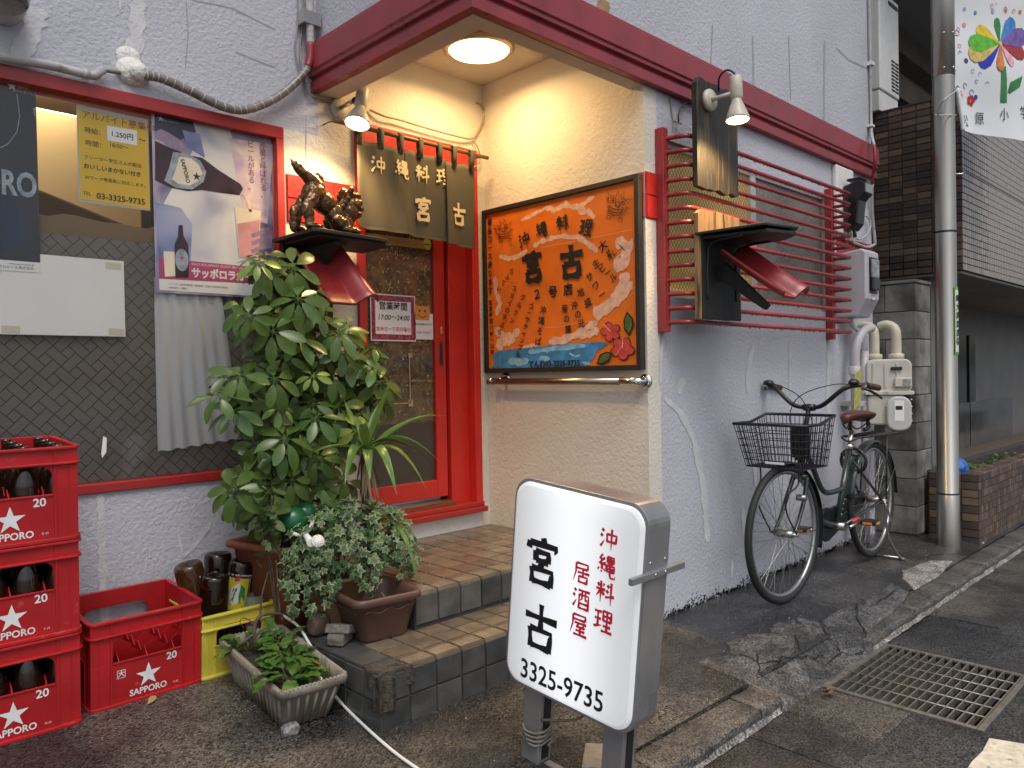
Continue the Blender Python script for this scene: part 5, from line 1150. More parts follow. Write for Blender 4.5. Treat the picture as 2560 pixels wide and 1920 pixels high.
# gas meter with its pipes
gm = thing('gas_meter', 'cream gas meter with two bent inlet pipes beside the street wall', 'gas meter', (5.28, 1.90, .74), (0, 0, R_(-62)))
m_gm = mat('gas_meter_paint', (.50, .49, .44), rough=.42, var=(8, .1), dirt=((.25, .22, .17), 12, .66, .8)); m_gmg = mat('gas_meter_panel', (.46, .47, .46), rough=.4, var=(6, .06))
MB().prism(rrect(-.135, .235, .135, .455, .045), -.075, .075, 'y').build('upper_case', m_gm, gm, .012, 3)
MB().prism(rrect(-.145, .225, .145, .25, .01), -.09, .09, 'y').build('flange', m_gm, gm, .004)
MB().prism(rrect(-.13, .03, .10, .225, .03), -.075, .075, 'y').build('lower_case', m_gm, gm, .015, 3)
MB().prism(rrect(-.02, -.005, .125, .215, .06), -.11, -.07, 'y').build('round_panel', m_gmg, gm, .012, 3)
for k in range(9): MB().sphere((-.02+.145*(.5+.5*math.cos(k*.4-1.6+3.14)) if False else (.125 if k < 4 else -.02), -.095, .06+.045*(k % 4)), .006, 8, 5).build('bolt', m_gmg, gm)
box('sticker', (.025, -.1115, .06), (.08, -.1105, .19), m_paper, gm); box('sticker_print', (.03, -.1122, .13), (.07, -.1118, .155), m_ink, gm)
for k in range(3): box('rib', (-.10+.07*k, -.081, .27), (-.085+.07*k, -.0755, .43), m_gm, gm, .004)
box('counter', (.03, -.10, .275), (.13, -.076, .335), m_gm, gm, .006); box('counter_glass', (.075, -.102, .285), (.12, -.1005, .325), mat('meter_clear', (.3, .3, .3), rough=.12), gm); box('lever', (.01, -.092, .385), (.075, -.077, .405), m_black, gm, .003); MB().tube([(0, 0, .03), (0, 0, -.03)], .018, 10).build('drain_plug', m_gm, gm)
m_cp = mat('cream_pipe', (.55, .51, .40), rough=.45, var=(10, .12))
for xx, gx in ((-.075, -.20), (.055, -.12)):
    MB().tube(bezier([(xx, 0, .45), (xx, 0, .60), (xx-.01, .01, .655), (xx-.05, .035, .68), (xx-.09, .06, .67)], 6), .031, 14).build('elbow', m_cp, gm); MB().lathe([(.001, 0), (.048, 0), (.048, .03), (.035, .036)], 8, Matrix.Translation((xx, 0, .456))).build('nut', m_cp, gm)
o = thing('gas_riser', 'lilac painted gas riser pipe in front of the wall behind the bicycle', 'pipe', (4.98, 1.99, 0)); L0 = Vector(o.location)
rp = [Vector((4.98, 1.985, -.02)), Vector((4.98, 1.985, 1.12)), Vector((4.985, 1.985, 1.25)), Vector((5.02, 1.975, 1.335)), Vector((5.09, 1.965, 1.385)), Vector((5.17, 1.955, 1.40))]
m_lp = mat('lilac_pipe', (.47, .44, .47), rough=.45, var=(6, .08)); tube('pipe', [p-L0 for p in rp[:2]]+[p-L0 for p in bezier(rp[1:], 5)], .029, m_lp, o, 14); MB().lathe([(.036, 0), (.036, .05), (.03, .055)], 16, Matrix.Translation((0, 0, 1.10))).build('coupling', m_lp, o)
box('clamp', (-.036, -.034, .90), (.10, .085, .93), m_pvc, o, .002)
MB().prism([(-.14, .88), (-.03, .92), (-.01, 1.14), (-.12, 1.10)], -.05, -.048, 'y').build('yellow_tag', mat('tag_yellow_green', (.36, .38, .10), rough=.5, var=(40, .3)), o)
tube('second_riser', [(.20, .02, 0), (.20, .02, 1.12), (.22, .02, 1.25)], .026, m_lp, o, 12)
# ================================================================ tiled entrance steps
steps = thing('entrance_steps', 'two brown tiled steps up to the red door, one corner broken', 'steps', (2.1, 2.07, 0))
SO = Vector((2.1, 2.07, 0))
Z1_, Z2_ = .184, .318; LX0, LX1, LY0, LYM, LY1 = 1.412, 2.878, 2.07, 2.342, 2.70
def sb_(a, b_): return box('core', tuple(Vector(a)-SO), tuple(Vector(b_)-SO), m_grout, steps)
sb_((LX0+.006, LY0+.006, -.2), (LX1, LY1, Z1_-.006)); sb_((1.756, LYM+.006, Z1_-.006), (LX1, YW-.001, Z2_-.006))
tt = [mat('lit_step_tile_%s' % n, c, rough=.34, rvar=.14, var=(16, .25), dirt=((.05, .045, .04), 6, .58, .8), bump=(70, .25, .003)) for n, c in (('a', (.145, .112, .078)), ('b', (.12, .096, .07)), ('c', (.17, .132, .092)))]  # treads: light falling on them put into a paler, browner colour
td = [mat('grey_step_tile_%s' % n, c, rough=.4, rvar=.14, var=(12, .3), bump=(60, .35, .004), stretch=(1, 1, 1)) for n, c in (('a', (.062, .063, .062)), ('b', (.05, .052, .053)), ('c', (.078, .076, .072)))]
TW = .113
def stiles(o, du, dv, nrm, nu, nv, w, h, m, name='tile', skip=()):
    out = tiles(Vector(o)-SO, du, dv, nrm, nu, nv, w, h, .006, m, name, steps, th=.007); return out
# treads; the front rows are ribbed nosing tiles
def nosing(o, du, dv, nu, w, h, m):
    b = MB(); g = .006; q = .003; th = .008
    b.add([(0, 0, -.004), (w-g, 0, -.004), (w-g, h-g, -.004), (0, h-g, -.004), (q, q, th), (w-g-q, q, th), (w-g-q, h-g-q, th), (q, h-g-q, th)], [(4, 5, 6, 7), (0, 1, 5, 4), (1, 2, 6, 5), (2, 3, 7, 6), (3, 0, 4, 7)])
    for k in range(4): b.add([(q, .012+.014*k, th-.001), (w-g-q, .012+.014*k, th-.001), (w-g-q, .018+.014*k, th+.0028), (q, .018+.014*k, th+.0028), (w-g-q, .024+.014*k, th-.001), (q, .024+.014*k, th-.001)], [(0, 1, 2, 3), (3, 2, 4, 5)])
    mes = [b.mesh('nosing_tile', mm) for mm in m]; o = Vector(o)-SO; du = Vector(du); dv = Vector(dv)
    for i in range(nu):
        oo = obj('nosing_tile', random.choice(mes), steps); M = Matrix.Identity(4); nn = du.cross(dv)
        for k in range(3): M[k][0] = du[k]; M[k][1] = dv[k]; M[k][2] = nn[k]
        M.translation = o+du*(i*w+g/2)+dv*(g/2); oo.matrix_local = M @ Matrix.Rotation(random.uniform(-.004, .004), 4, 'X')
nosing((LX0+TW, LY0, Z1_-.007), (1, 0, 0), (0, 1, 0), 12, TW, .092, tt)
stiles((LX0+TW, LY0+.092, Z1_-.006), (1, 0, 0), (0, 1, 0), (0, 0, 1), 12, 2, TW, .091, tt)
stiles((LX0, LY0+.11, Z1_-.006), (1, 0, 0), (0, 1, 0), (0, 0, 1), 1, 5, TW, .104, td); stiles((LX0+TW, LYM-.0+.002, Z1_-.006), (1, 0, 0), (0, 1, 0), (0, 0, 1), 2, 3, TW, .118, td)
nosing((1.756, LYM, Z2_-.007), (1, 0, 0), (0, 1, 0), 10, .1122, .11, tt); stiles((1.756, LYM+.11, Z2_-.006), (1, 0, 0), (0, 1, 0), (0, 0, 1), 10, 6, .1122, .1145, tt)
# risers
stiles((LX0+.0, LY0+.006, -.005), (1, 0, 0), (0, 0, 1), (0, -1, 0), 13, 2, TW, .0905, td, 'riser_tile')
stiles((LX0+.006, LY1, -.005), (0, -1, 0), (0, 0, 1), (-1, 0, 0), 6, 2, .105, .0905, td, 'riser_tile')
stiles((1.756, LYM+.006, Z1_+.012), (1, 0, 0), (0, 0, 1), (0, -1, 0), 10, 1, .1122, .113, td, 'riser_tile'); stiles((1.762, YW, Z1_+.012), (0, -1, 0), (0, 0, 1), (-1, 0, 0), 7, 1, .1122, .113, td, 'riser_tile')
# broken corner: crumbled mortar where the nosing tile is gone
o = lump(steps, 'broken_mortar', [(LX0+.0-2.1, -.004), (LX0+TW-2.1, -.004), (LX0+TW-.012-2.1, .06), (LX0+.06-2.1, .10), (LX0-2.1, .108)], lambda x, y: Z1_-.012, .014, mat('crumbled_mortar', (.05, .044, .036), rough=.85, var=(60, .6), bump=(120, .9, .008)))
lump(steps, 'broken_mortar', [(LX0-.006-2.1, -.01), (LX0+.05-2.1, -.011), (LX0+.03-2.1, .02), (LX0-.004-2.1, .03)], lambda x, y: Z1_-.07, .06, MATS['crumbled_mortar'])

# ================================================================ pots
m_soil = mat('soil', (.03, .022, .016), rough=.95, var=(50, .5), bump=(80, .9, .01))
def square_pot(t, w0, w1, h, m, rim=.018, rr=.03, d0=None, d1=None, ribs=0, wave=False):
    d0 = d0 or w0; d1 = d1 or w1; b = MB(); lay = []
    def ring(w, d, z, r): return [(x_, y_, z) for x_, y_ in rrect(-w, -d, w, d, r, 5)]
    rings = [ring(w0*.96, d0*.96, 0, rr*.7), ring(w0, d0, .006, rr*.7), ring(w1, d1, h-.035, rr), ring(w1+rim*.3, d1+rim*.3, h-.033, rr), ring(w1+rim, d1+rim, h-.025, rr), ring(w1+rim, d1+rim, h-.006, rr), ring(w1+rim*.7, d1+rim*.7, h, rr), ring(w1-rim*.2, d1-rim*.2, h-.004, rr), ring(w1-rim*.5, d1-rim*.5, h-.03, rr), ring(w0*.9, d0*.9, .02, rr*.6)]
    n = len(rings[0]); vs = [p for r_ in rings for p in r_]
    b.add(vs, [(j*n+i, j*n+(i+1) % n, (j+1)*n+(i+1) % n, (j+1)*n+i) for j in range(len(rings)-1) for i in range(n)], True); b.add(rings[0], [tuple(range(n))[::-1]])
    return b.build('pot_body', m, t)
def soil(t, w, d, z, r=.03):
    pts = rrect(-w, -d, w, d, r, 4); b = MB(); b.add([(0, 0, z+.012)]+[(x_, y_, z+random.uniform(-.004, .004)) for x_, y_ in pts], [(0, 1+i, 1+(i+1) % len(pts)) for i in range(len(pts))], True); return b.build('soil', m_soil, t)
TP = Vector((1.535, 2.885, gz(2.885)-.008))
tp = thing('terracotta_pot', 'tall square terracotta pot holding the umbrella plant behind the yellow crate', 'pot', TP, (0, 0, R_(14)))
square_pot(tp, .115, .155, .45, mat('terracotta', (.26, .085, .045), rough=.6, var=(10, .2), bump=(40, .4, .003), stretch=(6, 6, .4)), rim=.022, rr=.02); soil(tp, .14, .14, .41)
BP = Vector((1.632, 2.425, Z1_+.004))
bpot = thing('brown_square_pot', 'brown plastic square pot standing on the lower step', 'pot', BP, (0, 0, R_(-8)))
m_brpl = mat('brown_plastic', (.115, .060, .046), rough=.4, rvar=.1, var=(7, .15), dirt=((.05, .038, .03), 9, .6, .8)); square_pot(bpot, .092, .122, .165, m_brpl, rim=.016, rr=.04); soil(bpot, .10, .10, .085)
wv = MB(); n = 40
for s_ in range(4):
    A = Matrix.Rotation(s_*math.pi/2, 4, 'Z'); pts = []
    for i in range(n+1):
        x_ = (i/n-.5)*.19; z_ = .112+.006*math.sin(i/n*math.pi*5); pts.append((x_, -(.092+.030*(z_-.006)/.124)-.0005, z_))
    wv.tube(pts, .0022, 5, M=A)
wv.build('wave_relief', m_brpl, bpot)
WPT = Vector((1.585, 2.615, Z1_+.004))
wpot = thing('wooden_tub', 'round tan tub with hoops hidden under the ivy on the step', 'tub', WPT)
m_tub = mat('tan_tub', (.23, .125, .06), rough=.55, var=(8, .2)); MB().lathe([(.001, 0), (.086, 0), (.094, .03), (.094, .036), (.098, .04), (.105, .10), (.105, .106), (.110, .11), (.118, .185), (.124, .187), (.124, .20), (.112, .20), (.108, .17)], 32).build('tub', m_tub, wpot); MB().lathe([(.001, .18), (.1, .172)], 24).build('soil', m_soil, wpot)
# concrete rubble on the step, stone by the planter
def rock(name, label, cat, loc, r, m, seed, sq=(1, 1, 1), rot=0):
    rd = random.Random(seed); bm = bmesh.new(); bmesh.ops.create_icosphere(bm, subdivisions=2, radius=1)
    for v in bm.verts:
        k = 1+rd.uniform(-.16, .16); v.co = Vector((max(-.8, min(.8, v.co.x*k))*r*sq[0], max(-.8, min(.8, v.co.y*k))*r*sq[1], max(-.7, min(.75, v.co.z*k))*r*sq[2]))
    zmin = min(v.co.z for v in bm.verts)
    for v in bm.verts: v.co.z -= zmin
    me = bpy.data.meshes.new(name); bm.to_mesh(me); bm.free(); me.materials.append(m); o = obj(name, me, None, loc=loc, rot=(0, 0, rot)); tag(o, label, cat); return o
m_rub = mat('rubble_concrete', (.13, .12, .105), rough=.85, var=(60, .45), bump=(90, .8, .006))
rb_ = thing('concrete_fragment', 'broken piece of grey concrete edging lying on the lower step', 'rubble', (1.488, 2.43, Z1_+.004), (0, 0, R_(35)))
MB().prism([(-.055, .0), (.03, 0), (.05, .03), (.04, .05), (-.02, .062), (-.06, .03)], -.032, .03, 'y').build('fragment', m_rub, rb_, .006); MB().prism([(-.05, .045), (.055, .02), (.062, .045), (-.04, .075)], -.05, .04, 'y').build('fragment_top', m_rub, rb_, .005)
rock('shell_stone', 'ribbed brown stone tucked beside the tan tub on the step', 'stone', (1.475, 2.56, Z1_+.004), .05, mat('shell_stone', (.12, .085, .06), rough=.7, var=(20, .5)), 3, (1, .8, 1.1))
p = on(727, 1840, 'Z', .005); rock('grey_stone', 'small grey stone on the ground at the foot of the long planter', 'stone', (p.x, p.y, gz(p.y)-.003), .03, mat('granite_bit', (.20, .20, .20), rough=.8, var=(90, .6)), 9, (1.2, .9, .8))

# ================================================================ leaves
def leaf_mat(name, c, rough=.32, hue=.06, trans=.25):
    m = bpy.data.materials.new(name); m.use_nodes = True; nt = m.node_tree; n = nt.nodes; L = nt.links; b = n['Principled BSDF']
    oi = n.new('ShaderNodeObjectInfo'); tc = n.new('ShaderNodeTexCoord'); t = n.new('ShaderNodeTexNoise'); t.inputs['Scale'].default_value = 30; L.new(tc.outputs['Object'], t.inputs[0])
    hsv = n.new('ShaderNodeHueSaturation'); hsv.inputs['Color'].default_value = (*c, 1)
    a = n.new('ShaderNodeMapRange'); a.inputs[3].default_value = .5-hue*.5; a.inputs[4].default_value = .5+hue*.3; L.new(oi.outputs['Random'], a.inputs[0]); L.new(a.outputs[0], hsv.inputs['Hue'])
    v = n.new('ShaderNodeMath'); v.operation = 'MULTIPLY_ADD'; v.inputs[1].default_value = .75; v.inputs[2].default_value = .62; L.new(t.outputs[0], v.inputs[0]); L.new(v.outputs[0], hsv.inputs['Value'])
    L.new(hsv.outputs[0], b.inputs['Base Color']); b.inputs['Roughness'].default_value = rough; b.inputs['Specular IOR Level'].default_value = .5
    tr = n.new('ShaderNodeBsdfTranslucent'); L.new(hsv.outputs[0], tr.inputs[0]); mx = n.new('ShaderNodeMixShader'); mx.inputs[0].default_value = trans
    out = n['Material Output']; L.new(b.outputs[0], mx.inputs[1]); L.new(tr.outputs[0], mx.inputs[2]); L.new(mx.outputs[0], out.inputs[0]); MATS[name] = m; return m
m_sch = leaf_mat('umbrella_leaf_green', (.085, .155, .034), .28); m_schy = leaf_mat('umbrella_leaf_young', (.20, .30, .06), .3); m_yuc = leaf_mat('yucca_green', (.10, .19, .045), .3); m_ivy = leaf_mat('ivy_green', (.07, .135, .05), .4); m_ivyp = leaf_mat('ivy_pale_edge', (.27, .33, .17), .45); m_weed = leaf_mat('weed_green', (.075, .17, .03), .4); m_ger = leaf_mat('geranium_green', (.07, .13, .045), .5)
m_stem = mat('green_stem', (.08, .09, .03), rough=.5); m_bark = mat('brown_bark', (.09, .06, .04), rough=.8, var=(40, .4)); m_dead = mat('dead_leaf', (.27, .18, .10), rough=.7, var=(20, .3))
def leaflet(b, L_, W_, M, droop=.25, fold=.12, n=6):
    """obovate blade along +x, folded on the midrib"""
    vs = []
    for i in range(n+1):
        t = i/n; w = W_*(math.sin(math.pi*min(1, t**1.25*.97+.015))**.62 if 0 < t < 1 else (.02 if t == 0 else .22)); z = -droop*L_*t*t
        for s_ in (-1, 0, 1): vs.append((L_*t, s_*w/2, z+abs(s_)*fold*w))
    b.add(vs, [(i*3+k, i*3+k+1, (i+1)*3+k+1, (i+1)*3+k) for i in range(n) for k in (0, 1)], True, M)
def whorl(seed, nl=8, L_=.085):
    rd = random.Random(seed); b = MB()
    for k in range(nl):
        a = 2*math.pi*k/nl+rd.uniform(-.2, .2); tilt = rd.uniform(.12, .55); s_ = rd.uniform(.8, 1.12)
        M = Matrix.Rotation(a, 4, 'Z') @ Matrix.Rotation(tilt, 4, 'Y') @ Matrix.Translation((.018, 0, 0)) @ Matrix.Rotation(rd.uniform(-.35, .35), 4, 'X')
        leaflet(b, L_*s_, L_*.44*s_, M, rd.uniform(.1, .35)); b.tube([(0, 0, 0), M @ Vector((.003, 0, 0))], .0014, 4, cap=False)
    b.tube([(0, 0, 0), (rd.uniform(-.01, .01), rd.uniform(-.01, .01), -.05)], .0017, 4, cap=False)
    return b
WH = [whorl(i, random.choice((6, 7, 8))).mesh('umbrella_leaf', m_sch) for i in range(7)]+[whorl(20+i, 7, .065).mesh('umbrella_leaf', m_schy) for i in range(2)]
def in_poly(x, y, P):
    c = False
    for i in range(len(P)):
        (x1, y1), (x2, y2) = P[i], P[i-1]
        if (y1 > y) != (y2 > y) and x < (x2-x1)*(y-y1)/(y2-y1)+x1: c = not c
    return c
sch = thing('umbrella_plant', 'tall bushy umbrella plant with glossy hand-shaped leaves in front of the window', 'plant', TP+Vector((0, 0, .42)))
SIL = [(640, 640), (700, 625), (760, 660), (800, 720), (800, 800), (885, 810), (945, 870), (965, 950), (960, 1010), (900, 1040), (900, 1130), (870, 1200), (850, 1280), (770, 1310), (650, 1290), (590, 1270), (575, 1210), (620, 1130), (585, 1040), (545, 990), (545, 935), (625, 890), (600, 810), (610, 730)]
rd = random.Random(11); pts = []; tries = 0
while len(pts) < 128 and tries < 6000:
    tries += 1; x_, y_ = rd.uniform(540, 970), rd.uniform(625, 1310)
    if not in_poly(x_, y_, SIL): continue
    Y_ = rd.triangular(2.60, 3.02, 2.72); P_ = on(x_, y_, 'Y', Y_)
    if any((P_-q).length < .070 for q in pts): continue
    pts.append(P_)
base = Vector(sch.location)
trunks = []
for k in range(4):
    top = on((690, 760, 850, 640)[k], (720, 900, 960, 1040)[k], 'Y', 2.84); b0 = Vector((rd.uniform(-.05, .05), rd.uniform(-.05, .05), -.02))
    tr = bezier([b0, b0.lerp(top-base, .5)+Vector((rd.uniform(-.06, .06), 0, .05)), top-base], 10); trunks += tr
    MB().tube(tr, [.011*(1-.6*i/(len(tr)-1)) for i in range(len(tr))], 7).build('stem', m_bark if k < 2 else m_stem, sch)
pet = MB()
for i, P_ in enumerate(pts):
    me = WH[rd.randrange(7)] if not (P_.y < 2.7 and rd.random() < .16) else WH[7+rd.randrange(2)]
    q = min(trunks, key=lambda t: ((t-(P_-base)).length)+max(0, t.z-(P_.z-base.z))*2)
    outw = (P_-base-q); outw = outw.normalized() if outw.length > 1e-4 else Vector((0, -1, 0))
    nrm = (Vector((0, 0, 1))*rd.uniform(.35, .9)+Vector((-.5, -.75, 0))*rd.uniform(.3, .9)+outw*.5+Vector((rd.uniform(-.3, .3), rd.uniform(-.3, .3), 0))).normalized()
    o = obj('leaf', me, sch, loc=P_-base); o.rotation_mode = 'QUATERNION'; o.rotation_quaternion = nrm.to_track_quat('Z', 'Y') @ Euler((0, 0, rd.uniform(0, 6.28))).to_quaternion(); s_ = rd.uniform(.9, 1.32); o.scale = (s_, s_, s_)
    pet.tube(bezier([q, q.lerp(P_-base, .5)+Vector((0, 0, .015)), P_-base-nrm*.04], 4), .0021, 4, cap=False)
pet.build('petioles', m_stem, sch)['kind'] = 'stuff'
# dark inner foliage so that the crown has depth
b = MB()
for i in range(420):
    x_, y_ = rd.uniform(560, 950), rd.uniform(650, 1300)
    if in_poly(x_, y_, SIL):
        P_ = on(x_, y_, 'Y', rd.uniform(2.78, 3.04))-base; leaflet(b, .07, .03, Matrix.Translation(P_) @ Euler((rd.uniform(-1, 1), rd.uniform(-.6, 1.0), rd.uniform(0, 6.28))).to_matrix().to_4x4(), .2, .1, 4)
b.build('inner_leaves', m_sch, sch)['kind'] = 'stuff'

def blade(b, A, B, w, sag, n=9, side=None, fold=.25):
    """strap leaf from A to B"""
    A, B = Vector(A), Vector(B); d = B-A; s_ = d.cross(Vector((0, 0, 1))); s_ = s_.normalized() if s_.length > 1e-5 else Vector((1, 0, 0)); vs = []
    for i in range(n+1):
        t = i/n; p = A.lerp(B, t)+Vector((0, 0, sag*4*t*(1-t))); ww = w*min(1, .45+t*2.2)*(1-t**3.2)
        up = Vector((0, 0, 1)); vs += [p-s_*ww/2+up*fold*ww, p, p+s_*ww/2+up*fold*ww]
    b.add(vs, [(i*3+k, i*3+k+1, (i+1)*3+k+1, (i+1)*3+k) for i in range(n) for k in (0, 1)], True)
yc = on(915, 1135, 'Y', 2.60); yb = Vector((yc.x-.005, 2.60, Z1_+.2))
yu = thing('yucca', 'yucca rosette with long arching leaves and dry brown skirt above the ivy', 'plant', yb)
yl = yc-yb
MB().tube([(0, 0, -.03), (.004, 0, yl.z*.6), tuple(yl)], [.016, .018, .02], 8).build('trunk', m_bark, yu)
for (tx, ty, Y_, sg, w) in ((1110, 1040, 2.50, .05, .036), (1036, 1052, 2.62, .03, .03), (1108, 1166, 2.42, .075, .03), (1084, 1180, 2.46, .07, .034), (1067, 1224, 2.38, .09, .032), (992, 1238, 2.36, .10, .036), (925, 1205, 2.42, .05, .032), (862, 1212, 2.42, .08, .032), (782, 1132, 2.56, .02, .034), (980, 945, 2.60, .0, .03), (888, 1040, 2.66, .01, .034), (860, 1000, 2.72, .0, .03), (945, 1010, 2.68, 0, .03), (1010, 1130, 2.66, .04, .03), (850, 1090, 2.70, .03, .03), (1040, 1120, 2.60, .05, .028), (905, 1060, 2.5, .02, .03)):
    b = MB(); T_ = on(tx, ty, 'Y', Y_)-yb; blade(b, yl+Vector((0, 0, rd.uniform(-.02, .03))), T_, w*1.35, sg); b.build('leaf', m_yuc, yu)
for i in range(22):
    b = MB(); a = rd.uniform(0, 6.28); z0 = yl.z-rd.uniform(.01, .06); A = Vector((.02*math.cos(a)+yl.x, .02*math.sin(a), z0)); B = A+Vector((.055*math.cos(a)*rd.uniform(.3, 1), .055*math.sin(a)*rd.uniform(.3, 1), -rd.uniform(.08, .19))); blade(b, A, B, rd.uniform(.008, .016), .012); b.build('dead_leaf', m_dead, yu)
# ivy
def ivy_leaf_mesh(seed):
    r_ = random.Random(seed); pr = []
    for a, rr in ((90, 1.0), (62, .52), (38, .82), (8, .46), (-22, .62), (-60, .34), (-90, .18)): pr.append((a, rr))
    full = [(math.radians(a), rr) for a, rr in pr]+[(math.radians(180-a), rr) for a, rr in pr[::-1][1:-1]]
    def pl(k, z): return [(math.cos(a)*rr*k*r_.uniform(.93, 1.07), math.sin(a)*rr*k+.12, z-.18*abs(math.cos(a)*rr*k)+(.10*math.sin(a)*rr*k)) for a, rr in full]
    b = MB(); n = len(full); s_ = .021
    o_ = pl(1, 0); i_ = pl(.72, .05); c_ = (0, .12, .10)
    vs = [tuple(q*s_ for q in p) for p in o_+i_]+[tuple(q*s_ for q in c_)]
    b.add(vs, [(i, (i+1) % n, n+(i+1) % n, n+i) for i in range(n)]+[(n+i, n+(i+1) % n, 2*n) for i in range(n)])
    me = b.mesh('ivy_leaf', m_ivyp); me.materials.append(m_ivy)
    for i, p in enumerate(me.polygons): p.material_index = 0 if i < n else 1
    return me
IV = [ivy_leaf_mesh(i) for i in range(5)]
ivy = thing('ivy_plant', 'dense variegated ivy spilling over the tub beside the steps', 'plant', WPT+Vector((0, 0, .18))); ib = Vector(ivy.location)
ELL = [((1.63, 2.58, .475), (.26, .20, .19), .60), ((1.74, 2.62, .44), (.21, .2, .17), .22), ((1.46, 2.58, .36), (.105, .1, .18), .18)]
def ivy_pt(front=True):
    c, r_, _ = ELL[0] if (u_ := rd.random()) < .60 else (ELL[1] if u_ < .82 else ELL[2])
    while True:
        v = Vector((rd.gauss(0, 1), rd.gauss(0, 1), rd.gauss(0, 1))).normalized()
        if v.z > -.55 and (v.y < .35 or v.z > .5): break
    k = rd.uniform(.86, 1.06) if front else rd.uniform(.5, .85); return Vector((c[0]+v.x*r_[0]*k, c[1]+v.y*r_[1]*k, c[2]+v.z*r_[2]*k)), v
for i in range(298):
    P_, v = ivy_pt(); nrm = (v*.8+Vector((-.35, -.5, .6))+Vector((rd.uniform(-.5, .5), rd.uniform(-.5, .5), rd.uniform(-.3, .3)))).normalized()
    o = obj('leaf', IV[rd.randrange(5)], ivy, loc=P_-ib); o.rotation_mode = 'QUATERNION'; o.rotation_quaternion = nrm.to_track_quat('Z', 'Y') @ Euler((0, 0, rd.uniform(0, 6.28))).to_quaternion(); s_ = rd.uniform(1.0, 1.75); o.scale = (s_, s_, s_)
b = MB(); base_v = [tuple(v.co) for v in IV[0].vertices]; base_f = [tuple(p.vertices) for p in IV[0].polygons]
for i in range(620):
    P_, v = ivy_pt(rd.random() < .35); nrm = (v*.6+Vector((-.2, -.4, .6))+Vector((rd.uniform(-.8, .8), rd.uniform(-.8, .8), rd.uniform(-.4, .4)))).normalized()
    M = Matrix.Translation(P_-ib) @ (nrm.to_track_quat('Z', 'Y') @ Euler((0, 0, rd.uniform(0, 6.28))).to_quaternion()).to_matrix().to_4x4() @ Matrix.Scale(rd.uniform(.6, 1.3), 4); b.add(base_v, base_f, False, M)
o = b.build('small_leaves', m_ivy, ivy); o['kind'] = 'stuff'
b = MB()
for i in range(26):
    c = Vector((1.60, 2.6, .40))-ib; P_, v = ivy_pt(); b.tube(bezier([c, c.lerp(P_-ib, .6)+Vector((0, 0, .03)), P_-ib], 5), .0016, 4, cap=False)
b.build('vines', m_bark, ivy)['kind'] = 'stuff'
# one ivy sprig in the brown pot
sp = thing('ivy_sprig', 'single ivy sprig growing in the brown square pot', 'plant', BP+Vector((0, 0, .08))); MB().tube(bezier([(-.04, 0, 0), (-.03, -.02, .05), (-.02, -.05, .10)], 5), .0015, 4).build('stem', m_stem, sp)
for i in range(9): o = obj('leaf', IV[i % 5], sp, loc=(-.03+rd.uniform(-.03, .04), -.03+rd.uniform(-.04, .02), .04+rd.uniform(0, .07)), rot=(rd.uniform(.2, 1), rd.uniform(-.6, .6), rd.uniform(0, 6)), )
# spider plant in the ivy
spd = thing('strap_leaf_plant', 'strap-leaved plant arching out of the ivy over the steps', 'plant', (1.755, 2.545, .47)); sl = Vector(spd.location)
for (tx, ty, Y_, sg, w) in ((928, 1252, 2.5, .0, .026), (988, 1328, 2.5, .02, .026), (880, 1362, 2.36, .04, .028), (1055, 1475, 2.38, .13, .022), (1066, 1398, 2.42, .10, .02), (1048, 1470, 2.3, .14, .026), (1040, 1440, 2.48, .1, .02)):
    b = MB(); blade(b, (0, 0, 0), on(tx, ty, 'Y', Y_)-sl, w, sg); b.build('leaf', m_yuc, spd)
# geranium sprays at the left of the terracotta pot
ger = thing('geranium', 'leggy geranium with crinkled leaves left of the terracotta pot', 'plant', on(690, 1540, 'Y', 2.66)); gl_ = Vector(ger.location)
def round_leaf(seed, n=14, s_=.02):
    r_ = random.Random(seed); b = MB(); vs = [(0, 0, 0)]
    for i in range(n+1):
        a = -2.6+5.2*i/n; k = s_*(1+.13*math.cos(i*2.9))*r_.uniform(.92, 1.08); vs.append((k*math.cos(a), k*math.sin(a), .28*k*(1 if i % 2 else .55)))
    b.add(vs, [(0, 1+i, 2+i) for i in range(n)]); return b.mesh('geranium_leaf', m_ger)
GL = [round_leaf(i) for i in range(4)]
for st, tp_ in ((((690, 1540), (680, 1420), (650, 1330)), 9), (((690, 1540), (672, 1390), (680, 1240)), 10), (((690, 1540), (665, 1350), (625, 1240)), 10), (((690, 1540), (700, 1400), (660, 1290)), 8)):
    P3 = [on(a, c, 'Y', 2.66-.02*i)-gl_ for i, (a, c) in enumerate(st)]; cv = bezier(P3, 8); MB().tube(cv, .003, 5).build('stem', m_bark, ger)
    for k in range(tp_):
        q = cv[-1-int(rd.random()**1.5*9)]+Vector((rd.uniform(-.045, .045), rd.uniform(-.05, .03), rd.uniform(-.03, .035))); s_ = rd.uniform(.8, 1.35); o = obj('leaf', rd.choice(GL), ger, loc=q, rot=(rd.uniform(.2, 1.1), rd.uniform(-.7, .3), rd.uniform(0, 6))); o.scale = (s_, s_, s_)
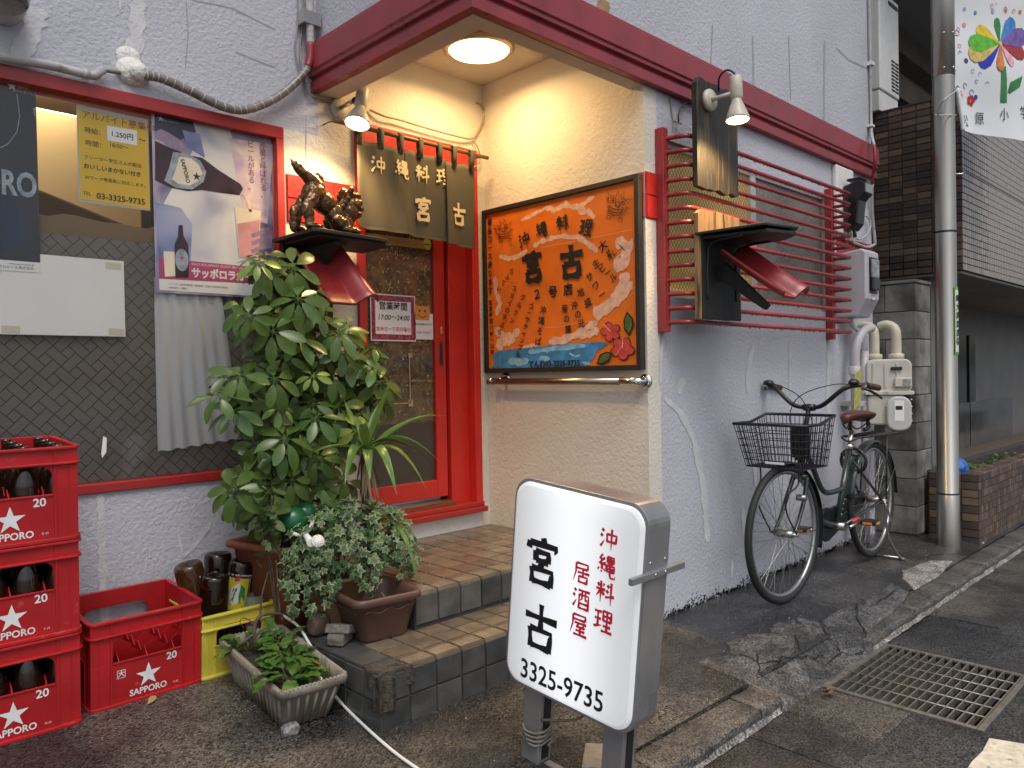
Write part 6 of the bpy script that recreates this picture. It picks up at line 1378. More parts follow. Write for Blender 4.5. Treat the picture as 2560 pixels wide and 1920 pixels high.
# watering can lying in the pots
wc = thing('watering_can', 'green watering can with a white spout and rose lying among the plants', 'watering can', on(735, 1325, 'Y', 2.68)); wl_ = Vector(wc.location)
m_can = mat('green_can', (.008, .085, .035), rough=.28, var=(6, .15)); b = MB(); b.sphere((.0, 0, .035), (.055, .05, .055), 20, 12); b.sphere((.055, .02, .05), (.05, .045, .045), 18, 10); b.build('body', m_can, wc)
MB().tube(bezier([(-.035, -.03, .0), (.0, -.055, -.012), (.035, -.06, .01), (.05, -.06, .05)], 6), .008, 8).build('handle', m_white, wc)
rp_ = on(795, 1352, 'Y', 2.385)-wl_; MB().tube([(.02, -.03, .0), tuple(rp_+Vector((-.01, .03, -.01)))], [.008, .014], 10).build('spout', m_white, wc)
nq = Vector((-.25, -.8, .5)).normalized().to_track_quat('Z', 'Y').to_matrix().to_4x4(); MB().lathe([(.010, -.024), (.023, -.004), (.022, .001), (.001, .004)], 24, Matrix.Translation(rp_) @ nq).build('rose', m_white, wc)
b = MB()
for k in range(24): a = k*2.4; r_ = .004*math.sqrt(k); b.sphere((0, 0, 0), (.0014, .0014, .0008), 6, 4, Matrix.Translation(rp_) @ nq @ Matrix.Translation((r_*math.cos(a), r_*math.sin(a), .0036)))
b.build('rose_holes', m_black, wc)['kind'] = 'stuff'

# ================================================================ long planter with weeds
PLC = Vector((1.278, 2.49, gz(2.49))); pl_ = thing('long_planter', 'weathered fluted concrete-look planter trough on the ground left of the steps', 'planter', PLC, (R_(3.5), 0, R_(-5)))
m_plt = mat('weathered_trough', (.26, .23, .19), rough=.6, var=(9, .2), dirt=((.08, .075, .06), 7, .52, .72), bump=(60, .4, .003)); square_pot(pl_, .078, .105, .155, m_plt, rim=.016, rr=.02, d0=.215, d1=.262); soil(pl_, .095, .25, .12, .02)
fl = MB()
for s_ in (-1, 1):
    for k in range(14):
        y_ = -.2+.4*k/13; fl.tube([(s_*(.080), y_, .006), (s_*(.1035), y_*1.2, .118)], .006, 6)
    for k in range(6): x_ = -.062+.124*k/5; fl.tube([(x_, s_*.218, .006), (x_*1.3, s_*.2605, .118)], .006, 6)
fl.build('flutes', m_plt, pl_)
orn = MB()
for k in range(40):
    y_ = -.265+.53*(k+.5)/40
    for s_ in (-1, 1): orn.sphere((s_*.114, y_, .153), (.007, .005, .005), 8, 5)
for k in range(15):
    x_ = -.105+.21*(k+.5)/15
    for s_ in (-1, 1): orn.sphere((x_, s_*.272, .153), (.005, .007, .005), 8, 5)
orn.build('rim_beads', m_plt, pl_)['kind'] = 'stuff'
def lobed_leaf(seed, s_=.04, n=9):
    r_ = random.Random(seed); b = MB(); vs = []
    for i in range(n+1):
        t = i/n; w = s_*.62*math.sin(math.pi*min(.97, t*.9+.06))**.7*(1+.14*math.sin(i*2.5))
        for k in (-1, 0, 1): vs.append((s_*1.5*t, k*w/2*1.3, -.12*s_*t*t*3+abs(k)*.10*w+.002*math.sin(i*2+k)))
    b.add(vs, [(i*3+k, i*3+k+1, (i+1)*3+k+1, (i+1)*3+k) for i in range(n) for k in (0, 1)], True); return b.mesh('weed_leaf', m_weed)
LW = [lobed_leaf(i) for i in range(4)]
def weed(label, x_, y_, nl, r_, s0, up=.5):
    w_ = thing('weed', label, 'weed', pl_.matrix_basis @ Vector((x_, y_, .125)), group='weeds in the long planter')
    for k in range(nl):
        a = 6.28*k/nl+rd.uniform(-.4, .4); e = rd.uniform(-.1, up); P_ = Vector((r_*math.cos(a)*rd.uniform(.2, 1), r_*math.sin(a)*rd.uniform(.2, 1), rd.uniform(.01, .05)))
        MB().tube([(0, 0, -.01), tuple(P_)], .0015, 4).build('stalk', m_stem, w_); o = obj('leaf', rd.choice(LW), w_, loc=P_, rot=(rd.uniform(-.3, .3), -e, a)); s_ = s0*rd.uniform(.7, 1.2); o.scale = (s_, s_, s_)
weed('broad-leaved weed overhanging the front of the long planter', -.03, -.15, 18, .075, 1.45); weed('leafy weed in the middle of the long planter', .02, -.03, 18, .075, 1.2); weed('dark leafy weed at the back left of the long planter', -.05, .17, 20, .075, 1.0, .9); weed('small weed at the back right of the long planter', .05, .13, 14, .06, .95, .9)
b = MB()
for i in range(260):
    x_, y_ = rd.uniform(.0, .095), rd.uniform(-.24, .02); h_ = rd.uniform(.02, .06); b.tube([(x_, y_, .12), (x_+rd.uniform(-.015, .015), y_+rd.uniform(-.015, .015), .12+h_)], [.0012, .0004], 3, cap=False)
b.build('ground_moss', m_weed, pl_)['kind'] = 'stuff'
vn = thing('dry_vine', 'twisted dry brown vine stem standing in the long planter', 'plant', pl_.matrix_basis @ Vector((-.01, .16, .12))); vl_ = Vector(vn.location)
def vp(x_, y_): return on(x_, y_, 'Y', vl_.y)-vl_
for ptsv, r0 in (([(640, 1630), (635, 1580), (650, 1540), (700, 1535), (705, 1550)], .009), ([(650, 1545), (655, 1490), (670, 1430)], .005), ([(635, 1585), (600, 1610), (560, 1640)], .006), ([(700, 1540), (695, 1470), (690, 1400)], .005), ([(640, 1560), (610, 1545), (600, 1555), (610, 1570)], .002)):
    cv = bezier([vp(*q) for q in ptsv], 6); MB().tube(cv, [r0*(1-.5*i/len(cv)) for i in range(len(cv))], 6).build('stem', m_bark, vn)
# white cable over planter and ground to the sign
wcb = thing('white_cable', 'white power cable snaking from the pots across the planter and ground', 'cable', (1.4, 2.2, 0)); L0 = Vector(wcb.location)
cp = [on(705, 1537, 'Y', 2.72), on(745, 1565, 'Y', 2.62), on(775, 1612, 'Y', 2.5), on(795, 1645, 'Y', 2.42), on(792, 1680, 'Y', 2.34), on(815, 1712, 'Y', 2.24)]
for q in ((860, 1765), (925, 1828), (985, 1880), (1048, 1925), (1150, 1990), (1230, 2000)):
    p = on(*q, 'Z', 0); p = on(*q, 'Z', gz(p.y)+.006); cp.append(p)
tube('cord', [p-L0 for p in bezier(cp, 8)], .0052, m_white, wcb, 8)
# fallen leaves
for q, nm in (((370, 1775), 'dry fan-shaped leaf with a stalk on the ground before the empty crate'), ((800, 1665), 'rust brown leaf caught on the white cable in the planter'), ((2100, 1540), None), ((2240, 1612), None)):
    if nm is None: continue
    p = on(*q, 'Z', .03 if q[1] > 1700 else .19); lf_ = MB(); leaflet(lf_, .045, .022, Euler((.4, -.3, .6 if q[1] > 1700 else 1.8)).to_matrix().to_4x4(), .1, .2); o = lf_.build('fallen_leaf', mat('dead_leaf_tan' if q[1] > 1700 else 'dead_leaf_rust', (.34, .22, .09) if q[1] > 1700 else (.24, .07, .03), rough=.6)); o.location = (p.x, p.y, max(p.z, gz(p.y)+.004)); tag(o, nm, 'leaf')
# ================================================================ beer crates
m_crate = mat('red_crate_plastic', (.40, .012, .016), rough=.36, rvar=.14, var=(5, .2), dirt=((.45, .07, .06), 24, .66, .74), bump=(120, .06, .002)); m_ycrate = mat('yellow_crate_plastic', (.56, .47, .06), rough=.42, rvar=.1, var=(6, .14), dirt=((.22, .17, .04), 9, .62, .8)); m_cwhite = mat('crate_white_print', (.74, .74, .76), rough=.42, var=(30, .08))
def crate(label, loc, rot, W, D, H, m, logo=True, grp='red beer crates', dai=False, code='D-23', inner=True):
    t = thing('beer_crate' if logo else 'plastic_crate', label, 'crate', loc, rot, grp)
    w, d, th = W/2, D/2, .006; zo0, zo1 = H*.50, H*.80; ow, od = w*.62, d*.62
    b = MB()
    def wall(L_, oL, M):
        # local x along wall, y=0 outside face, thickness inwards
        b.box((-L_, 0, 0), (L_, th, zo0), M); b.box((-L_, 0, zo1), (L_, th, H), M); b.box((-L_, 0, zo0), (-oL, th, zo1), M); b.box((oL, 0, zo0), (L_, th, zo1), M)
        r = .035
        for sx in (-1, 1):   # rounded upper corners of the hand hole
            pts = [(sx*oL, zo1), (sx*oL, zo1-r)]+[(sx*(oL-r+r*math.cos(a)), zo1-r+r*math.sin(a)) for a in [k*math.pi/10 for k in range(1, 5)]]+[(sx*(oL-r), zo1)]
            b.prism(pts if sx > 0 else pts[::-1], .0005, th-.0005, 'y', M)
    wall(w, ow, Matrix.Translation((0, -d, 0))); wall(w, ow, Matrix.Translation((0, d, 0)) @ Matrix.Rotation(math.pi, 4, 'Z'))
    wall(d-th, od, Matrix.Translation((w, 0, 0)) @ Matrix.Rotation(math.pi/2, 4, 'Z')); wall(d-th, od, Matrix.Translation((-w, 0, 0)) @ Matrix.Rotation(-math.pi/2, 4, 'Z'))
    b.build('shell', m, t, .0016)
    def band(z0, z1, p, r=.02):
        f = MB(); o_ = rrect(-w-p, -d-p, w+p, d+p, r, 4); i_ = rrect(-w+.003, -d+.003, w-.003, d-.003, r*.4, 4); n = len(o_)
        vs = [(x, y, z0) for x, y in o_]+[(x, y, z1) for x, y in o_]+[(x, y, z1) for x, y in i_]+[(x, y, z0) for x, y in i_]
        f.add(vs, [(a*n+i, a*n+(i+1) % n, ((a+1) % 4)*n+(i+1) % n, ((a+1) % 4)*n+i) for a in range(4) for i in range(n)]); f.build('rim', m, t, .002)
    band(H-.009, H, .011, .03); band(H-.056, H-.049, .012, .03); band(.0, .012, .010, .03)
    for e in (-1, 1):
        box('rib', (e*(ow+.006)-.003, -d-.004, .012), (e*(ow+.006)+.003, -d, H-.01), m, t); box('rib', (w, e*(od+.006)-.003, .012), (w+.004, e*(od+.006)+.003, H-.01), m, t); box('rib', (-w-.004, e*(od+.006)-.003, .012), (-w, e*(od+.006)+.003, H-.01), m, t); box('mould_seam', (e*w*.86-.0012, -d-.0018, .014), (e*w*.86+.0012, -d, H-.06), m, t)
    lip = MB()
    lip.box((-ow, -d-.004, zo0-.004), (ow, -d+.002, zo0+.002)); lip.build('hand_hole_lip', m, t, .001)
    box('bottom', (-w+.004, -d+.004, .004), (w-.004, d-.004, .01), m, t)
    if inner:
        zt = H*.50
        for i in range(1, 4):
            x_ = -w+W*i/4; n = 10; pts = [(-d+.007, .012)]+[(d-.007, .012)]+[(d-.007-(D-.014)*k/n, zt+(.022 if k % 2 else -.006)) for k in range(n+1)]
            MB().prism(pts, x_-.0015, x_+.0015, 'x').build('divider', m, t)
        for j in range(1, 4):
            y_ = -d+D*j/4; n = 8; pts = [(-w+.007, .012)]+[(w-.007, .012)]+[(w-.007-(W-.014)*k/n, zt+(.02 if k % 2 else -.008)) for k in range(n+1)]
            MB().prism(pts, y_-.0015, y_+.0015, 'y').build('divider', m, t)
    if logo:
        y_ = -d-.0012; prt(t, 'star', star(0, H*.275, .043), m_cwhite, y_); text(t, 'lettering', 'SAPPORO', .030, m_cwhite, 0, H*.105, y_, bold=.025, sx=.94); text(t, 'lettering', '20', .036, m_cwhite, .078, H*.425, y_, bold=.02); text(t, 'lettering', code, .009, m_cwhite, .092, H*.10, y_)
        if dai:
            sheet(t, 'mark_frame', [ribbon([(-.088+.014*math.cos(a)*1.25, H*.36+.016*math.sin(a)*1.15) for a in [math.pi/4+k*math.pi/2 for k in range(5)]], .0022)], m_cwhite, y_); text(t, 'lettering', '大', .022, m_cwhite, -.088, H*.36, y_, bold=.02)
    return t
m_beer = mat('brown_bottle_glass', (.016, .007, .004), rough=.08, spec=.7, var=(10, .3))
BOT = MB().lathe([(.001, 0), (.034, 0), (.0375, .006), (.0375, .155), (.034, .185), (.024, .215), (.0155, .24), (.0135, .265), (.0142, .272), (.0142, .276), (.0135, .278), (.0145, .281), (.0145, .288), (.010, .288), (.009, .27)], 18).mesh('bottle_glass', m_beer)
sx_, sy_, sz_ = .723-.185, 2.75, gz(2.75)
codes = ('D-23', 'T-14', 'D-22'); nm = ('bottom', 'middle', 'top')
TILT = R_(2.2); HC = .2985
for k in range(3):
    Rm_ = Matrix.Translation((sx_, sy_, sz_)) @ Matrix.Rotation(TILT, 4, 'X') @ Matrix.Rotation(R_(-1.5), 4, 'Z')
    p = Rm_ @ Vector((0, .18, HC*k))
    c = crate('red beer crate full of brown bottles, %s of the stack of three' % nm[k], p, (TILT, 0, R_(-1.5)), .37, .355, .297, m_crate, code=codes[k])
    for i in range(4):
        for j in range(4 if k == 2 else 3):
            q = Rm_ @ Vector((-.185+.37*(i+.5)/4, .18-.1775+.355*(j+.5)/4, HC*k+.0105)); bo = obj('beer_bottle', BOT, None, loc=q, rot=(TILT, 0, 0)); tag(bo, 'brown beer bottle in the %s crate of the stack, %s row, %s' % (nm[k], ('front', 'second', 'third', 'back')[j], ('leftmost', 'second from left', 'second from right', 'rightmost')[i]), 'bottle', 'bottles in the %s crate' % nm[k])
crate('empty red beer crate on the ground beside the stack', (.944, 2.79+.165, gz(2.955)-.004), (R_(3.6), 0, R_(.5)), .365, .325, .30, m_crate, dai=True, code='D-22')
yc_ = (1.272, 2.795+.145, gz(2.93)-.004)
crate('yellow plastic crate holding upturned bottles between red crate and planter', yc_, (R_(3.6), 0, R_(1)), .285, .285, .235, m_ycrate, logo=False, grp='plastic crates', inner=False)
# big sake bottles standing on their heads in the yellow crate
m_sake = mat('dark_brown_glass', (.011, .005, .003), rough=.07, spec=.7, var=(8, .3)); m_amber = mat('amber_glass', (.045, .02, .006), rough=.08, spec=.7, var=(6, .35))
PRB = [(.001, .018), (.030, .006), (.044, 0), (.0505, .006), (.0525, .016), (.0525, .225), (.047, .265), (.030, .30), (.018, .33), (.015, .375), (.0175, .380), (.0175, .395), (.001, .395)]
SAK = {m.name: MB().lathe(PRB, 28).mesh('sake_bottle', m) for m in (m_sake, m_amber)}
m_lbl = mat('yellow_label', (.62, .52, .04), rough=.4, var=(12, .05)); m_lblw = mat('label_white', (.68, .68, .66), rough=.4); m_lblg = mat('label_green', (.03, .22, .06), rough=.4); m_lblr = mat('label_red', (.5, .03, .03), rough=.4); m_lbls = mat('label_silver', (.45, .46, .48), rough=.3); m_lbld = mat('label_brown', (.05, .025, .02), rough=.4)
def curved(t, name, pts, m, r, flip=True):
    """label art bent round the bottle: pts (angle, height)"""
    P = []
    for i in range(len(pts)):
        a, c = Vector(pts[i]), Vector(pts[(i+1) % len(pts)])
        for k in range(5): P.append(a.lerp(c, k/5))
    cx = sum(p.x for p in P)/len(P); cz = sum(p.y for p in P)/len(P); vs = []; K = 5; n = len(P)
    for s_ in range(K+1):
        f_ = s_/K
        for p in P: a = cx+(p.x-cx)*f_; vs.append((r*math.cos(a), r*math.sin(a), cz+(p.y-cz)*f_))
    b = MB(); b.add(vs, [(s_*n+i, s_*n+(i+1) % n, (s_+1)*n+(i+1) % n, (s_+1)*n+i) for s_ in range(K) for i in range(n)], True); return b.build(name, m, t)
def sake(label, px, Y, lean, gm, lab=None, rz=0):
    p = on(*px, 'Y', Y); M = Matrix.Translation(p) @ Euler(lean).to_matrix().to_4x4() @ Matrix.Rotation(math.pi, 4, 'X')
    t = thing('sake_bottle', label, 'bottle', group='upturned bottles in the yellow crate'); t.matrix_world = M; obj('glass', SAK[gm.name], t)
    if lab is not None:
        a = lab   # angle of the label centre
        curved(t, 'label_edge', [(a-.95, .048), (a+.95, .048), (a+.95, .205), (a-.95, .205)], m_lbls, .0532); curved(t, 'label_band', [(a-.90, .053), (a+.90, .053), (a+.90, .20), (a-.90, .20)], m_lbld, .0535); curved(t, 'label', [(a-.78, .062), (a+.78, .062), (a+.78, .185), (a-.78, .185)], m_lbl, .0538)
        curved(t, 'label_art', [(a-.10, .08), (a+.45, .10), (a+.55, .14), (a+.2, .168), (a-.15, .155), (a-.2, .11)], m_lblw, .0541); curved(t, 'label_leaf', [(a-.55, .10), (a-.2, .085), (a-.12, .13), (a-.28, .165), (a-.35, .13), (a-.6, .15)], m_lblg, .0541); curved(t, 'label_knot', [(a-.05, .055), (a+.3, .06), (a+.3, .075), (a-.05, .072)], m_lblr, .0541)
        for q in ((a+.1, .10, a+.2, .15), (a, .12, a+.36, .128), (a+.22, .10, a+.30, .115), (a+.02, .10, a+.06, .113), (a+.2, .136, a+.34, .15)): curved(t, 'label_stroke', [(q[0], q[1]), (q[0]+.06, q[1]), (q[2]+.06, q[3]), (q[2], q[3])], m_ink, .0544)
    return t
sake('dark upturned bottle at the front of the yellow crate', (538, 1436), 2.885, (R_(4), R_(3), 0), m_sake, R_(-10)); sake('dark upturned bottle at the back against the wall', (545, 1382), 3.03, (R_(-2), R_(2), 0), m_sake)
sake('amber upturned bottle leaning left in the yellow crate', (468, 1410), 2.98, (R_(0), R_(-13), 0), m_amber, R_(20)); sake('upturned bottle showing its yellow label beside the terracotta pot', (607, 1400), 2.94, (R_(3), R_(10), 0), m_sake, R_(118))
jr = thing('glass_jar', 'glass jar with a purple label in the yellow crate corner', 'jar', (1.375, 2.87, gz(2.9)+.105))
MB().lathe([(.001, 0), (.034, 0), (.037, .005), (.037, .115), (.034, .125), (.034, .135)], 24).build('glass', sheer('jar_glass', (.35, .36, .30), .55, (.9, .9, .82)), jr); MB().lathe([(.0375, .02), (.0377, .075)], 24).build('label', mat('purple_label', (.26, .02, .20), rough=.4), jr); curved(jr, 'label_picture', [(3.9, .03), (4.5, .03), (4.5, .06), (3.9, .06)], mat('label_dish', (.62, .35, .12), rough=.4, var=(60, .5)), .0380)
# ================================================================ light-box sign standing on the pavement
LS = .972
LBM = Matrix.Translation((1.666*LS, 1.477*LS, 1.14+(.489-1.14)*LS)) @ Matrix.Rotation(R_(-88.35), 4, 'Z') @ Matrix.Rotation(R_(-.3), 4, 'X') @ Matrix.Rotation(R_(5.64), 4, 'Y')
lbx = thing('lightbox_sign', 'lit white standing light-box sign with black and red lettering on grey posts', 'sign'); 
w, h, d = .489/2*LS, .643/2*LS, .106*LS
lbx.matrix_world = LBM @ Matrix.Translation((0, 0, -h-.19))
zc_ = h+.19
m_lbg = mat('lightbox_grey_metal', (.31, .31, .32), rough=.34, metal=.55, rvar=.08, var=(8, .12))
def ringshell(r_out, y0, y1, inset, m, name, r):
    o_ = rrect(-w, zc_-h, w, zc_+h, r, 8); i_ = rrect(-w+inset, zc_-h+inset, w-inset, zc_+h-inset, max(.01, r-inset), 8); n = len(o_)
    vs = [(x, y0, z) for x, z in o_]+[(x, y1, z) for x, z in o_]+[(x, y1, z) for x, z in i_]+[(x, y0, z) for x, z in i_]
    b = MB(); b.add(vs, [(a*n+i, ((a+1) % 4)*n+i, ((a+1) % 4)*n+(i+1) % n, a*n+(i+1) % n) for a in range(4) for i in range(n)], False); return b.build(name, m, lbx, .002)
ringshell(0, 0, d, .014, m_lbg, 'case', .062)
# convex lit face: stepped rim then flat panel
def face(sign):
    rr_ = [(.010, 0, .055), (.012, -.006, .052), (.020, -.010, .048), (.040, -.0115, .038), (.055, -.012, .030)]; b = MB(); vs = []
    for ins, yy, r in rr_: vs += [(x, (yy if sign < 0 else d-yy), z) for x, z in rrect(-w+ins, zc_-h+ins, w-ins, zc_+h-ins, r, 8)]
    n = len(rrect(0, 0, 1, 1, .1, 8)); k = len(rr_); fs = [(j*n+i, j*n+(i+1) % n, (j+1)*n+(i+1) % n, (j+1)*n+i) for j in range(k-1) for i in range(n)]
    fs.append(tuple((k-1)*n+i for i in range(n))); b.add(vs, fs, False); return b
m_face = bpy.data.materials.new('lit_acrylic'); m_face.use_nodes = True; nt = m_face.node_tree; B_ = nt.nodes['Principled BSDF']; B_.inputs['Base Color'].default_value = (.72, .73, .74, 1); B_.inputs['Roughness'].default_value = .25
# tubes behind the acrylic: brighter down the middle
tc = nt.nodes.new('ShaderNodeTexCoord'); sx = nt.nodes.new('ShaderNodeSeparateXYZ'); nt.links.new(tc.outputs['Object'], sx.inputs[0])
ab = nt.nodes.new('ShaderNodeMath'); ab.operation = 'ABSOLUTE'; nt.links.new(sx.outputs[0], ab.inputs[0]); mr = nt.nodes.new('ShaderNodeMapRange'); mr.interpolation_type = 'SMOOTHSTEP'
mr.inputs[1].default_value = .0; mr.inputs[2].default_value = .24; mr.inputs[3].default_value = .50; mr.inputs[4].default_value = .18; nt.links.new(ab.outputs[0], mr.inputs[0]); nt.links.new(mr.outputs[0], B_.inputs['Emission Strength']); B_.inputs['Emission Color'].default_value = (.93, .97, 1.0, 1)
face(-1).build('lit_panel', m_face, lbx); face(1).build('lit_panel', m_face, lbx)
def lx(zx, zy):
    """photo crop pixel -> panel plane"""
    px, py = 1240+zx*.2893, 1160+zy*.2893; O = lbx.matrix_world.inverted(); A = O @ Vector((0, 0, CAM_H)); D_ = (O.to_3x3() @ ray(px, py)); t = (-.0125-A.y)/D_.y; q = A+D_*t; return q.x, q.z
LY = -.0128
m_lred = mat('sign_red', (.62, .02, .05), rough=.4); m_lblk = mat('sign_black', (.01, .01, .012), rough=.4)
def lch(ch, q0, q1, m, w_):
    """character filling the box from crop corner q0 (top left) to q1 (bottom right)"""
    a, c = lx(*q0), lx(*q1); return a, c
for ch, cpt, sz_m, m, w_ in (('宮', (400, 850), .148, m_lblk, .125), ('古', (385, 1410), .144, m_lblk, .125), ('沖', (975, 650), .062, m_lred, .115), ('縄', (957, 885), .066, m_lred, .105), ('料', (940, 1110), .066, m_lred, .11), ('理', (925, 1350), .066, m_lred, .11), ('居', (742, 940), .062, m_lred, .11), ('酒', (735, 1165), .062, m_lred, .11), ('屋', (715, 1390), .064, m_lred, .11)):
    x_, z_ = lx(*cpt); brush(lbx, 'lettering', ch, sz_m, m, x_, z_, LY, w=w_)
a = lx((1240+280*.217-1240)/.2893, (1560+500*.217-1160)/.2893); c = lx((1240*.217)/.2893, (1560+930*.217-1160)/.2893)
x_ = (a[0]+c[0])/2; z_ = (a[1]+c[1])/2; text(lbx, 'lettering', '3325-9735', .080, m_lblk, x_, z_, LY, bold=.014, sx=(c[0]-a[0])*1.03/(.080*4.42), rot=math.atan2(c[1]-a[1], c[0]-a[0]))
# handle bar through the case, rivets
hz = zc_+h*.42; box('handle_bar', (w-.001, -.075, hz-.009), (w+.012, d+.07, hz+.009), m_lbg, lbx, .002)
for yy in (.03, .075): MB().sphere((w+.012, yy, hz), (.003, .005, .005), 8, 5).build('bolt', m_steel, lbx)
for yy in (.018, d-.016): MB().sphere((w, yy, hz+.03), (.003, .005, .005), 8, 5).build('rivet', m_steel, lbx)
box('rating_plate', (w, .06, zc_-h+.06), (w+.0008, .095, zc_-h+.11), mat('plate_grey', (.13, .13, .135), rough=.5), lbx)
for xx in (-.142, .155):
    box('post', (xx-.034, .025, -.05), (xx+.034, .085, zc_-h), m_lbg, lbx, .003); box('post_groove', (xx+.0345, .04, -.03), (xx+.036, .07, zc_-h-.002), m_black, lbx)
    box('foot', (xx-.032, .02, -.062), (xx+.032, .20, -.046), m_lbg, lbx, .003)
box('cross_bar', (-.10, .045, -.052), (.12, .07, -.036), m_lbg, lbx, .002)
# cable wound round the left post
cpts = []
for k in range(60): a_ = k/60*2*math.pi*4.2; cpts.append((-.142+(.046+.004*math.sin(k*1.7))*math.cos(a_)*.95, .055+(.042+.003*math.sin(k*2.3))*math.sin(a_), .012+.05*k/60+.006*math.sin(k*.9)))
tail = [Vector(cpts[-1]), Vector((-.10, .03, .10)), Vector((0.0, .05, .135)), Vector((.06, .06, zc_-h+.002))]
cbm = thing('sign_cable', 'grey cable wound round the left post of the light-box sign', 'cable'); cbm.matrix_world = lbx.matrix_world.copy()
tube('cord', [Vector(p) for p in cpts]+bezier(tail, 6)[1:], .0042, mat('cable_grey_brown', (.16, .145, .125), rough=.5), cbm, 6)
p = on(1455, 1905, 'Z', -.01); wt = thing('sign_weight', 'pale concrete weight lying on the feet of the light-box sign', 'weight', (p.x+.03, p.y-.02, gz(p.y)+.012), (R_(4), 0, R_(-55)))
MB().box((-.03, -.065, 0), (.03, .065, .03)).build('block', mat('pale_concrete', (.30, .28, .245), rough=.7, var=(30, .2), bump=(90, .4, .003)), wt, .004); box('under_side', (-.031, -.064, -.008), (.031, .064, -.001), m_black, wt)
# ================================================================ bicycle
FH = Vector((3.60, 1.79, 0)); RHX = 4.75
WR = .342; GF = gz(1.79)
bike = thing('bicycle', 'dark green city bicycle with wire basket parked along the lavender wall', 'bicycle', (FH.x, FH.y, GF), (0, 0, R_(.8)))
m_bgreen = mat('bike_green_paint', (.030, .042, .040), rough=.25, metal=.35, coat=.4, var=(12, .15)); m_tyre = mat('tyre_rubber', (.016, .016, .017), rough=.65, bump=(300, .2, .001)); m_rim = mat('rim_alloy', (.42, .42, .41), rough=.32, metal=.9, dirt=((.2, .19, .18), 30, .6, .7)); m_bblk = mat('bike_black', (.012, .012, .014), rough=.35); m_bas = mat('basket_wire', (.014, .013, .02), rough=.4); m_leath = mat('brown_saddle', (.075, .028, .02), rough=.32, var=(20, .15)); m_orl = mat('orange_reflector', (.75, .25, .02), rough=.2); m_bmet = mat('bike_metal', (.40, .39, .37), rough=.3, metal=1, dirt=((.12, .08, .05), 40, .62, .7))
def torus(R0, r, nu=56, nv=10, M=None, sq=1.0):
    b = MB(); vs = []
    for i in range(nu):
        a = 2*math.pi*i/nu
        for k in range(nv):
            t = 2*math.pi*k/nv; rr = R0+r*math.cos(t); vs.append((rr*math.cos(a), r*sq*math.sin(t), rr*math.sin(a)))
    b.add(vs, [(i*nv+k, i*nv+(k+1) % nv, ((i+1) % nu)*nv+(k+1) % nv, ((i+1) % nu)*nv+k) for i in range(nu) for k in range(nv)], True, M); return b
def wheel(x_, z_, steer):
    M = Matrix.Translation((x_, 0, z_)) @ Matrix.Rotation(steer, 4, 'Z'); wh = torus(WR-.018, .018, M=M).build('wheel', m_tyre, bike)
    torus(WR-.040, .011, 56, 8, M, 1.05).build('rim', m_rim, wh)
    MB().tube([M @ Vector((0, -.05, 0)), M @ Vector((0, .05, 0))], .018, 12).build('hub', m_bmet, wh)
    sp = MB()
    for k in range(36):
        a = 2*math.pi*k/36; s_ = 1 if k % 2 else -1; a2 = a+(.75 if (k//2) % 2 else -.75); sp.tube([M @ Vector((.016*math.cos(a2), s_*.028, .016*math.sin(a2))), M @ Vector(((WR-.045)*math.cos(a), 0, (WR-.045)*math.sin(a)))], .0013, 4, cap=False)
    sp.build('spokes', m_bmet, wh)['kind'] = 'stuff'; return wh
STE = R_(-3.5); RX = RHX-FH.x; RZ = WR+.022
wheel(0, WR, STE); wheel(RX, RZ, 0)
# frame: head tube, two curved low step tubes, seat tube, stays
hd0, hd1 = Vector((.19, 0, .635)), Vector((.24, 0, .80)); BB = Vector((.63, 0, .285)); ST = Vector((.845, 0, .735))
fm = MB(); fm.tube([hd0, hd1], .019, 12); fm.tube(bezier([hd0+(hd1-hd0)*.25, Vector((.29, 0, .53)), Vector((.40, 0, .36)), BB], 8), .0175, 10); fm.tube(bezier([hd0+(hd1-hd0)*.75, Vector((.34, 0, .63)), Vector((.48, 0, .49)), Vector((.725, 0, .48))], 8), .0150, 10); fm.tube([BB, Vector((.82, 0, .69))], .0165, 10)
for s_ in (-1, 1): fm.tube([BB+Vector((0, s_*.03, 0)), Vector((RX, s_*.06, RZ))], .010, 8); fm.tube([Vector((.80, s_*.025, .63)), Vector((RX, s_*.06, RZ))], .008, 8)
fm.build('frame', m_bgreen, bike); MB().tube([BB+Vector((0, -.05, 0)), BB+Vector((0, .05, 0))], .023, 14).build('bottom_bracket', m_bmet, bike)
MB().tube([Vector((.815, 0, .67)), ST+Vector((.012, 0, .06))], .0135, 10).build('seat_post', m_bmet, bike); MB().tube([Vector((.823, 0, .69)), Vector((.829, 0, .72))], .022, 12).build('seat_clamp', m_steel, bike)
MB().tube([BB+Vector((-.012, -.02, .03)), BB+Vector((.045, -.021, .14))], .0178, 10).build('white_decal', mat('decal_pale', (.5, .52, .54), rough=.4), bike) if False else None
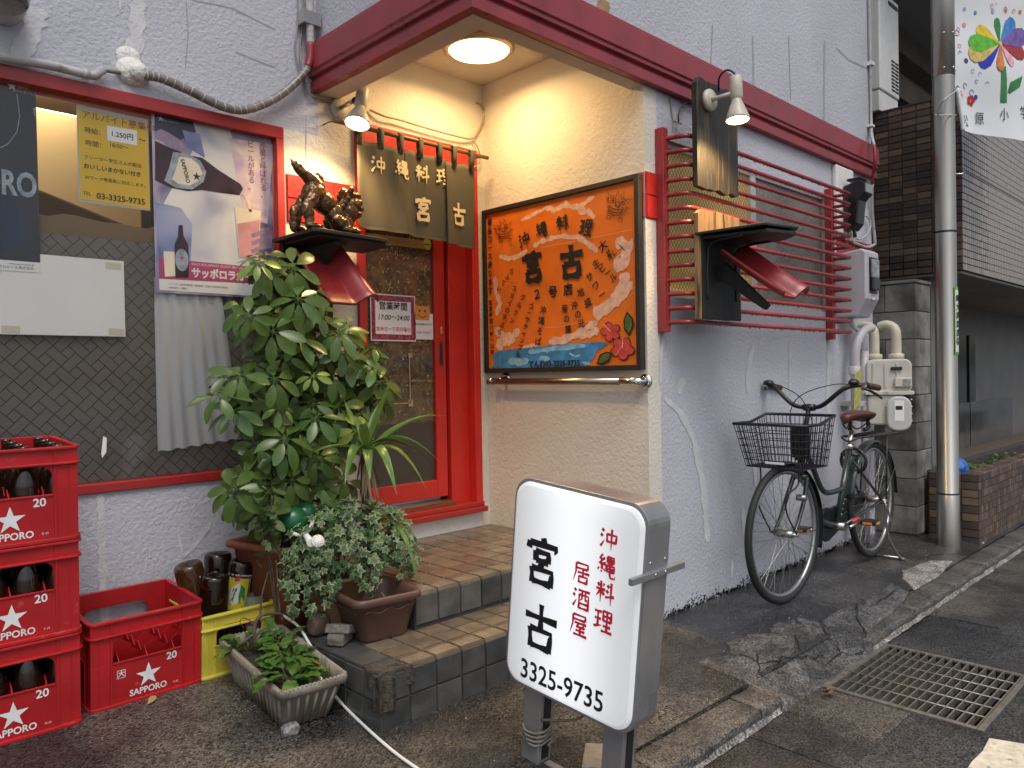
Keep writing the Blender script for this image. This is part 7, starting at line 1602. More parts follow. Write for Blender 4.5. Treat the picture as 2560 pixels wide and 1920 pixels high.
# fork, steered
Ms = Matrix.Rotation(STE, 4, 'Z'); fk = MB()
for s_ in (-1, 1): fk.tube(bezier([Ms @ Vector((.165, s_*.035, .605)), Ms @ Vector((.12, s_*.046, .51)), Ms @ Vector((.05, s_*.05, .40)), Ms @ Vector((0, s_*.052, WR))], 6), [.0125-.0045*i/18 for i in range(19)], 10)
fk.tube([Ms @ Vector((.165, -.038, .605)), Ms @ Vector((.165, .038, .605))], .014, 10); fk.build('fork', m_bgreen, bike)
MB().tube([Ms @ Vector((0, -.075, WR)), Ms @ Vector((0, .075, WR))], .008, 10).build('axle', m_bmet, bike); MB().tube([Vector((RX, -.085, RZ)), Vector((RX, .085, RZ))], .009, 10).build('axle', m_bmet, bike)
def guard(cx, cz, a0, a1, M=Matrix.Identity(4), wd=.03, name='mudguard'):
    b = MB(); vs = []; n = 24; R0 = WR+.016
    for i in range(n+1):
        a = R_(a0+(a1-a0)*i/n)
        for k in (-1, -.6, 0, .6, 1): vs.append(M @ Vector((cx+(R0-.012*k*k)*math.cos(a), wd*k, cz+(R0-.012*k*k)*math.sin(a))))
    b.add(vs, [(i*5+k, i*5+k+1, (i+1)*5+k+1, (i+1)*5+k) for i in range(n) for k in range(4)], True); o = b.build(name, m_bgreen, bike); s_ = o.modifiers.new('t', 'SOLIDIFY'); s_.thickness = .0012
guard(0, WR, -20, 100, Ms); guard(RX, RZ, 0, 172)
for s_ in (-1, 1): MB().tube([Vector((RX, s_*.07, RZ)), Vector((RX+.30, s_*.03, RZ+.16))], .0025, 5).build('stay', m_bmet, bike); MB().tube([Ms @ Vector((0, s_*.06, WR)), Ms @ Vector((.30, s_*.028, WR-.02))], .0025, 5).build('stay', m_bmet, bike)
# stem and handlebar
stt = hd1+Vector((.065, 0, .150)); MB().tube([hd1, stt+Vector((0, 0, .012))], .0125, 10).build('stem', m_bblk, bike); hb = Ms @ Vector((.0, 0, 0))
def HB(x_, y_, z_): return stt+(Ms.to_3x3() @ Vector((x_, y_, z_)))
MB().tube(bezier([HB(.17, -.27, .10), HB(.06, -.265, .115), HB(.0, -.19, .10), HB(-.015, -.09, .02), HB(0, -.03, 0), HB(0, .03, 0), HB(-.015, .09, .02), HB(.0, .19, .10), HB(.06, .265, .115), HB(.17, .27, .10)], 6), .0115, 10).build('handlebar', m_bblk, bike); MB().tube([HB(0, -.03, 0), HB(0, .03, 0)], .018, 10).build('bar_clamp', m_bblk, bike)
for s_ in (-1, 1):
    MB().tube([HB(.075, s_*.266, .113), HB(.195, s_*.271, .097)], .0165, 12).build('grip', m_leath, bike); MB().tube(bezier([HB(.045, s_*.262, .10), HB(.06, s_*.29, .085), HB(.11, s_*.30, .065), HB(.16, s_*.302, .045)], 5), [.007]*11+[.0055]*5, 6).build('brake_lever', m_bblk, bike); MB().tube([HB(.04, s_*.262, .115), HB(.055, s_*.262, .098)], .016, 8).build('lever_clamp', m_bmet, bike)
MB().lathe([(.001, .026), (.016, .024), (.025, .014), (.027, 0), (.001, 0)], 20, Matrix.Translation(HB(.02, -.225, .12))).build('bell', m_bblk, bike); MB().lathe([(.001, .026), (.018, .024), (.028, .014), (.03, 0), (.001, 0)], 20, Matrix.Translation(HB(.01, .235, .118))).build('light_knob', m_bblk, bike)
for s_ in (-1, 1): MB().tube(bezier([HB(.04, s_*.262, .108), HB(-.05, s_*.16, .12), HB(-.10, -s_*.0, .06), HB(-.09, -s_*.06, -.06), HB(-.03, -s_*.03, -.18)], 8), .0026, 5).build('brake_cable', m_bblk, bike)
# basket: wire sides, rim and floor
bs = MB(); x0, x1, y0, y1 = -.12, .185, -.185, .185; zb, zt = .672, .885; cx = (x0+x1)/2
def BK(u, v, t):
    """u, v in -1..1 over the plan, t height 0..1; basket widens upwards"""
    k = .80+.20*t; return Ms @ Vector((cx-.02*t+(x1-x0)/2*u*k, (y1-y0)/2*v*k, zb+(zt-zb)*t+(.035*t if u > .3 else 0)*max(0, u)))
def loop(t): return [BK(-1, -1, t), BK(-1, 0, t), BK(-1, 1, t), BK(0, 1, t), BK(1, 1, t), BK(1, 0, t), BK(1, -1, t), BK(0, -1, t)]
rimo = MB().tube(loop(1), .0075, 8, closed=True).build('basket_rim', m_bas, bike)
for k in range(6): bs.tube(loop(k/6*.96+.01), .0021, 5, closed=True)
for k in range(15):
    u = -1+2*k/14
    for v in (-1, 1): bs.tube([BK(u, v, 0), BK(u, v, 1)], .0019, 5, cap=False)
    bs.tube([BK(u, -1, 0), BK(u, 1, 0)], .0021, 5, cap=False)
for k in range(17):
    v = -1+2*k/16
    for u in (-1, 1): bs.tube([BK(u, v, 0), BK(u, v, 1)], .0019, 5, cap=False)
    bs.tube([BK(-1, v, 0), BK(1, v, 0)], .0021, 5, cap=False)
bs.build('basket', m_bas, bike)
def obox(name, c, s, m): b = MB(); b.box(tuple(-q for q in s), s, Matrix.Translation(Ms @ Vector(c)) @ Ms); return b.build(name, m, bike, .003)
obox('basket_plate', (.172, 0, .78), (.005, .05, .08), m_bblk); obox('basket_tag', (-.115, -.02, .70), (.002, .05, .006), m_cwhite); obox('basket_bracket', (.18, 0, .70), (.05, .012, .008), m_bblk)
for s_ in (-1, 1): MB().tube(bezier([Ms @ Vector((-.04, s_*.10, .672)), Ms @ Vector((-.04, s_*.10, .60)), Ms @ Vector((-.11, s_*.085, .55)), Ms @ Vector((-.10, s_*.07, .47)), Ms @ Vector((0, s_*.07, WR))], 6), .004, 6).build('basket_stay', m_bblk, bike)
MB().tube([Ms @ Vector((.045, -.045, .52)), Ms @ Vector((.055, -.09, .52))], .016, 12).build('dynamo', m_bmet, bike)
# saddle
sd = MB(); prof = [(-.125, .022, .0), (-.10, .035, .012), (-.05, .045, .018), (.0, .065, .02), (.05, .095, .022), (.09, .105, .02), (.12, .095, .012), (.135, .06, .0)]; vs = []; nn_ = 12
for x_, ww, zz in prof:
    for k in range(nn_):
        a = 2*math.pi*k/nn_; vs.append((x_, ww*math.cos(a), zz+(.018 if math.sin(a) > 0 else .042)*math.sin(a)))
sd.add(vs, [(i*nn_+k, (i+1)*nn_+k, (i+1)*nn_+(k+1) % nn_, i*nn_+(k+1) % nn_) for i in range(len(prof)-1) for k in range(nn_)]+[tuple(range(nn_)), tuple(range((len(prof)-1)*nn_, len(prof)*nn_))[::-1]], True, Matrix.Translation(ST+Vector((.03, 0, .135))))
o = sd.build('saddle', m_leath, bike); ss = o.modifiers.new('s', 'SUBSURF'); ss.levels = 1; ss.render_levels = 1
for s_ in (-1, 1): MB().tube(bezier([ST+Vector((-.06, s_*.02, .10)), ST+Vector((.02, s_*.03, .07)), ST+Vector((.11, s_*.05, .10))], 5), .0045, 6).build('saddle_rail', m_bblk, bike); MB().tube(bezier([ST+Vector((.12, s_*.05, .115)), ST+Vector((.125, s_*.05, .07)), ST+Vector((.09, s_*.04, .06))], 4), .012, 8).build('saddle_spring', m_bblk, bike)
# carrier
ca = MB(); zc2 = RZ+WR+.05; xa, xb = .90, 1.37
ca.tube([Vector((xa, -.065, zc2)), Vector((xb, -.075, zc2-.005)), Vector((xb, .075, zc2-.005)), Vector((xa, .065, zc2))], .0055, 7, closed=True)
for k in range(7): xx = xa+.03+(xb-xa-.06)*k/6; ca.tube([Vector((xx, -.068, zc2)), Vector((xx, .068, zc2))], .0035, 5)
for yy in (-.025, .025): ca.tube([Vector((xa, yy, zc2-.006)), Vector((xb, yy, zc2-.008))], .003, 5)
for s_ in (-1, 1): ca.tube([Vector((RX+.02, s_*.075, RZ)), Vector((RX+.06, s_*.07, zc2-.003))], .005, 6)
ca.tube(bezier([Vector((xa, -.05, zc2)), Vector((xa-.06, -.05, zc2+.0)), Vector((xa-.09, 0, zc2-.02)), Vector((xa-.06, .05, zc2)), Vector((xa, .05, zc2))], 5), .005, 6); ca.build('carrier', m_bblk, bike)
# drive side: chain case, cranks, pedals
cc = MB(); cc.prism([(BB.x+.095*math.cos(a), BB.z+.095*math.sin(a)) for a in [R_(60+20*k) for k in range(13)]]+[(RX, RZ-.045), (RX+.04, RZ), (RX, RZ+.045)], .045, .066, 'y'); cc.build('chain_case', m_bblk, bike, .006)
MB().lathe([(.02, .0), (.09, .004), (.095, .012), (.09, .016), (.02, .014)], 28, Matrix.Translation((BB.x, -.035, BB.z)) @ Matrix.Rotation(math.pi/2, 4, 'X')).build('chain_guard', mat('guard_dark', (.04, .042, .038), rough=.35), bike) if False else None
MB().tube([BB+Vector((0, -.07, 0)), BB+Vector((.155, -.075, .012))], .009, 8).build('crank', m_bmet, bike); MB().tube([BB+Vector((0, .075, 0)), BB+Vector((-.155, .08, -.012))], .009, 8).build('crank', m_bmet, bike)
for px_, s_ in ((.155, -1), (-.155, 1)):
    c0 = BB+Vector((px_, s_*.125, .012*(1 if s_ < 0 else -1))); b = MB(); b.box((-.045, -.04, -.012), (.045, .04, .012), Matrix.Translation(c0)); b.build('pedal', m_bblk, bike, .004); b = MB(); b.box((-.028, -.042, -.007), (.028, -.0405, .007), Matrix.Translation(c0)); b.box((-.028, .0405, -.007), (.028, .042, .007), Matrix.Translation(c0)); b.box((-.0465, -.025, -.007), (-.0455, .025, .007), Matrix.Translation(c0)); b.build('pedal_reflector', m_orl, bike)
# stand under the rear wheel, skirt guard, lock
std = MB()
for s_ in (-1, 1): std.tube(bezier([Vector((RX-.005, s_*.075, RZ)), Vector((RX+.03, s_*.08, .16)), Vector((RX+.10, s_*.12, .02)), Vector((RX+.125, s_*.135, .007))], 5), .0075, 8)
std.tube([Vector((RX+.125, -.135, .007)), Vector((RX+.125, .135, .007))], .0075, 8); std.build('stand', m_bmet, bike); MB().tube(bezier([Vector((RX, -.08, RZ-.02)), Vector((RX+.04, -.085, RZ-.09)), Vector((RX+.07, -.088, RZ-.14))], 4), .006, 6).build('stand_lock', m_steel, bike)
MB().tube([Vector((.83, -.05, .66)), Vector((.83, .05, .66))], .01, 8).build('ring_lock', m_bblk, bike); torus(.07, .01, 20, 8, Matrix.Translation((.88, 0, .62)) @ Matrix.Rotation(math.pi/2, 4, 'Z')).build('ring_lock', m_bblk, bike)
MB().tube([BB+Vector((.10, -.043, .01)), BB+Vector((.18, -.05, .021))], .0105, 8).build('red_decal', m_redink, bike)
# reflector beads for the frame lettering on the seat tube
for k in range(3): MB().box((-.004, -.0185, -.002), (.004, -.0165, .002), Matrix.Translation(Vector((.665+.012*k, 0, .345+.028*k)))).build('decal', m_cwhite, bike)
# ================================================================ lane beyond: steel pole, banner, block wall, neighbour
PO = Vector((5.50, 1.612, 0)); pole = thing('steel_pole', 'stainless steel lamp pole with joint bands beside the tiled planter', 'pole', (PO.x, PO.y, gz(1.612)))
m_pole = mat('dull_stainless_pole', (.36, .35, .32), rough=.32, metal=.95, rvar=.1, var=(3, .15), stretch=(1, 1, .25))
MB().lathe([(.0665, -.02), (.0665, .34), (.0645, .342), (.064, 2.9), (.064, 4.4)], 36).build('shaft', m_pole, pole); MB().lathe([(.0655, 0), (.0672, .002), (.0672, .010), (.0655, .012)], 36, Matrix.Translation((0, 0, .336))).build('base_joint', m_black, pole)
MB().lathe([(.0652, 0), (.0668, .001), (.0668, .012), (.0652, .013)], 36, Matrix.Translation((0, 0, 2.02))).build('black_band', m_black, pole); MB().lathe([(.0645, 0), (.0675, .002), (.0675, 1.6), (.0645, 1.6)], 36, Matrix.Translation((0, 0, 3.02))).build('upper_sleeve', m_pole, pole)
for zz in (3.06, 3.28):
    for a in (200, 250, 300): MB().sphere((.068*math.cos(R_(a)), .068*math.sin(R_(a)), zz), .008, 8, 5).build('bolt', m_steel, pole)
MB().tube([(.05, -.045, 2.40), (.085, -.075, 2.40), (.10, -.09, 2.415)], .006, 6).build('eye_bolt', m_steel, pole)
sg = thing('pole_street_sign', 'narrow green-edged white sign strapped round the steel pole', 'sign', (PO.x, PO.y, 0)); b = MB(); n = 12; m_sgw = mat('sign_white', (.70, .72, .70), rough=.4); m_sgg = mat('sign_green', (.09, .42, .04), rough=.4)
def arc(name, a0, a1, z0, z1, r, m):
    b = MB(); vs = []
    for i in range(n+1):
        a = R_(a0+(a1-a0)*i/n); vs += [(r*math.cos(a), r*math.sin(a), z0), (r*math.cos(a), r*math.sin(a), z1)]
    b.add(vs, [(2*i, 2*i+2, 2*i+3, 2*i+1) for i in range(n)], True); return b.build(name, m, sg)
zt_, zb_ = on(2372, 718, 'X', 5.46).z, on(2372, 887, 'X', 5.46).z
arc('green_board', 240, 320, zb_, zt_, .0688, m_sgg); arc('white_board', 246, 314, zb_+.018, zt_-.018, .0696, m_sgw)
for k, ch in enumerate('町大原商店街'):
    a = R_(268); M_ = Matrix.Translation((.0704*math.cos(a), .0704*math.sin(a), zt_-.075-.055*k)) @ Matrix.Rotation(a+math.pi/2, 4, 'Z') @ Matrix.Rotation(math.pi/2, 4, 'X'); text(sg, 'lettering', ch, .05, m_ink, 0, 0, 0, bold=.03, M=M_)
tagb = thing('cloth_banner', 'white cloth banner with a rainbow-petal flower tied to the steel pole', 'banner', (5.545, 1.555, 2.66), (0, 0, R_(-22)))
BO = Vector((5.545, 1.555, 2.66))
m_ban = mat('banner_cloth', (.68, .70, .72), rough=.75, var=(4, .04))
def bw(x_, z_): return .012*math.sin(x_*9+z_*3)+.008*math.sin(z_*11)-.03*max(0, .12-x_)*max(0, .5-z_)*6
def bx(px, py):
    O = tagb.matrix_basis.inverted(); A = O @ Vector((0, 0, CAM_H)); D_ = O.to_3x3() @ ray(px, py); t = -A.y/D_.y; q = A+D_*t; return q.x, q.z
nx, nz = 24, 26; BW, BH = .95, 1.0; b = MB(); vs = []
for j in range(nz+1):
    for i in range(nx+1):
        x_, z_ = BW*i/nx, BH*j/nz; lo_ = .0; xx = x_+ (.045*(1-z_/.30)**1 if z_ < .30 else 0)*(1-i/nx); vs.append((xx, bw(x_, z_), z_-.02*(i/nx) if z_ < .1 else z_))
b.add(vs, [(j*(nx+1)+i, j*(nx+1)+i+1, (j+1)*(nx+1)+i+1, (j+1)*(nx+1)+i) for j in range(nz) for i in range(nx)], True); b.build('cloth', m_ban, tagb)
MB().tube(bezier([(.05, -.01, -.005), (.03, -.012, .12), (.005, -.008, .26)], 6), .012, 8).build('rolled_edge', m_ban, tagb)
def bpoly(name, pts, m, lay):
    P = []
    for i in range(len(pts)):
        a, c = Vector(pts[i]), Vector(pts[(i+1) % len(pts)])
        for k in range(3): P.append(a.lerp(c, k/3))
    cx_ = sum(p.x for p in P)/len(P); cz_ = sum(p.y for p in P)/len(P); b = MB(); n_ = len(P); vs = []
    for f_ in (0, .5, 1): vs += [(cx_+(p.x-cx_)*f_, bw(cx_+(p.x-cx_)*f_, cz_+(p.y-cz_)*f_)-.0025-.0009*lay, cz_+(p.y-cz_)*f_) for p in P]
    b.add(vs, [(s_*n_+i, s_*n_+(i+1) % n_, (s_+1)*n_+(i+1) % n_, (s_+1)*n_+i) for s_ in (0, 1) for i in range(n_)], True); return b.build(name, m, tagb)
fc = bx(2497, 110)
cols = [(.02, .22, .05), (.04, .22, .55), (.16, .09, .32), (.32, .02, .03), (.72, .36, .42), (.62, .20, .05), (.01, .03, .42), (.55, .42, .12), (.10, .42, .03), (.68, .48, .02)]
tips = [(2492, 45), (2540, 48), (2570, 85), (2565, 135), (2530, 165), (2492, 180), (2445, 165), (2422, 140), (2422, 108), (2440, 72)]
for k, (cc_, tp_) in enumerate(zip(cols, tips)):
    t_ = Vector(bx(*tp_))-Vector(fc); L_ = t_.length; dd = t_.normalized(); nn2 = Vector((-dd.y, dd.x)); W_ = L_*.42
    bpoly('petal', [tuple(Vector(fc)+dd*L_*s_+nn2*W_/2*q) for s_, q in ((.08, .12), (.4, .6), (.7, 1.0), (.92, .8), (1.0, .3), (1.0, -.3), (.92, -.8), (.7, -1.0), (.4, -.6), (.08, -.12))], mat('petal_paint_%d' % k, cc_, rough=.6, var=(25, .3)), 1+k % 3)
bpoly('flower_heart', ell(fc[0], fc[1], .018, .018, 12), mat('petal_paint_9', cols[9]), 5); m_bgr = mat('banner_green', (.03, .20, .05), rough=.6, var=(25, .25))
bpoly('stem_paint', [bx(2494, 170), bx(2508, 168), bx(2514, 258), bx(2498, 258)], m_bgr, 0); bpoly('leaf_paint', [bx(2514, 232), bx(2520, 208), bx(2556, 190), bx(2548, 218), bx(2520, 236)], m_bgr, 0)
bpoly('red_flower', [(bx(2432, 250)[0]+.032*(1+.18*math.cos(5*t))*math.cos(t), bx(2432, 250)[1]+.032*(1+.18*math.cos(5*t))*math.sin(t)) for t in [k*.314 for k in range(20)]], mat('banner_red', (.40, .015, .02), rough=.6), 1); bpoly('red_flower_heart', ell(*bx(2430, 251), .009, .009, 10), mat('petal_paint_5', cols[5]), 3)
rb2 = random.Random(4); dcol = [(.03, .06, .25), (.10, .22, .50), (.75, .25, .30), (.50, .20, .14), (.30, .36, .60)]
for k in range(58):
    q = (rb2.uniform(2394, 2575), rb2.uniform(6, 262))
    if (q[0]-2497)**2+(q[1]-112)**2 < 78**2 or (2485 < q[0] < 2560 and q[1] > 165): continue
    c_ = bx(*q); r_ = rb2.uniform(.010, .017); cm = rb2.randrange(5); m_ = mat('dab_%d' % cm, dcol[cm], rough=.6)
    a1 = rb2.uniform(3.5, 6.3); sheetpts = [(c_[0]+r_*math.cos(a), c_[1]+r_*math.sin(a)) for a in [a1*i/14 for i in range(15)]]
    if rb2.random() < .3: bpoly('paint_dot', ell(*c_, r_, r_, 12), m_, 0)
    else:
        rbn = ribbon(sheetpts, r_*.35); h_ = len(rbn)//2; b = MB()
        for i in range(h_-1): b.add([(x_, bw(x_, z_)-.003, z_) for x_, z_ in (rbn[i], rbn[i+1], rbn[-2-i], rbn[-1-i])], [(0, 1, 2, 3)])
        b.build('paint_ring', m_, tagb)
for ch, q in (('松', (2412, 304)), ('原', (2453, 297)), ('小', (2508, 289)), ('学', (2562, 283))):
    x_, z_ = bx(*q); text(tagb, 'lettering', ch, .088, m_ink, x_, z_, bw(x_, z_)-.006, rot=.06, bold=.0)
# string tie
o = thing('banner_tie', 'pale string tying the banner corner round the steel pole', 'string', (PO.x, PO.y, 2.8)); L0 = Vector(o.location); cz2 = on(2392, 226, 'X', 5.5)
tube('string', [p-L0 for p in bezier([cz2, on(2360, 250, 'Y', 1.545), on(2340, 285, 'X', 5.435), on(2345, 288, 'Y', 1.545), on(2392, 288, 'Y', 1.56)], 8)], .004, mat('string_pale', (.5, .49, .45), rough=.7), o, 6)
# concrete block wall end
bwx0, bwx1, bwy0, bwy1 = 5.60, 5.90, 1.83, 3.4
bl_w = thing('block_wall', 'mossy weathered concrete block wall end between the two buildings', 'wall', (bwx0, bwy0, 0))
m_blk = [mat('concrete_block_%d' % k, c, rough=.85, var=(9, .3), dirt=((.035, .04, .028), 5, .48, .72), bump=(80, .6, .005)) for k, c in enumerate(((.22, .215, .20), (.18, .175, .165), (.26, .25, .23)))]
box('mortar_core', (.006, .006, -.1), (bwx1-bwx0-.006, bwy1-bwy0, 1.70), m_grout, bl_w)
for r_ in range(9):
    z0 = r_*.19; off = 0 if r_ % 2 else .2; yy = -off if off else 0
    while yy < .9:
        y_a = max(0, yy); y_b = yy+.395; b = MB(); b.box((0, y_a, z0+.004), (bwx1-bwx0, y_b, z0+.188)); b.build('block', random.choice(m_blk), bl_w, .004); yy += .4
box('cap_stone', (-.008, -.008, 1.712), (bwx1-bwx0+.006, 1.2, 1.735), m_blk[1], bl_w, .004)
# neighbour: brown tiled apartment building
nb = thing('tiled_apartment_building', 'neighbouring apartment building clad in brown tiles with a recessed entrance', 'building', (6.2, 1.70, 0)); NO = Vector((6.2, 1.70, 0))
def nbox(name, a, b_, m, **kw): return box(name, tuple(Vector(a)-NO), tuple(Vector(b_)-NO), m, nb, **kw)
NX0, NY0, NZ0, NZ1 = 6.2, 1.70, 1.83, 3.09
bt = [mat('brown_wall_tile_%d' % k, c, rough=.42, var=(20, .15), bump=(60, .15, .002)) for k, c in enumerate(((.085, .060, .048), (.12, .080, .060), (.066, .050, .045), (.17, .118, .086), (.10, .070, .055)))]
bt2 = [mat('street_wall_tile_%d' % k, c, rough=.24, var=(20, .15), bump=(60, .15, .002)) for k, c in enumerate(((.27, .225, .20), (.32, .27, .245), (.235, .20, .18)))]
nbox('parapet', (NX0+.006, NY0+.006, NZ0), (20, NY0+.2, NZ1-.006), m_grout); nbox('parapet', (NX0+.006, NY0+.2, NZ0), (NX0+.2, 6, NZ1-.006), m_grout)
nbox('slab', (NX0+.006, NY0+.2, NZ0), (20, 6, NZ0+.15), m_grout); nbox('soffit', (NX0+.02, NY0+.02, NZ0-.02), (20, 6, NZ0-.001), mat('soffit_grey', (.24, .23, .22), rough=.6, var=(3, .15)))
tiles(Vector((NX0+.006, NY0+.005+.1*8, NZ0))-NO, (0, -1, 0), (0, 0, 1), (-1, 0, 0), 8, 25, .1, .0505, .005, bt, 'tile', nb, .006)
out = tiles(Vector((NX0+.0, NY0+.006, NZ0))-NO, (1, 0, 0), (0, 0, 1), (0, -1, 0), 13, 25, .05, .0505, .005, bt2, 'street_tile', nb, .006)
# farther street tiles: joined
b = MB(); th = .006
for i in range(13, 60):
    for j in range(25):
        x_, z_ = i*.05+.0025, NZ0+j*.0505+.0025; b.box((x_, .0, z_), (x_+.045, .006, z_+.0455))
b.build('far_street_tiles', bt2[0], nb)['kind'] = 'stuff'
for zz, hh in ((NZ0+.72, .008), ): nbox('expansion_joint', (NX0-.002, NY0-.002, zz), (20, NY0+.001, zz+hh), m_black)
nbox('coping', (NX0-.004, NY0-.004, NZ1), (20, NY0+.21, NZ1+.012), bt[2]); nbox('coping', (NX0-.004, NY0+.21, NZ1), (NX0+.21, 6, NZ1+.012), bt[2])
# storey above: set-back wall with a dark window band and the slab over it
m_ndk = mat('neighbour_dark_wall', (.16, .15, .135), rough=.6, var=(4, .15)); m_nsof = mat('neighbour_soffit', (.36, .37, .37), rough=.7, var=(3, .1))
nbox('back_wall', (NX0+.2, 3.1, NZ0), (20, 3.3, 3.35), m_ndk); nbox('back_wall', (NX0+.2, 3.1, 4.12), (20, 3.3, 5.2), mat('neighbour_beam', (.26, .23, .20), rough=.6, var=(4, .15))); nbox('window_recess', (NX0+.2, 3.2, 3.35), (20, 3.25, 4.12), mat('dark_window', (.012, .014, .016), rough=.12))
for xx in (7.0, 7.9, 9.0, 10.2): nbox('mullion', (xx, 3.17, 3.35), (xx+.05, 3.2, 4.12), m_black)
nbox('upper_slab', (NX0-.3, 1.5, 4.66), (20, 6, 4.9), m_nsof); nbox('downstand', (NX0+.3, 2.9, 4.4), (20, 3.1, 4.66), m_ndk)
nbox('side_wall', (NX0+.2, 3.3, NZ0), (NX0+.35, 8, 4.66), m_ndk)
# ground floor: recessed grey entrance
nbox('entrance_wall', (NX0+.35, 2.75, -.1), (20, 2.95, NZ0-.02), mat('entrance_grey', (.20, .198, .195), rough=.5, var=(3, .12)))
nbox('side_return', (NX0+.1, 1.95, -.1), (NX0+.35, 2.95, NZ0-.02), m_ndk)
for x0_, x1_, z1_ in ((7.55, 8.15, 1.5), (8.75, 10.4, 1.5)): nbox('door_recess', (x0_, 2.735, .22), (x1_, 2.7495, z1_), mat('door_dark', (.010, .011, .014), rough=.15)); nbox('door_post', (x1_-.30, 2.72, .22), (x1_-.27, 2.7345, z1_), m_black)
nbox('dado', (NX0+.35, 2.72, .02), (12, 2.7335, .72), mat('dado_glass', (.10, .10, .10), rough=.12, var=(5, .3)))
nbox('entrance_step', (8.6, 2.1, -.1), (20, 2.72, .20), bt[3])
for k in range(3): nbox('wall_lamp', (8.35, 2.70, .9+.1*k), (8.37, 2.72, .93+.1*k), m_steel)
# water heater unit on the parapet
hx = thing('water_heater', 'tall white wall-hung water heater unit behind the corner of the shop', 'water heater', tuple(Vector((on(2206, 285, 'Y', 2.30).x, 2.30, NZ1+.014)))); hw = .30
box('case', (-.20, -.06, .16), (.20, .14, .92), m_white, hx, .012, seg=3); box('lower_cover', (-.195, -.05, .0), (.195, .13, .155), m_white, hx, .006); box('exhaust', (-.02, -.064, .85), (.17, -.0605, .88), m_black, hx)
for k in range(9):
    for q in range(2): box('louvre', (.03+.08*q, -.0635, .20+.028*k), (.095+.08*q, -.0605, .213+.028*k), m_grey_pl if False else m_dark, hx)
# tiled planter bed by the pole with ground cover and a blue bag
pb = thing('tiled_planter_bed', 'low planter bed clad in brown tiles at the foot of the pole', 'planter', (5.72, 1.49, 0)); PBO = Vector((5.72, 1.49, 0)); zt2 = .43
def pbox(name, a, b_, m, **kw): return box(name, tuple(Vector(a)-PBO), tuple(Vector(b_)-PBO), m, pb, **kw)
for a, c in (((5.726, 1.496, -.15), (14, 1.60, zt2-.006)), ((5.726, 1.60, -.15), (5.80, 1.80, zt2-.006)), ((5.80, 1.78, -.15), (14, 1.86, zt2-.006))): pbox('core', a, c, m_grout)
tiles(Vector((5.726, 1.49+.3+.005, -.045))-PBO, (0, -1, 0), (0, 0, 1), (-1, 0, 0), 3, 9, .1, .0525, .005, bt, 'tile', pb, .006)
tiles(Vector((5.72, 1.496, -.045))-PBO, (1, 0, 0), (0, 0, 1), (0, -1, 0), 24, 9, .05, .0525, .005, bt, 'street_tile', pb, .006)
b = MB()
for i in range(24, 90):
    for j in range(9): b.box((i*.05+.0025, .0, -.045+j*.0525+.0025), (i*.05+.0475, .006, -.045+j*.0525+.050))
b.build('far_street_tiles', bt[1], pb)['kind'] = 'stuff'
tiles(Vector((5.722, 1.492, zt2-.006))-PBO, (1, 0, 0), (0, 1, 0), (0, 0, 1), 22, 2, .1, .052, .005, bt, 'coping_tile', pb, .006)
pbox('soil', (5.80, 1.60, .2), (14, 1.78, .36), m_soil)
b = MB()
for i in range(260): leaflet(b, .035, .024, Matrix.Translation((random.uniform(.35, 1.6), random.uniform(.13, .27), random.uniform(-.0, .06)+.36)) @ Euler((random.uniform(-.6, .6), random.uniform(-.8, .3), random.uniform(0, 6.28))).to_matrix().to_4x4(), .2, .15, 4)
o = b.build('ground_cover', leaf_mat('ground_cover_green', (.10, .15, .04), .4)); o.location = PBO; o['kind'] = 'stuff'; o['label'] = 'yellow-green ground cover plants growing in the tiled planter bed'
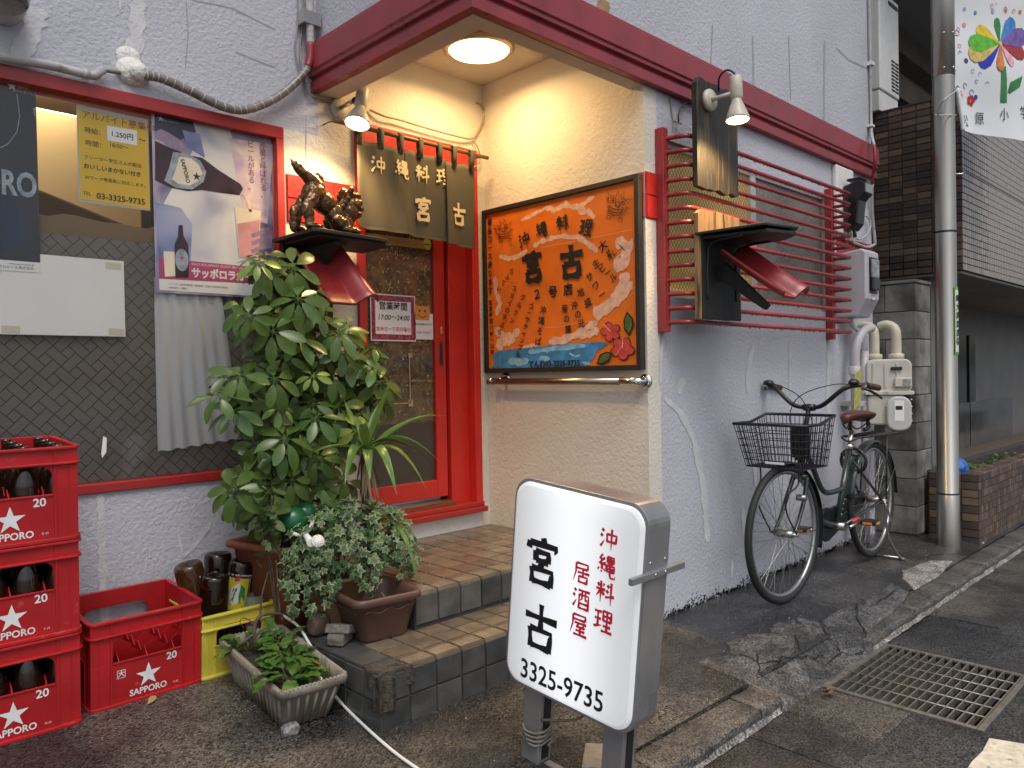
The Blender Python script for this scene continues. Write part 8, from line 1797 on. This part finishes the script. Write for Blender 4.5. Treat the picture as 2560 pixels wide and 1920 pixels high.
bag = MB(); bag.sphere((0, 0, .07), (.09, .075, .085), 20, 14); bag.sphere((-.02, 0, .15), (.03, .03, .03), 12, 8); bag.sphere((.05, -.02, .045), (.06, .05, .05), 14, 10)
o = bag.build('blue_bag', mat('blue_polythene', (.02, .13, .48), rough=.35, var=(20, .25), bump=(22, 1.0, .03))); o.location = (5.95, 1.69, .358); tag(o, 'crumpled blue plastic bag left in the tiled planter bed behind the pole', 'bag')
# litter: paper and wood chips by the drain
for q, lab, col, sz2 in (((2070, 1730), 'flat chip of rotten wood beside the drain frame', (.16, .11, .07), .05), ((2190, 1598), 'small heap of brown leaf litter at the corner of the drain', (.14, .08, .045), .035), ((2450, 1358), 'pale scrap of card on the pavement by the tiled planter', (.40, .36, .28), .03)):
    p = on(*q, 'Z', -.085 if q[1] > 1500 else gz(1.48)); b = MB(); rr3 = random.Random(q[0])
    for k in range(7 if 'heap' in lab else 1): b.prism([(sz2*rr3.uniform(.7, 1.1)*math.cos(a)+(.02*k-.06 if 'heap' in lab else 0), sz2*.4*math.sin(a)*rr3.uniform(.7, 1.2)+rr3.uniform(-.02, .02)) for a in [i*.9 for i in range(7)]], .002*k, .006+.002*k, 'z')
    o = b.build('litter', mat('litter_%d' % q[0], col, rough=.8, var=(30, .4))); o.location = (p.x, p.y, p.z+.002); tag(o, lab, 'litter')

# grit and small stones scattered over the wet ground
b = MB(); rg = random.Random(8)
for i in range(700):
    x_, y_ = rg.uniform(.3, 5.3), rg.uniform(1.47, 2.9)
    if y_ > 2.06 and x_ > 1.38: continue
    r_ = rg.uniform(.0012, .0035)*(1.5 if rg.random() < .08 else 1); z_ = gz(y_); b.add([(x_+r_, y_, z_), (x_, y_+r_*.8, z_), (x_-r_*.9, y_, z_), (x_, y_-r_, z_), (x_+r_*.2, y_, z_+r_*1.1)], [(0, 1, 4), (1, 2, 4), (2, 3, 4), (3, 0, 4)])
o = b.build('grit', mat('grit', (.24, .22, .19), rough=.8, var=(90, .6))); o['kind'] = 'stuff'; o['label'] = 'pale grit and tiny stones scattered over the pavement'
flush_text()
